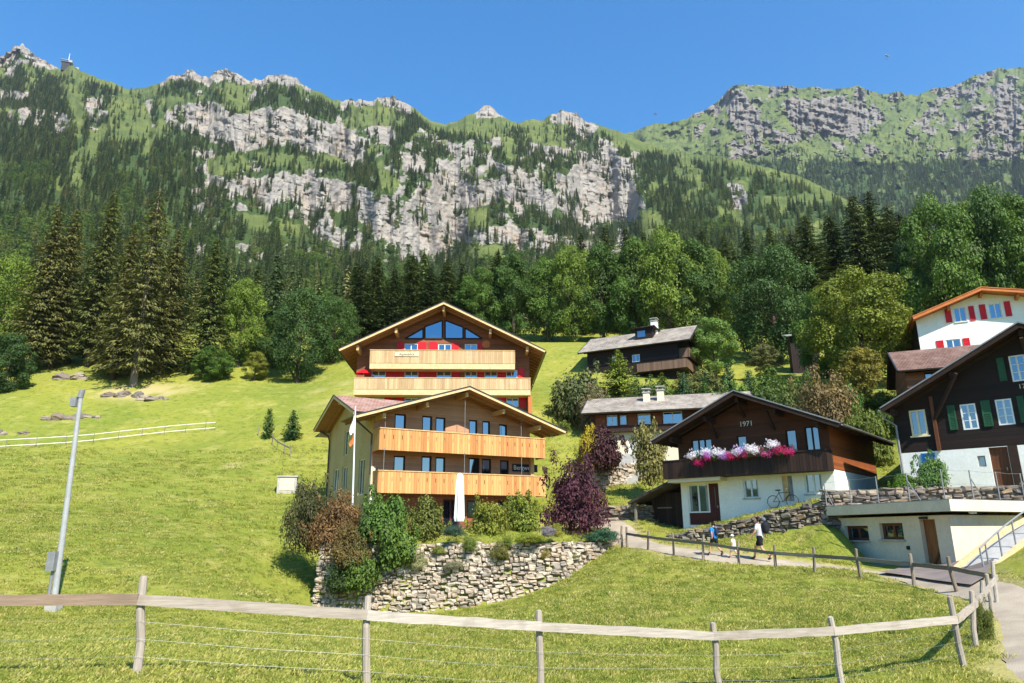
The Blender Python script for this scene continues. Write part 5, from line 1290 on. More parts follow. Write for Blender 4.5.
mb = MB(); fl_.box(mb, gd[0]-0.9, gd[0]-0.75, 1.0, 1.15, 0.005, 0.06); mb.build('switch_box', 'dark_paint', G.e)
mb = MB(); fl_.box(mb, gd[0]+0.1, gd[0]+0.5, zt-0.14, zt-0.04, 0.01, 0.1); mb.build('wall_lamp', 'dark_paint', G.e)
rail = thing('roof_railing', 'thin galvanised railing posts with wires round the garage roof', 'railing', (GB.x, GB.y, gz+rt_), 0)
edge = [ro_[0], ro_[1], ro_[2]]; tops = []
def along(d):
    a, b, c = [Vector((p.x, p.y, 0)) for p in edge]; l1 = (b-a).length
    return a.lerp(b, d/l1) if d < l1 else b.lerp(c, (d-l1)/(c-b).length)
tot = (edge[1]-edge[0]).length+(edge[2]-edge[1]).length
for i in range(9):
    c = along(tot*i/8*0.995)*0.985; c.z = 0.034; hh = 1.15; tops.append(c+Vector((0, 0, hh)))
    mb = MB(); mb.tube([c, c+Vector((0, 0, hh))], 0.026, 6); mb.build('post', 'zinc', rail)
    if i in (0, 3, 5, 7):
        mb = MB(); q = (along(tot*min(i+0.35, 8)/8)-c); q.z = 0
        mb.tube([c+q*0.9, c+Vector((0, 0, hh*0.75))], 0.018, 6); mb.build('strut', 'zinc', rail)
for k in (1.0, 0.55):
    for a, b in zip(tops[:-1], tops[1:]):
        mb = MB(); dz = Vector((0, 0, -1.15*(1-k)-0.02)); mb.tube([a+dz, (a+b)/2+dz+Vector((0, 0, -0.03)), b+dz], 0.006, 5); mb.build('wire', 'zinc', rail)
# forecourt and ramp
fc = [ground(952, 566), ground(915, 575), ground(890, 572), ground(940, 588), ground(985, 590), ground(985, 575)]
fpts = [GB+Vector((0.1, -0.2, 0)), GB+(GA-GB)*0.35+Vector((-0.2, 0, 0)), ground(880, 574), ground(930, 582), ground(972, 588), ground(988, 578), GB+(GC-GB)*0.55+Vector((0.3, -0.3, 0))]
def sheet(name, poly, mat, lift, n=18):
    """a sheet that follows the ground inside a polygon"""
    c = sum((Vector((p.x, p.y, 0)) for p in poly), Vector())/len(poly); V = [(c.x, c.y)]; F_ = []; m_ = len(poly)*6; rings = 8; pts = []
    for i in range(len(poly)):
        a, b = poly[i], poly[(i+1) % len(poly)]
        for k in range(6): q = a.lerp(b, k/6); pts.append((q.x, q.y))
    for r in range(1, rings+1):
        for (x, y) in pts: V.append((c.x+(x-c.x)*r/rings, c.y+(y-c.y)*r/rings))
    for i in range(m_): F_.append((0, 1+i, 1+(i+1) % m_))
    for r in range(rings-1):
        for i in range(m_): a = 1+r*m_+i; b = 1+r*m_+(i+1) % m_; F_.append((a, a+m_, b+m_, b))
    A = np.array(V); Z = h(A[:, 0], A[:, 1], False)+lift
    return structure(mesh_obj(name, [(x, y, z) for (x, y), z in zip(V, Z)], F_, mat, None, True))
sheet('pavement', fpts, 'asphalt', 0.07)
rp = [P(968, 579, 24.6), P(985, 562, 25.2), P(1003, 547, 25.8), P(1030, 528, 26.6), P(1075, 505, 27.5)]
rp = chaikin(rp, 2)
ramp = ribbon('ramp', rp, 0.55, 'concrete', 0.0, lambda q, i: rp[i].z+0.06); structure(ramp)
rk = MB()
for i in range(len(rp)-1):
    d = (rp[i+1]-rp[i]); s_ = Vector((d.y, -d.x, 0)).normalized()
    for sd_ in (-0.6, 0.6): rk.beam(rp[i]+s_*sd_+Vector((0, 0, -.2)), rp[i+1]+s_*sd_+Vector((0, 0, -.2)), 0.12, 0.7)
rk.build('ramp_kerb', 'larch_trim', ramp)
hr = thing('ramp_handrail', 'bent galvanised handrail beside the ramp right of the garage', 'handrail', rp[0], 0)
d0 = rp[0]; line = []
for i, p_ in enumerate(rp[1:]):
    d = (rp[i+1]-rp[i]); s_ = Vector((d.y, -d.x, 0)).normalized(); line.append(p_-d0+s_*0.5+Vector((0, 0, 0.95)))
mb = MB(); mb.tube([line[0]+Vector((-.02, -.1, -.95))]+[line[0]+Vector((0, 0, -0.1))]+line, 0.03, 8); mb.build('rail', 'zinc', hr)
for i in range(2, len(line), 3): mb = MB(); mb.tube([line[i]+Vector((0, 0, -1.2)), line[i]], 0.028, 8); mb.build('post', 'zinc', hr)

# ------------------------------------------------------------------ timber fences
def wood_mat(name, st):
  t = NT(name); g = t.noise(t.coord('Object', st), 1.0, 5, 0.65); st_ = t.noise(t.coord('Object'), 2.0, 4); a = t.attr('rnd'); oi = t.n('ObjectInfo')
  tone = t.ramp(oi.outputs['Random'], [(0.0, lin((178, 164, 147))), (0.5, lin((160, 147, 131))), (1.0, lin((188, 176, 160)))])
  col = t.mix(1.0, tone, oi.outputs['Color'], 'MULTIPLY'); col = t.mix(0.6, col, t.ramp(g, [(0.3, 0.5), (0.7, 1.05)]), 'MULTIPLY'); col = t.mix(t.ramp(st_, [(0.55, 0), (0.7, 0.5)]), col, lin((120, 104, 88)))
  t.bump(g, 0.6, 0.012); M[name] = t.base(col, 0.9, 0.15)
wood_mat('weathered_wood', (30, 30, 3)); wood_mat('rail_wood', (2.5, 2.5, 34))
def post_mesh(hgt, r, seed, square=False):
    rs = random.Random(seed); mb = MB(); n = 4 if square else 9
    pts = [Vector((rs.uniform(-.01, .01)*i, rs.uniform(-.01, .01)*i, -0.4+(hgt+0.4)*i/4)) for i in range(5)]
    mb.tube(pts, [r*1.08, r*1.04, r, r*0.97, r*0.9], n, rnd=0.5)
    tp = len(mb.v)-n; top_ = pts[-1]+Vector((0, 0, r*0.35)); 
    mb.v.append(tuple(top_)); ti = len(mb.v)-1
    mb.f[-1] = (tp, tp+1, ti)
    for k in range(1, n): mb.f.append((tp+k, tp+(k+1) % n, ti)); mb.r.append(0.5)
    return mesh_from('post', mb.v, mb.f, 'weathered_wood')
def rail_mesh(a, b, w, hgt, seed):
    rs = random.Random(seed); mb = MB(); n = 8; a = Vector(a); b = Vector(b); d = (b-a).normalized(); s_ = Vector((d.y, -d.x, 0)).normalized(); u = s_.cross(d)
    if u.z < 0: u = -u
    vs = []; fs = []
    for i in range(n+1):
        c = a.lerp(b, i/n)+u*rs.uniform(-.008, .008)+s_*rs.uniform(-.004, .004); hh = hgt*rs.uniform(0.93, 1.06)
        vs += [c-s_*w/2-u*hh/2, c+s_*w/2-u*hh/2, c+s_*w/2+u*hh/2, c-s_*w/2+u*hh/2]
    for i in range(n):
        for k in range(4): k2 = (k+1) % 4; fs.append((i*4+k, i*4+k2, i*4+4+k2, i*4+4+k))
    fs += [(3, 2, 1, 0), (n*4, n*4+1, n*4+2, n*4+3)]
    return mesh_from('rail', [tuple(v) for v in vs], fs, 'rail_wood')
def fence(name, label, posts, rails, wires=(), r=0.06, seed=1, sq=False, col=(1, 1, 1), rw=0.05, rh=0.14):
    """posts: (base point, top point); rails: list of (point a, point b)"""
    b0 = posts[0][0]; e = thing(name, label, 'fence', b0, 0)
    for i, (b, t_) in enumerate(posts):
        L_ = (t_-b).length; o = link('post', post_mesh(L_, r, seed*50+i, sq), e); o.location = b-b0
        d = (t_-b).normalized(); o.rotation_euler = d.to_track_quat('Z', 'Y').to_euler(); o.color = (*col, 1)
    for i, (a, b) in enumerate(rails): o = link('rail', rail_mesh(a-b0, b-b0, rw, rh, seed*70+i), e); o.color = ((0.62, 0.5, 0.42, 1) if (name == 'field_fence' and i == 0) else (*col, 1))
    for (a, b) in wires:
        mb = MB(); mid = (a+b)/2-b0+Vector((0, 0, -0.015)); mb.tube([a-b0, mid, b-b0], 0.0016, 4, False); mb.build('wire', 'zinc', e)
    return e
def post_at(px0, py0, px1, py1, Y):
    b = P(px1, py1, Y); b.z = hz(b.x, b.y)-0.0; t_ = P(px0, py0, Y); t_.y = b.y; return b, t_
NP = [post_at(-100, 570, -108, 672, 8.8), post_at(143, 577, 137, 672, 9.2), post_at(366, 597, 366, 687, 10), post_at(541, 611, 541, 700, 10.8), post_at(712, 623, 720, 692, 11.6), post_at(831, 617, 842, 691, 12), post_at(950, 597, 964, 665, 13)]
NP2 = [post_at(969, 591, 976, 648, 15), post_at(981, 581, 984, 622, 17.5), post_at(986, 574, 992, 612, 19), post_at(993, 562, 997, 603, 20.5)]
rl_px = [(-110, 600, 8.75), (138, 600, 9.12), (367, 615, 9.93), (541, 626.5, 10.73), (713, 636, 11.53), (833, 631, 11.93), (957, 619.5, 12.93), (974, 606, 14.93), (984, 594, 17.43), (990, 586, 18.93), (997, 577, 20.5)]
RP = [P(*q) for q in rl_px]; rails = list(zip(RP[:-1], RP[1:]))
wires = []
allp = NP+NP2
for a, b in zip(allp[:-1], allp[1:]):
    for f_ in (0.18, 0.36, 0.54): wires.append((a[0].lerp(a[1], f_)+Vector((0, -0.07, 0)), b[0].lerp(b[1], f_)+Vector((0, -0.07, 0))))
fence('field_fence', 'pale weathered timber rail fence running across the foreground', allp, rails, wires, 0.052, 3, rw=0.05, rh=0.125)
PP = [((947, 557), (957, 591), 22.5), ((911, 554), (914, 585), 24.5), ((855, 549), (861, 578), 26.5), ((813, 547), (815, 573), 28.5), ((774, 545), (776, 569), 30), ((738, 541), (739, 564), 31.8), ((703, 535), (703, 559), 33.6), ((673, 533), (674, 554), 35.5), ((648, 531), (648, 548), 37.5), ((626, 527), (627, 545), 39.6), ((621, 526), (622, 546), 40)]
PF = [post_at(*a, *b, Y) for a, b, Y in PP]
rr = [NP2[-1][0].lerp(NP2[-1][1], 0.62)]+[b.lerp(t_, 0.66)+Vector((0, -0.07, 0)) for b, t_ in PF[:-1]]
fence('path_fence', 'grey timber rail fence between the meadow and the gravel path', PF, list(zip(rr[:-1], rr[1:])), [], 0.06, 5, col=(0.6, 0.56, 0.52), rw=0.05, rh=0.13)

# ------------------------------------------------------------------ lamp post, parasol, flagpole, boxes, small things
pb = P(52, 660, 25.5); pb = ground(53, 611); pt = P(81, 395, pb.y)
lp = thing('utility_pole', 'tall grey metal pole leaning right in the left meadow', 'pole', pb, 0); tp = pt-pb
mb = MB(); mb.tube([(0, 0, -0.5), tp*0.5, tp], [0.11, 0.095, 0.075], 12); mb.build('shaft', 'pole_metal', lp)
mb = MB(); mb.box(-0.32, -0.05, -0.3, -0.02, 1.35, 2.0); mb.build('junction_box', 'zinc', lp)
mb = MB(); mb.tube([(-.16, -.12, 0), (-.16, -.12, 1.4)], 0.05, 8); mb.build('conduit', 'zinc', lp)
mb = MB(); mb.tube([tp+Vector((-.02, 0, -.1)), tp+Vector((0.03, 0, 0.2))], [0.11, 0.1], 10); mb.box(tp.x-.3, tp.x-.08, -.14, .1, tp.z-0.45, tp.z-0.1); mb.build('pole_head', 'zinc', lp)
mb = MB(); mb.box(-.2, .2, -.2, .2, -.3, .35); mb.build('footing', 'concrete', lp)
u = H1.front.px(459, 518, 3.2)[0]; c = H1.M@H1.front.p(u, 0.13, 3.2); c.z = hz(c.x, c.y)
hp = P(459, 473, c.y).z-c.z
ps = thing('closed_parasol', 'closed white parasol standing on the guesthouse terrace', 'parasol', c, 0)
mb = MB(); mb.tube([(0, 0, 0), (0.05, 0, hp)], 0.03, 8); mb.build('pole', 'grey_metal', ps)
mb = MB(); n = 14; prof = [(0.55, .25), (0.75, .29), (1.4, .27), (2.2, .24), (2.8, .22), (hp-0.12, .16), (hp, .03)]; vs = []
for j, (z, r) in enumerate(prof):
    for i in range(n): a = 6.283*i/n; k_ = r*(1+0.18*math.cos(i*3.14159)); vs.append((k_*math.cos(a)+0.03*z/hp, k_*math.sin(a), z))
mb.add(vs, [(j*n+i, j*n+(i+1) % n, (j+1)*n+(i+1) % n, (j+1)*n+i) for j in range(len(prof)-1) for i in range(n)]); mb.build('canopy', 'cloth_white', ps)
mb = MB(); mb.box(-.35, .35, -.35, .35, -0.02, .09); mb.build('foot', 'concrete', ps)
fb = P(352, 530, 42.6); fz_ = hz(fb.x, fb.y); ft = P(355.5, 406, 42.6)
fp = thing('flagpole', 'white flagpole with limp red and white flag beside the guesthouse', 'flagpole', (fb.x, fb.y, fz_), 0)
tv = Vector((ft.x-fb.x, 0, ft.z-fz_)); mb = MB(); mb.tube([(0, 0, -.3), tv*0.5, tv], [0.06, 0.05, 0.035], 10); mb.build('pole', 'white_paint', fp)
def flag(z0, z1, off, mat, nm):
    vs = []; n = 9; m_ = 12
    for j in range(m_+1):
        z = z0+(z1-z0)*j/m_; w_ = 0.26*(0.5+0.5*math.sin(j*0.35+.4))
        for i in range(n+1): s_ = i/n; vs.append((tv.x*z/tv.z-0.06-w_*s_*0.9+off, 0.05*math.sin(i*1.4+j*.3)-0.02*i, z-0.25*s_))
    mbf = MB(); mbf.add(vs, [(j*(n+1)+i, j*(n+1)+i+1, (j+1)*(n+1)+i+1, (j+1)*(n+1)+i) for j in range(m_) for i in range(n)]); mbf.build(nm, mat, fp, True)
zt_ = tv.z; flag(zt_-1.6, zt_-0.5, 0, 'cloth_white', 'flag'); flag(zt_-2.3, zt_-1.62, 0.0, 'orange_trim', 'flag_end')
c = ground(287, 492); bx = thing('concrete_box', 'small pale concrete box standing in the meadow left of the guesthouse', 'box', (c.x, c.y, c.z), R(12))
mb = MB(); mb.box(-.75, .75, -.6, .6, -.3, 1.15); mb.build('body', 'concrete', bx)
mb = MB(); mb.box(-.82, .82, -.67, .67, 1.154, 1.26); mb.build('lid', 'concrete', bx); mb = MB(); mb.box(-.55, .55, -.63, -.604, .1, 1.0); mb.build('hatch', 'cream_paint', bx)
# two tapes strung across the upper meadow
tl = [(-40, 447), (20, 444), (80, 440), (130, 434), (175, 429), (215, 426)]
pts = [ground(x, y+5) for x, y in tl]; pts = chaikin(pts, 1)
tf = thing('tape_fence', 'double white tape fence curving across the upper left meadow', 'fence', pts[0], 0)
for z in (0.35, 0.95):
    mb = MB()
    for a, b in zip(pts[:-1], pts[1:]): mb.beam(a-pts[0]+Vector((0, 0, z)), b-pts[0]+Vector((0, 0, z)), 0.02, 0.055)
    mb.build('tape', 'white_paint', tf)
for p_ in pts: mb = MB(); q = p_-pts[0]; mb.tube([q+Vector((0, 0, -.2)), q+Vector((0, 0, 1.05))], 0.03, 6); mb.build('post', 'dead_wood', tf)
sf = [(258, 436), (265, 432), (268, 428), (272, 445), (277, 450), (284, 454), (290, 457)]; c0 = ground(*sf[0])
s_ = thing('stake_fence', 'row of short pale stakes in the meadow by the two small firs', 'fence', c0, 0)
for q in sf: p_ = ground(*q)-c0; mb = MB(); mb.tube([p_+Vector((0, 0, -.2)), p_+Vector((0, 0, 1.1))], 0.045, 6); mb.build('stake', 'dead_wood', s_)
mb = MB(); pl = [ground(*q)-c0+Vector((0, 0, .8)) for q in sf[3:]]
for a, b in zip(pl[:-1], pl[1:]): mb.beam(a, b, 0.05, 0.12)
mb.build('rail', 'dead_wood', s_)
# boulders
def rock(name, label, c, sx, sy, sz, seed, mat='slate_stone', group=None):
    rs = random.Random(seed); n, m_ = 12, 8; vs = [(0, 0, sz)]; fs = []
    for j in range(1, m_):
        t_ = math.pi*0.62*j/(m_-1)
        for i in range(n): a = 6.283*i/n; k_ = 1+rs.uniform(-.2, .2); vs.append((sx*math.sin(t_)*math.cos(a)*k_, sy*math.sin(t_)*math.sin(a)*k_, sz*math.cos(t_)*(1+rs.uniform(-.15, .15))))
    for i in range(n): fs.append((0, 1+i, 1+(i+1) % n))
    for j in range(m_-2):
        for i in range(n): a = 1+j*n+i; b = 1+j*n+(i+1) % n; fs.append((a, a+n, b+n, b))
    o = mesh_obj(name, vs, fs, mat, None, False, [rs.random()*0.2]*len(fs)); o.location = c; o.rotation_euler = (0, 0, rs.random()*6); return tag(o, label, 'boulder', group)
def outcrop(label, c, w, hgt, seed, n=7):
    rs = random.Random(seed); e = thing('rock_outcrop', label, 'rocks', c, 0)
    for i in range(n):
        x = rs.uniform(-w, w); y = rs.uniform(-.5, .5)*w*0.5; s_ = rs.uniform(.35, 1.0)*hgt
        o = rock('rock', None, (x, y, hz(c.x+x, c.y+y)-c.z-s_*0.35), s_*rs.uniform(1.0, 1.9), s_*rs.uniform(.8, 1.2), s_*rs.uniform(.7, 1.1), seed*10+i)
        o.parent = e; del o['category']
for i, (px, py, w_, hh, lb) in enumerate([(60, 419, 1.9, .75, 'brown grey rock outcrop left of the pole top in the meadow'), (88, 417, 1.3, .7, 'small dark rock outcrop just right of the pole top'), (12, 433, 1.8, .5, 'low grey rocks near the left edge of the meadow'),
        (122, 395, 2.6, .8, 'broken pale rocks among roots under the tall bare spruce'), (152, 399, 2.0, .75, 'grey rocks right of the spruce roots'), (75, 378, 2.2, 1.0, 'rocks between the two groups of spruces')]):
    outcrop(lb, ground(px, py), w_, hh, 30+i)
# ------------------------------------------------------------------ trees and shrubs: prototypes
BL = []
for i, (H_, R_, z0, n) in enumerate([(15, 6.2, 0.2, 75), (16, 5.4, 0.4, 68), (13, 5.6, 0.0, 64), (14, 6.8, 0.2, 85), (15, 5.0, 0.6, 60)]):
    lb = broad_lobes(H_, R_, z0, n, 10+i); BL.append((crown_mesh('crown', lb, 27000, 0.33, 10+i, shell=0.6), trunk_mesh('trunk', H_, 0.34, lb, 10+i), H_, R_))
SP = []
for i, (H_, R_, z0, spz, st, dr) in enumerate([(28, 4.2, 0.08, 0.08, 0.42, 0.38), (28, 3.6, 0.12, 0.16, 0.45, 0.42), (27, 4.6, 0.10, 0.30, 0.50, 0.5), (26, 3.8, 0.05, 0.05, 0.42, 0.35)]):
    SP.append((conifer_mesh('crown', H_, R_, 60+i, z0, spz, st, dens=2.6, droop=dr, power=0.75, csize=0.66, wid=0.15), conifer_trunk('trunk', H_, 0.36, 60+i, 'dead_wood' if i == 2 else 'bark', 26 if i == 2 else 10), H_, R_))
YF = [(conifer_mesh('crown', 4.0, 1.25, 90, 0.03, 0, 0.16, dens=3.0, droop=0.1, csize=0.3, power=0.7), conifer_trunk('trunk', 4.0, 0.07, 90), 4.0, 1.25),
      (conifer_mesh('crown', 9.0, 3.6, 91, 0.03, 0.02, 0.30, dens=2.2, droop=0.05, csize=0.42, power=0.9), conifer_trunk('trunk', 9.0, 0.16, 91), 9.0, 3.6),
      (conifer_mesh('crown', 4.0, 0.95, 92, 0.0, 0, 0.13, dens=3.4, droop=-0.5, csize=0.26, power=0.5), conifer_trunk('trunk', 4.0, 0.06, 92), 4.0, 0.95)]
def shrub_lobes(seed, n=14, flat=0.8, up=0.5):
    rs = random.Random(seed); out = []
    for i in range(n):
        a = rs.random()*6.283; r = math.sqrt(rs.random())*0.72; z = rs.uniform(0.15, 1.0)*flat*(1-0.55*r*r); k = rs.uniform(0.22, 0.36)
        out.append((math.cos(a)*r, math.sin(a)*r, z, k, k*rs.uniform(0.8, 1.1)))
    for i in range(14):
        a = rs.random()*6.283; q = rs.random(); r = (0.98+0.25*rs.random())*math.sqrt(1-q*q*0.9); k = rs.uniform(0.06, 0.13)
        out.append((math.cos(a)*r, math.sin(a)*r, flat*(0.15+q*1.08), k, k*1.4))
    out.append((0, 0, flat*0.42, 0.62, flat*0.5)); out.append((0, 0, flat*0.2, 0.72, flat*0.3)); return out
SH = []
for i in range(5):
    lb = shrub_lobes(200+i, 16, 1.0)
    mbt = MB(); rs_ = random.Random(i)
    for k in range(6):
        l = lb[k]; mbt.tube([(rs_.uniform(-.1, .1), rs_.uniform(-.1, .1), -0.1), (l[0]*.5, l[1]*.5, l[2]*.5), l[:3]], [0.03, 0.02, 0.006], 5)
    SH.append((crown_mesh('foliage', lb, 6500, 0.10, 200+i, shell=0.5, loose=0.10), mesh_from('stems', mbt.v, mbt.f, 'bark'), 1.25, 1.0))
SHF = [(crown_mesh('foliage', shrub_lobes(230+i, 18, 1.0), 10500, 0.066, 230+i, shell=0.45, loose=0.12), SH[i][1], 1.25, 1.0) for i in range(3)]
def plant(name, label, cat, proto, loc, hgt, width=None, tint=(0.1, 0.14, 0.04), rz=None, group=None, pn=('crown', 'trunk')):
    crown, trunk, H_, R_ = proto; s = hgt/H_; sw = s if width is None else width/(2*R_)
    e = thing(name, label, cat, loc, random.random()*6.28 if rz is None else rz, group); e.scale = (sw, sw, s)
    c = link(pn[0], crown, e); c.color = (*tint, 1); link(pn[1], trunk, e); return e
def tree_at(kind, px, py, Y, pyt, label, tint, proto, wpx=None, cat='tree', group=None, name=None):
    """base pixel with its distance; the tree stands on the ground there, its height from the pixel of its top"""
    b = P(px, py, Y); z = hz(b.x, b.y); H_ = P(px, pyt, Y).z-z; w = None if wpx is None else wpx/FPX*Y*0.99
    return plant(name or kind, label, cat, proto, (b.x, b.y, z), H_, w, tint, None, group)
G1, G2, G3, G4, G5 = lin((86, 112, 44)), lin((73, 98, 41)), lin((108, 128, 47)), lin((126, 130, 52)), lin((68, 92, 44))
S1, S2, S3 = lin((74, 86, 44)), lin((62, 76, 40)), lin((100, 100, 56))
gL = 'spruces at the left edge of the meadow'
for q in [(30, 376, 96, 204, 'tall spruce at the far left of the spruce row', S3, 0, 70), (50, 373, 98, 207, 'spruce just right of the leftmost spruce', S3, 0, 66), (86, 379, 99, 189, 'tallest full spruce in the left group', lin((88, 94, 50)), 0, 70),
          (112, 384, 94, 222, 'short spruce leaning on the bare topped one', S3, 3, 60), (133, 386, 92, 187, 'old spruce with bare grey top and pale trunk', S3, 2, 86), (160, 381, 97, 228, 'spruce right of the bare topped one', S3, 0, 68), (203, 372, 97, 237, 'full slim spruce standing right of the left group', lin((86, 96, 48)), 3, 60)]:
    tree_at('spruce_tree', *q[:4], q[4], q[5], SP[q[6]], q[7], group=gL)
for q in [(-6, 372, 99, 255, 'pale green leafy tree at the left frame edge', G3, 0, 60), (3, 394, 86, 335, 'dense dark green bushy tree low at the left edge', G5, 2, 50), (237, 374, 101, 279, 'sunny round leafy tree right of the slim spruce', G3, 1, 46),
          (211, 382, 94, 347, 'low bushy tree at the foot of the slim spruce', G1, 2, 40), (297, 384, 97, 288, 'broad dark leafy tree left of the big brown chalet', G5, 0, 62), (332, 381, 104, 298, 'leafy tree close behind the guesthouse roof on the left', G2, 3, 50),
          (254, 381, 96, 352, 'yellow green shrubby tree between meadow and wood', G4, 4, 26), (272, 378, 102, 318, 'small leafy tree left of the broad dark one', G2, 2, 40)]:
    tree_at('broadleaf_tree', *q[:4], q[4], q[5], BL[q[6]], q[7], group='leafy trees along the left wood edge')
gB = 'spruces rising behind the leafy wood'
k = 0; ordn = {}; ORD = 'first second third fourth fifth sixth seventh eighth ninth'.split()
for (px, Y, top) in [(356, 113, 262), (374, 118, 256), (392, 112, 268), (410, 119, 254), (428, 113, 266), (446, 118, 258), (462, 113, 270), (498, 120, 250), (585, 120, 232), (610, 122, 224), (631, 121, 226), (650, 123, 232), (711, 120, 228), (733, 122, 234), (757, 120, 226), (782, 121, 224), (803, 120, 232), (820, 114, 215), (846, 116, 214), (874, 112, 194), (891, 113, 190), (908, 116, 204), (920, 112, 212), (938, 118, 206)]:
    k += 1
    pos = 'behind the ridge of the big brown chalet' if px < 470 else ('above the steep meadow' if px < 660 else ('behind the middle of the leafy wood' if px < 815 else 'in the tall group above the yellow green tree'))
    ordn[pos] = ordn.get(pos, -1)+1
    tree_at('spruce_tree', px, 345, Y, top, '%s spruce from the left %s' % (ORD[ordn[pos]], pos), (S1, S2)[k % 2], SP[(0, 1, 3)[k % 3]], 52 if px < 815 else 82, group=gB)
gW = 'leafy trees of the wood behind the houses'
for q in [(481, 345, 110, 268, 'leafy tree right behind the big chalet gable', G1, 1, 50), (514, 345, 108, 256, 'leafy tree above the right roof slope of the big chalet', G2, 4, 52), (548, 343, 110, 258, 'leafy tree over the top of the steep meadow', G1, 0, 56), (575, 341, 108, 246, 'sunny leafy tree over the meadow corner', G3, 3, 54),
          (604, 341, 107, 244, 'leafy tree left behind the hillside chalet', G2, 1, 52), (636, 344, 105, 240, 'leafy tree straight above the hillside chalet chimney', G1, 2, 58), (672, 348, 101, 229, 'tallest sunlit leafy tree in the wood', G3, 0, 66), (702, 352, 100, 240, 'leafy tree right of the tallest sunlit one', G2, 4, 54), (722, 356, 104, 250, 'yellowish leafy tree beside the big dark round one', G3, 1, 44),
          (778, 366, 92, 245, 'big dark round leafy tree in the centre of the wood', G5, 3, 92), (716, 381, 82, 318, 'small light green tree below the wood', lin((112, 138, 66)), 4, 50), (767, 381, 80, 345, 'small grey green tree standing on the lawn strip', lin((112, 116, 70)), 4, 36),
          (868, 388, 68, 270, 'large yellow green tree left of the white chalet', lin((112, 122, 44)), 0, 108), (830, 386, 76, 290, 'green tree left of the large yellow green one', G1, 2, 62), (866, 394, 58, 348, 'small yellowing tree in front of the large yellow green one', lin((132, 124, 52)), 4, 48),
          (955, 350, 92, 198, 'big leafy tree behind the roof of the white chalet', G1, 0, 84), (1002, 345, 94, 187, 'leafy giant at the right frame edge above the white chalet', G2, 3, 92), (1040, 345, 90, 196, 'leafy tree cut by the right frame edge', G1, 1, 80), (985, 335, 100, 205, 'leafy tree between the two giants above the white chalet', G3, 4, 60),
          (926, 345, 98, 240, 'dark leafy tree left of the white chalet roof', G5, 2, 60)]:
    tree_at('broadleaf_tree', *q[:4], q[4], q[5], BL[q[6]], q[7], group=gW)
# garden trees and shrubs
def shrub(px, py, Y, pyt, wpx, label, tint, i=0, fine=False, name='shrub', cat='shrub', group=None, hang=False):
    b = P(px, py, Y); z = b.z if hang else hz(b.x, b.y); H_ = P(px, pyt, Y).z-z; w = wpx/FPX*Y
    return plant(name, label, cat, (SHF if fine else SH)[i % (3 if fine else 5)], (b.x, b.y, z-0.05), max(0.3, H_), w, tint, None, group, ('foliage', 'stems'))
tree_at('young_fir', 268, 432, 73, 410, 'slim small fir at the end of the tape fence', G5, YF[2], 13, 'fir', name='young_fir')
tree_at('young_fir', 292, 438, 72, 411, 'round small fir in the meadow left of the guesthouse', lin((58, 84, 44)), YF[0], 22, 'fir', name='young_fir')
tree_at('garden_spruce', 620, 408, 76, 349, 'bright green garden spruce below the hillside chalet', lin((110, 124, 48)), YF[1], 56, 'spruce', name='garden_spruce')
tree_at('garden_spruce', 664, 408, 72, 372, 'lower garden spruce right of the bright one', lin((92, 108, 46)), YF[1], 40, 'spruce', name='garden_spruce')
for q in [(685, 400, 70, 374, 16, 'blue green thuja behind the two chimneys'), (706, 404, 68, 378, 13, 'dark thuja beside the flower chalet ridge'), (730, 398, 69, 365, 20, 'pale blue thuja behind the flower chalet'), (751, 402, 68, 372, 18, 'green thuja right of the pale blue one')]:
    tree_at('thuja', *q[:4], q[5], lin((70, 98, 66)) if 'blue' in q[5] else lin((64, 92, 44)), YF[2], q[4], 'thuja', 'thujas behind the flower chalet', 'thuja')
shrub(582, 422, 70, 364, 64, 'large grey green bush left of the garden spruce', lin((92, 100, 58)), 0)
shrub(600, 425, 67, 385, 44, 'pinkish grey bush above the long house roof', lin((124, 112, 80)), 1, True)
shrub(640, 415, 72, 385, 40, 'low green bush behind the chimneys', lin((86, 102, 46)), 2)
shrub(690, 395, 74, 372, 34, 'olive bush right of the hillside chalet balcony', lin((118, 116, 58)), 3)
shrub(818, 420, 52, 374, 78, 'big copper topped bush behind the flower chalet roof', lin((122, 104, 66)), 1, True)
shrub(790, 412, 58, 384, 44, 'green bush left of the copper one', lin((98, 112, 52)), 4)
shrub(765, 408, 62, 380, 44, 'mid green bush between thujas and copper bush', lin((80, 100, 46)), 0)
shrub(853, 412, 54, 384, 22, 'bright green small bush right of the copper one', lin((84, 122, 56)), 2)
shrub(883, 412, 54, 390, 44, 'clipped green hedge below the brown barn', lin((98, 114, 40)), 3, name='hedge', cat='hedge')
shrub(866, 432, 48, 405, 44, 'green bush between the two dark chalets', lin((104, 116, 46)), 1)
for q in [(650, 404, 71, 378, 40, 'dark bush between the garden spruces', (78, 98, 46), 1), (706, 398, 72, 370, 44, 'grey green bush above the end of the long house roof', (112, 118, 66), 2), (722, 408, 63, 384, 34, 'leafy bush in front of the pale blue thuja', (90, 116, 50), 0), (746, 408, 64, 380, 36, 'bright leafy bush between two thujas', (106, 132, 54), 3),
          (776, 400, 66, 372, 50, 'round green bush on the lawn edge', (92, 114, 48), 4), (803, 396, 62, 372, 34, 'dark green bush right of the lawn strip', (70, 94, 44), 1), (842, 404, 58, 378, 36, 'olive bush under the large yellow green tree', (104, 110, 48), 2), (895, 420, 49, 404, 34, 'low hedge bush beside the old chalet roof', (88, 110, 42), 0), (560, 436, 64, 420, 22, 'small bush beside the guesthouse roof edge', (110, 120, 50), 3)]:
    shrub(*q[:6], lin(q[6]), q[7], group='bushes in the gardens behind the flower chalet')
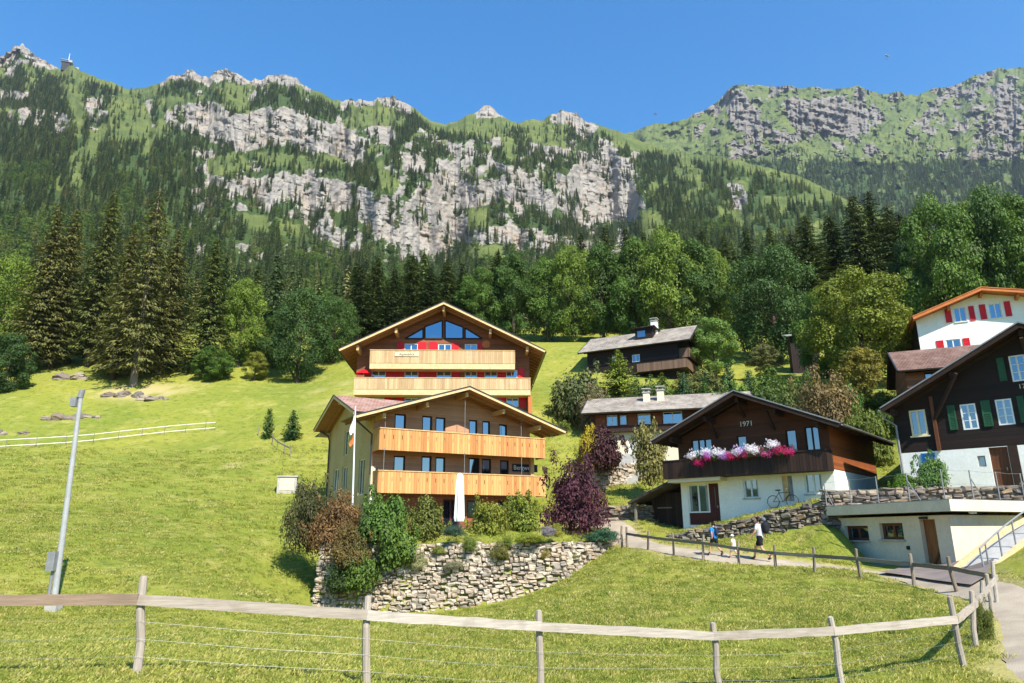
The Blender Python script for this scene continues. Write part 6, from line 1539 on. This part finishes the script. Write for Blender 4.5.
shrub(604, 467, 53.5, 426, 44, 'round purple leaved small tree before the long house', lin((74, 44, 46)), 2, name='purple_tree', cat='tree', hang=True)
shrub(650, 480, 50, 424, 38, 'yellow green small tree left of the flower chalet eave', lin((134, 128, 72)), 4, name='garden_tree', cat='tree', hang=True)
shrub(574, 533, 42.2, 456, 70, 'big dark purple shrub at the right end of the stone wall', lin((82, 46, 56)), 0, True)
shrub(590, 440, 58, 425, 30, 'yellow bush behind the right corner of the guesthouse', lin((168, 150, 40)), 3)
gR = 'shrubs growing over the terrace wall'
for q in [(308, 545, 41.6, 478, 50, 'dark brownish green bush at the left wall corner', lin((84, 84, 48)), 0, True), (330, 552, 40.6, 492, 56, 'rusty tinged bush hanging over the left wall end', lin((120, 92, 56)), 1, True), (352, 566, 39.4, 520, 46, 'low rusty bush in front of the left wall', lin((112, 96, 52)), 2, True),
          (382, 545, 40.6, 488, 58, 'bright green bush in front of the guesthouse corner', lin((88, 116, 50)), 1, False), (396, 562, 39.2, 512, 44, 'green bush spilling down the wall', lin((96, 120, 50)), 3, False), (425, 537, 41.0, 496, 44, 'olive bush left of the closed parasol', lin((102, 108, 48)), 2, False),
          (487, 536, 41.2, 495, 42, 'yellow green bush right of the closed parasol', lin((126, 130, 48)), 0, False), (521, 532, 41.8, 493, 38, 'yellow green bush left of the purple shrub', lin((122, 132, 52)), 4, False), (340, 590, 39.3, 556, 30, 'dark hanging bush on the wall face', lin((60, 78, 36)), 2, False), (362, 588, 39.2, 545, 40, 'green lower bush hanging on the wall', lin((90, 112, 46)), 4, False)]:
    o = shrub(*q[:8], q[8], group=gR, hang=True)
for i, (px, py, wp, hp_, cc) in enumerate([(530, 540, 34, 8, (142, 150, 58)), (470, 548, 20, 13, (118, 132, 60)), (498, 556, 26, 16, (120, 118, 60)), (455, 534, 26, 10, (70, 96, 78)), (600, 540, 36, 12, (64, 100, 74)), (557, 534, 14, 12, (150, 148, 60)), (420, 566, 22, 14, (150, 150, 106)), (440, 552, 16, 8, (128, 134, 66)), (455, 566, 28, 9, (140, 138, 108)), (545, 556, 14, 9, (142, 134, 72)), (508, 545, 14, 10, (110, 124, 50)), (575, 556, 12, 8, (140, 144, 70)), (548, 534, 18, 9, (150, 142, 150))]):
    b = P(px, py, 39.4 if px < 530 else 40.2); side = min(WALL1, key=lambda w_: abs(w_[0]-b.x)); yy = float(np.interp(b.x, [w_[0] for w_ in WALL1[1:]], [w_[1] for w_ in WALL1[1:]]))+0.1
    b = P(px, py, yy); w_ = wp/FPX*yy; hh = hp_/FPX*yy*1.05
    lbl = ['low bright green cushion along the wall top', 'green tuft hanging below the parasol', 'dry brownish bush rooted in the wall', 'blue green mat under the parasol', 'juniper mat at the right end of the wall', 'yellow tuft beside the purple shrub', 'pale cushion in the left part of the wall', 'small green tuft left on the wall top', 'grey pale cushion low in the wall', 'dry tuft right of the brownish bush', 'green tuft above the brownish bush', 'small tuft under the purple shrub', 'lavender clump left of the purple shrub'][i]
    plant('cushion_plant', lbl, 'plant', SHF[i % 3], (b.x, yy, b.z-0.1), hh, w_, lin(cc), None, 'cushion plants in the retaining wall', ('foliage', 'stems'))
shrub(932, 490, 35.5, 452, 34, 'climbing bush before the blue shutter of the old chalet', lin((96, 126, 64)), 1)
shrub(905, 486, 36, 473, 30, 'low green plants at the left corner of the old chalet', lin((92, 124, 44)), 2)
shrub(985, 634, 15.6, 596, 20, 'tall weeds growing at the fence corner', lin((104, 112, 48)), 0, True)

# small hut and laundry on the lawn above
hp0 = P(806, 372, 84); ht_ = thing('garden_hut', 'small dark hut with pale roof left of the large yellow green tree', 'hut', (hp0.x, hp0.y, hz(hp0.x, hp0.y)), R(-15)); zt0 = P(806, 336, 84).z-ht_.location.z
mb = MB()
for i in range(12): mb.box(-1.6+3.2*i/12, -1.6+3.2*(i+1)/12-.015, -1.3, 1.3, -0.5, zt0-.2)
mb.build('wall_boards', 'dark_vertical', ht_); uv_slab('roof', [(-2.1, -1.9, zt0-.25), (2.1, -1.9, zt0-.25), (2.1, 1.7, zt0+.75), (-2.1, 1.7, zt0+.75)], 0.12, 'concrete', ht_)
lp0 = ground(815, 370); la0 = thing('laundry', 'white laundry drying on a rack on the lawn strip', 'laundry', lp0, R(20))
for i in range(3): mb = MB(); vs = [(-.9+.45*k_+.05*math.sin(k_+i), .35*i+.08*math.sin(k_*2.0+i), z_) for z_ in (.5, 1.7) for k_ in range(5)]; mb.add(vs, [(k_, k_+1, k_+6, k_+5) for k_ in range(4)]); mb.build('sheet', 'cloth_white', la0)
for x in (-.95, .95): mb = MB(); mb.tube([(x, .35, 0), (x, .35, 1.75)], .025, 6); mb.build('rack_post', 'zinc', la0)
# ------------------------------------------------------------------ flowers along the balcony
simple('petal_white', lin((246, 240, 242)), lin((232, 222, 228)), 3, 0.7, 0.1); simple('petal_magenta', lin((206, 28, 110)), lin((176, 18, 84)), 3, 0.7, 0.1)
simple('petal_lilac', lin((186, 140, 214)), lin((160, 108, 196)), 3, 0.7, 0.1); simple('petal_pink', lin((226, 96, 160)), lin((206, 66, 138)), 3, 0.7, 0.1)
bloom_cache = {}
def bloom(mat, seed):
    if (mat, seed) not in bloom_cache: bloom_cache[(mat, seed)] = crown_mesh('blooms', shrub_lobes(seed, 9, 0.8), 900, 0.105, seed, mat, 0.6, 0.2)
    return bloom_cache[(mat, seed)]
F = H5.front; seqs = [(('white', 0, .1), ('magenta', .3, -.35), ('white', .72, .18), ('lilac', 1.0, .0)), (('magenta', 0, -.1), ('white', .45, .15), ('white', .8, .1)), (('lilac', 0, -.1), ('magenta', .45, -.15), ('white', .9, .1)), (('lilac', 0, .12), ('magenta', .3, -.1), ('white', .65, .2)), (('white', 0, .1), ('pink', .5, -.1)), (('white', 0, .35), ('magenta', .35, 0), ('magenta', .8, -.1))]
u0 = F.px(694, 462, 1.15)[0]; u1 = F.px(791, 455, 1.15)[0]; ords = ['first', 'second', 'third', 'fourth', 'fifth', 'sixth']
for i, sq in enumerate(seqs):
    u = u0+(u1-u0)*i/6; zr = rt
    e = thing('flower_box', '%s petunia box from the left, %s blooms, on the dark balcony' % (ords[i], ' and '.join(dict.fromkeys(c[0] for c in sq))), 'flower box', H5.M@F.p(u, zr+0.06, 1.2), R(-40), 'petunia boxes on the balcony rail')
    mb = MB(); mb.box(-.05, (u1-u0)/6-.12, -.12, .12, -.16, .04); mb.build('trough', 'brown_door', e)
    lf = link('leaves', SHF[i % 3][0], e); lf.location = ((u1-u0)/12-0.05, -.05, -.2); lf.scale = ((u1-u0)/12*0.9, .26, .4); lf.color = (*lin((70, 104, 46)), 1)
    for j, (c_, dx, dz) in enumerate(sq):
        o = link('blooms', bloom('petal_'+c_, 300+(i*3+j) % 4), e); o.location = (dx*(u1-u0)/6+0.05, -.14, dz-0.12); o.scale = (.44, .36, .52)

# ------------------------------------------------------------------ hikers
simple('skin', lin((214, 160, 130)), lin((196, 140, 112)), 4, 0.6, 0.05); simple('shirt_blue', lin((44, 140, 206)), lin((34, 116, 180)), 4, 0.85, 0.1); simple('cloth_black', lin((32, 32, 38)), lin((22, 22, 28)), 4, 0.85, 0.1)
simple('cloth_navy', lin((42, 46, 74)), lin((30, 34, 58)), 4, 0.85, 0.1); simple('shirt_pale', lin((222, 218, 212)), lin((200, 196, 192)), 4, 0.9, 0.1); simple('hair_dark', lin((58, 42, 32)), lin((40, 30, 24)), 5, 0.7, 0.2); simple('boot', lin((72, 62, 54)), lin((50, 44, 40)), 5, 0.8, 0.2)
simple('hat_straw', lin((236, 226, 196)), lin((220, 206, 170)), 5, 0.9, 0.2); simple('cloth_grey', lin((120, 120, 126)), lin((96, 96, 104)), 4, 0.85, 0.1)
def skin_obj(name, pts, edges, mat, parent=None, sub=2):
    me = bpy.data.meshes.new(name); me.from_pydata([p[0] for p in pts], edges, []); o = link(name, me, parent)
    o.modifiers.new('skin', 'SKIN'); sv = me.skin_vertices[0].data if me.skin_vertices else None
    if sv is None:
        me.attributes.new('dummy', 'FLOAT', 'POINT')
    for i, p in enumerate(pts):
        r = p[1]; me.skin_vertices[0].data[i].radius = (r, r) if not isinstance(r, tuple) else r; me.skin_vertices[0].data[i].use_root = (i == 0)
    ss = o.modifiers.new('sub', 'SUBSURF'); ss.levels = sub; ss.render_levels = sub; me.materials.append(M[mat])
    # freeze to a plain mesh
    dg = bpy.context.evaluated_depsgraph_get(); dg.update(); nm = bpy.data.meshes.new_from_object(o.evaluated_get(dg)); o.modifiers.clear(); o.data = nm
    nm.polygons.foreach_set('use_smooth', [True]*len(nm.polygons)); return o
def hiker(label, loc, rz, H_, shirt, shorts, hair, stride, armsw, hat=None, bare=True, socks='boot', child=False):
    """faces local +x; walking pose"""
    k_ = H_/1.75; S = lambda x, y, z: (x*k_, y*k_, z*k_)
    def leg(side, d):
        knee = (0.10+0.16*d, side*0.10, 0.50 if d > 0 else 0.47); ank = (0.34*d-(0.0 if d > 0 else 0.10), side*0.10, 0.09 if d > 0 else 0.14); toe = (ank[0]+0.17, side*0.11, 0.035 if d > 0 else 0.05); return knee, ank, toe
    kl, al, tl_ = leg(1, stride); kr, ar_, tr_ = leg(-1, -stride)
    el = (-0.10*armsw+0.02, 0.25, 1.14); wl = (0.12-0.20*armsw, 0.25, 0.93); er = (0.12*armsw+0.02, -0.25, 1.14); wr = (0.28*armsw+0.1, -0.23, 0.98)
    pts = [(S(0, 0, 0.95), .135*k_), (S(0.0, 0, 1.12), .13*k_), (S(0.02, 0, 1.32), .15*k_), (S(0.03, 0, 1.45), .09*k_), (S(0.05, 0, 1.52), .055*k_), (S(0.07, 0, 1.60), .085*k_), (S(0.075, 0, 1.70), .085*k_),
           (S(0, .09, .88), .105*k_), (S(*kl), .062*k_), (S(*al), .042*k_), (S(*tl_), .04*k_), (S(0, -.09, .88), .105*k_), (S(*kr), .062*k_), (S(*ar_), .042*k_), (S(*tr_), .04*k_),
           (S(.03, .18, 1.42), .062*k_), (S(*el), .042*k_), (S(*wl), .03*k_), (S(.03, -.18, 1.42), .062*k_), (S(*er), .042*k_), (S(*wr), .03*k_), (S(wl[0]+.05, wl[1], wl[2]-.07), .036*k_), (S(wr[0]+.06, wr[1], wr[2]-.05), .036*k_), (S(.155, 0, 1.615), .018*k_)]
    eg = [(0, 1), (1, 2), (2, 3), (3, 4), (4, 5), (5, 6), (0, 7), (7, 8), (8, 9), (9, 10), (0, 11), (11, 12), (12, 13), (13, 14), (2, 15), (15, 16), (16, 17), (17, 21), (2, 18), (18, 19), (19, 20), (20, 22), (5, 23)]
    b = skin_obj('person', pts, eg, 'skin'); b.location = loc; b.rotation_euler = (0, 0, rz); tag(b, label, 'person')
    mx = lambda a, c, t: tuple(a[i]+(c[i]-a[i])*t for i in range(3))
    sl = mx((.03, .18, 1.42), el, 0.75); sr = mx((.03, -.18, 1.42), er, 0.75)
    skin_obj('shirt', [(S(0, 0, .83), .17*k_), (S(0, 0, .98), .185*k_), (S(0, 0, 1.12), .178*k_), (S(0.02, 0, 1.32), .19*k_), (S(.03, 0, 1.455), .095*k_), (S(.03, .18, 1.42), .078*k_), (S(*sl), .062*k_), (S(.03, -.18, 1.42), .078*k_), (S(*sr), .062*k_)], [(0, 1), (1, 2), (2, 3), (3, 4), (3, 5), (5, 6), (3, 7), (7, 8)], shirt, b)
    f_ = 0.8 if bare else 0.98
    kl2 = mx((0, .09, .88), kl, f_); kr2 = mx((0, -.09, .88), kr, f_)
    skin_obj('shorts', [(S(0, 0, .95), .172*k_), (S(0, 0, 1.06), .172*k_), (S(0, .09, .86), .125*k_), (S(*kl2), .092*k_), (S(0, -.09, .86), .125*k_), (S(*kr2), .092*k_)], [(0, 1), (0, 2), (2, 3), (0, 4), (4, 5)], shorts, b)
    for (a_, t_, kk) in ((al, tl_, kl), (ar_, tr_, kr)):
        skin_obj('boot', [(S(*a_), .055*k_), (S(*mx(a_, kk, 0.25)), .052*k_), (S(*t_), .05*k_)], [(0, 1), (0, 2)], 'boot', b)
    skin_obj('hair', [(S(.04, 0, 1.66), .088*k_), (S(.03, 0, 1.735), .075*k_), (S(-.005, 0, 1.6), .07*k_)], [(0, 1), (0, 2)], hair, b)
    if hat:
        mb = MB(); n = 16; pr = [(.02, .20), (.03, .19), (.035, .105), (.12, .095), (.15, .05)]; vs = []
        for z, r in pr:
            for i in range(n): a = 6.283*i/n; vs.append(S(.06+r*math.cos(a)*1.1, r*math.sin(a), 1.70+z))
        mb.add(vs, [(j*n+i, j*n+(i+1) % n, (j+1)*n+(i+1) % n, (j+1)*n+i) for j in range(len(pr)-1) for i in range(n)]+[tuple((len(pr)-1)*n+i for i in range(n))]); mb.build('hat', hat, b, True)
    return b, k_
def backpack(label, b, k_, sz, mat, mat2, big=True):
    e = thing('backpack', label, 'backpack', b.location, b.rotation_euler[2]); S = lambda x, y, z: (x*k_, y*k_, z*k_)
    hz_ = 1.0*sz; z0 = 1.0; 
    skin_obj('pack', [(S(-.21*sz-.03, 0, z0+.05), (.16*sz*k_, .13*sz*k_)), (S(-.22*sz-.03, 0, z0+.25*sz), (.18*sz*k_, .15*sz*k_)), (S(-.20*sz-.03, 0, z0+.52*sz), (.17*sz*k_, .14*sz*k_))], [(0, 1), (1, 2)], mat, e)
    skin_obj('lid', [(S(-.19*sz, -.09, z0+.58*sz), .1*sz*k_), (S(-.19*sz, .09, z0+.58*sz), .1*sz*k_)], [(0, 1)], mat2, e)
    skin_obj('pocket', [(S(-.37*sz, -.05, z0+.12), .07*sz*k_), (S(-.37*sz, .05, z0+.12), .07*sz*k_)], [(0, 1)], mat2, e)
    for s_ in (-1, 1): mb = MB(); mb.tube([S(-.12, s_*.11, z0+.08), S(.13, s_*.12, z0+.2), S(.19, s_*.11, 1.33), S(.03, s_*.10, 1.535), S(-.14, s_*.10, 1.45)], 0.022*k_, 6); mb.build('strap', mat2, e)
    return e
wdir = math.atan2(pc[-30].y-pc[-44].y, pc[-30].x-pc[-44].x) if len(pc) > 50 else 2.5
def on_path(px):
    best = min(fine, key=lambda q: abs(project(q.x, q.y, 0.2)[0]-px)+(0 if q.y > 24 else 999)); i = fine.index(best); d = fine[i+1]-fine[i-1]
    return Vector((best.x, best.y, hz(best.x, best.y)-0.012)), math.atan2(d.y, d.x)
wl_, wa_ = on_path(715); hgt = P(715, 526.5, wl_.y).z-wl_.z; print('woman', hgt, wl_)
b, k_ = hiker('hiker in blue shirt and dark shorts walking ahead on the gravel path', wl_, wa_, max(1.5, min(1.72, hgt)), 'shirt_blue', 'cloth_black', 'hair_dark', 1, 1); backpack('small navy backpack worn by the hiker in blue', b, k_, .78, 'cloth_navy', 'cloth_grey')
ml_, ma_ = on_path(762); hgt = P(762, 517, ml_.y).z-ml_.z; print('man', hgt, ml_)
b, k_ = hiker('tall hiker in pale shirt and dark shorts walking behind on the path', ml_, ma_, max(1.75, min(1.9, hgt)), 'shirt_pale', 'cloth_black', 'hair_dark', -1, -1); backpack('large black trekking backpack on the tall hiker', b, k_, 1.12, 'cloth_black', 'cloth_grey')
cl_, ca_ = on_path(734); hiker('small child in pale clothes and wide sun hat on the path', cl_, ca_, 0.98, 'shirt_pale', 'shirt_pale', 'hat_straw', 1, .6, 'hat_straw', False)

# ------------------------------------------------------------------ bicycle by the door, hilltop station, gliders
bp = H5.M@H5.front.p(H5.front.px(787, 498)[0], 0, 0.7); bp.z = hz(bp.x, bp.y)
bk = thing('bicycle', 'dark bicycle parked by the door of the flower chalet', 'bicycle', bp, R(-40))
for x in (-.52, .52):
    mb = MB(); n = 20; mb.tube([(x+.33*math.cos(i*6.283/n), 0, .34+.33*math.sin(i*6.283/n)) for i in range(n+1)], 0.022, 6, False); w_ = mb.build('wheel', 'dark_paint', bk)
    mb = MB()
    for i in range(8): mb.tube([(x, 0, .34), (x+.32*math.cos(i*.785), 0, .34+.32*math.sin(i*.785))], 0.004, 4)
    mb.build('spokes', 'zinc', w_)
mb = MB()
for a, c in (((-.52, 0, .34), (-.18, 0, .8)), ((-.52, 0, .34), (0, 0, .32)), ((0, 0, .32), (-.2, 0, .92)), ((-.18, 0, .8), (.38, 0, .82)), ((0, 0, .32), (.4, 0, .72)), ((.36, 0, .95), (.52, 0, .34))): mb.tube([a, c], 0.018, 6)
mb.build('frame', 'dark_paint', bk); mb = MB(); mb.box(-.33, -.08, -.07, .07, .92, .98); mb.build('saddle', 'dark_paint', bk); mb = MB(); mb.tube([(.3, -.28, .98), (.36, 0, 1.0), (.3, .28, .98)], 0.016, 6); mb.build('handlebar', 'zinc', bk)
i0 = int(np.argmin(np.abs(PX1[0]-66))); Yr = float(Y1[-1, i0]); sp_ = P(66, 69, Yr*0.995)
stn = thing('hilltop_station', 'small dark station with mast on the left mountain ridge', 'building', sp_, R(20)); mb = MB(); mb.box(-8, 8, -7, 7, -8, 14); mb.build('tower', 'dark_paint', stn); mb = MB(); mb.box(-11, 12, -9, 9, 14.02, 19); mb.build('top_deck', 'concrete', stn)
mb = MB(); mb.box(-11.2, 5, -9.3, -9.02, 15, 18); mb.build('window_band', 'glass', stn); mb = MB(); mb.tube([(2, 0, 19), (2, 0, 42)], [1.0, 0.4], 6); mb.build('mast', 'white_paint', stn); mb = MB(); mb.box(12, 26, -6, 6, -8, 6); mb.build('annex', 'concrete', stn)
def glider(label, c, sc_, mat):
    e = thing('paraglider', label, 'paraglider', c, 0.4); mb = MB(); vs = []
    n = 14
    for j in (0, 1):
        for th in (0, 0.25):
            for i in range(n+1): a = (i/n-0.5)*2.2; vs.append((5*math.sin(a)*sc_, (j-.5)*2.4*math.cos(a*.7)*sc_, (7+3*math.cos(a)-2+th)*sc_))
    m_ = n+1; fs = []
    for i in range(n): fs += [(i, i+1, 2*m_+i+1, 2*m_+i), (m_+i, 3*m_+i, 3*m_+i+1, m_+i+1), (i, m_+i, m_+i+1, i+1), (2*m_+i, 2*m_+i+1, 3*m_+i+1, 3*m_+i)]
    mb.add(vs, fs); mb.build('wing', mat, e); mb = MB()
    for i in (-4, -2, 2, 4): mb.tube([(0, 0, .9*sc_), (i*sc_, 0, 7.3*sc_)], 0.03*sc_, 4)
    mb.build('lines', 'dark_paint', e); q = skin_obj('pilot', [((0, 0, 0), .25*sc_), ((0, 0, .6*sc_), .22*sc_), ((0, 0, .95*sc_), .13*sc_), ((.6*sc_, 0, -.1*sc_), .12*sc_)], [(0, 1), (1, 2), (0, 3)], 'cloth_black', e, 1)
glider('white paraglider high in the sky above the right ridge', P(887, 60, 900), 1.0, 'white_paint'); glider('tiny red paraglider above the saddle of the ridge', P(655, 117, 1500), 1.1, 'red_paint')
# ------------------------------------------------------------------ meadow grass near the camera
gt = NT('grass_blade'); oi = gt.n('ObjectInfo'); ga = gt.attr('rnd')
col = gt.ramp(oi.outputs['Random'], [(0.0, lin((112, 132, 50))), (0.3, lin((148, 155, 65))), (0.65, lin((176, 173, 82))), (0.9, lin((198, 186, 106))), (1.0, lin((212, 198, 136)))])
col = gt.mix(1.0, col, gt.ramp(ga.outputs['Fac'], [(0, 0.7), (1, 1.25)]), 'MULTIPLY'); gt.base(col, 0.7, 0.2)
tr = gt.n('BsdfTranslucent'); gt.l(col, tr.inputs[0]); mx_ = gt.n('MixShader'); mx_.inputs[0].default_value = 0.45
gt.l(gt.b.outputs[0], mx_.inputs[1]); gt.l(tr.outputs[0], mx_.inputs[2]); gt.l(mx_.outputs[0], gt.o.inputs[0]); M['grass_blade'] = gt.m
def tuft(seed, n, rad, h0, h1, w, lean):
    rs = np.random.RandomState(seed); V = []; 
    for i in range(n):
        r = rad*math.sqrt(rs.rand()); a = rs.rand()*6.28; x, y = r*math.cos(a), r*math.sin(a); hh = h0+(h1-h0)*rs.rand()
        b = rs.rand()*6.28; l = lean*hh*(0.3+rs.rand()); dx, dy = math.cos(b), math.sin(b); sx, sy = -dy*w/2, dx*w/2
        V += [(x-sx, y-sy, -0.02), (x+sx, y+sy, -0.02), (x+dx*l*.45+sx*.7, y+dy*l*.45+sy*.7, hh*.62), (x+dx*l, y+dy*l, hh)]
    return np_mesh('tuft_%d' % seed, np.array(V), np.arange(4*n).reshape(n, 4), 'grass_blade', False, rs.rand(n))
TK = [tuft(1, 30, 0.18, .02, .05, .010, 1.3), tuft(2, 30, 0.22, .02, .045, .012, 1.5), tuft(3, 22, 0.12, .03, .085, .010, .9), tuft(4, 34, 0.28, .02, .055, .016, 1.4)]
rs = np.random.RandomState(5)
def rnd_pts(n, ya, yb):
    Y = np.sqrt(ya*ya+(yb*yb-ya*ya)*rs.rand(n)); X = (rs.rand(n)*2-1)*0.80*Y; return X, Y
XY = [rnd_pts(16000, 6.5, 16), rnd_pts(17000, 16, 28), rnd_pts(14000, 28, 46), rnd_pts(9000, 46, 70)]
sc_ = np.concatenate([np.full(16000, 0.9), np.full(17000, 1.15), np.full(14000, 1.6), np.full(9000, 2.3)])
X = np.concatenate([q[0] for q in XY]); Y = np.concatenate([q[1] for q in XY])
ok = pdist(X, Y, PATH_XY) > 0.95+0.25*fbm(X, Y, 2, 66)
for w_ in (WALL1, WALL2, WALL3): ok &= pdist(X, Y, w_) > 0.5
c30, s30 = math.cos(R(30)), math.sin(R(30))
for Hh in (H1, H2, H3, H4, H5, H6, H8):
    Mi = np.array(Hh.Mi); lx = Mi[0, 0]*X+Mi[0, 1]*Y+Mi[0, 3]; ly = Mi[1, 0]*X+Mi[1, 1]*Y+Mi[1, 3]
    ok &= ~((lx > -0.5) & (lx < Hh.W+0.5) & (ly > -0.4) & (ly < Hh.D+0.5))
ok &= ~((X > 14.6) & (X < 30) & (Y > 24.0) & (Y < 37)) & ~((X > 15) & (Y > 20.5) & (Y < 27) & (X < 17.8))
cl_n = fbm(X*0.5, Y*0.5, 3, 77); ok &= rs.rand(len(X)) < np.clip(0.75+0.9*cl_n, 0.25, 1)
X, Y, sc_ = X[ok], Y[ok], sc_[ok]; Z = h(X, Y)+0.05*fbm(X*0.35, Y*0.35, 3, 5)+0.02
n = len(X); sv_ = sc_*(0.65+0.6*rs.rand(n)); sz_ = np.where(fbm(X*0.22, Y*0.22, 3, 88) > 0.35, 1.5, 1.0)
instances('meadow_grass', np.c_[X, Y, Z], np.c_[np.zeros(n), np.zeros(n), rs.rand(n)*6.28], np.c_[sv_, sv_, sv_*0.85*sz_], rs.randint(0, 4, n), TK, 'short mown meadow grass in yellow green tufts', 'grass')
print('tufts', n)
# ------------------------------------------------------------------ the air between here and the ridge
hm = bpy.data.materials.new('haze'); hm.use_nodes = True; ht = hm.node_tree; ht.nodes.clear()
ho = ht.nodes.new('ShaderNodeOutputMaterial'); hv = ht.nodes.new('ShaderNodeVolumePrincipled')
hv.inputs['Color'].default_value = (0.72, 0.84, 1.0, 1); hv.inputs['Density'].default_value = 0.00005; hv.inputs['Anisotropy'].default_value = 0.25
ht.links.new(hv.outputs[0], ho.inputs['Volume']); M['haze'] = hm
mb = MB(); mb.box(-3600, 4200, -900, 4300, -8, 2300); hz_o = mb.build('haze', 'haze'); tag(hz_o, 'thin blue mountain haze', None, None, 'stuff')
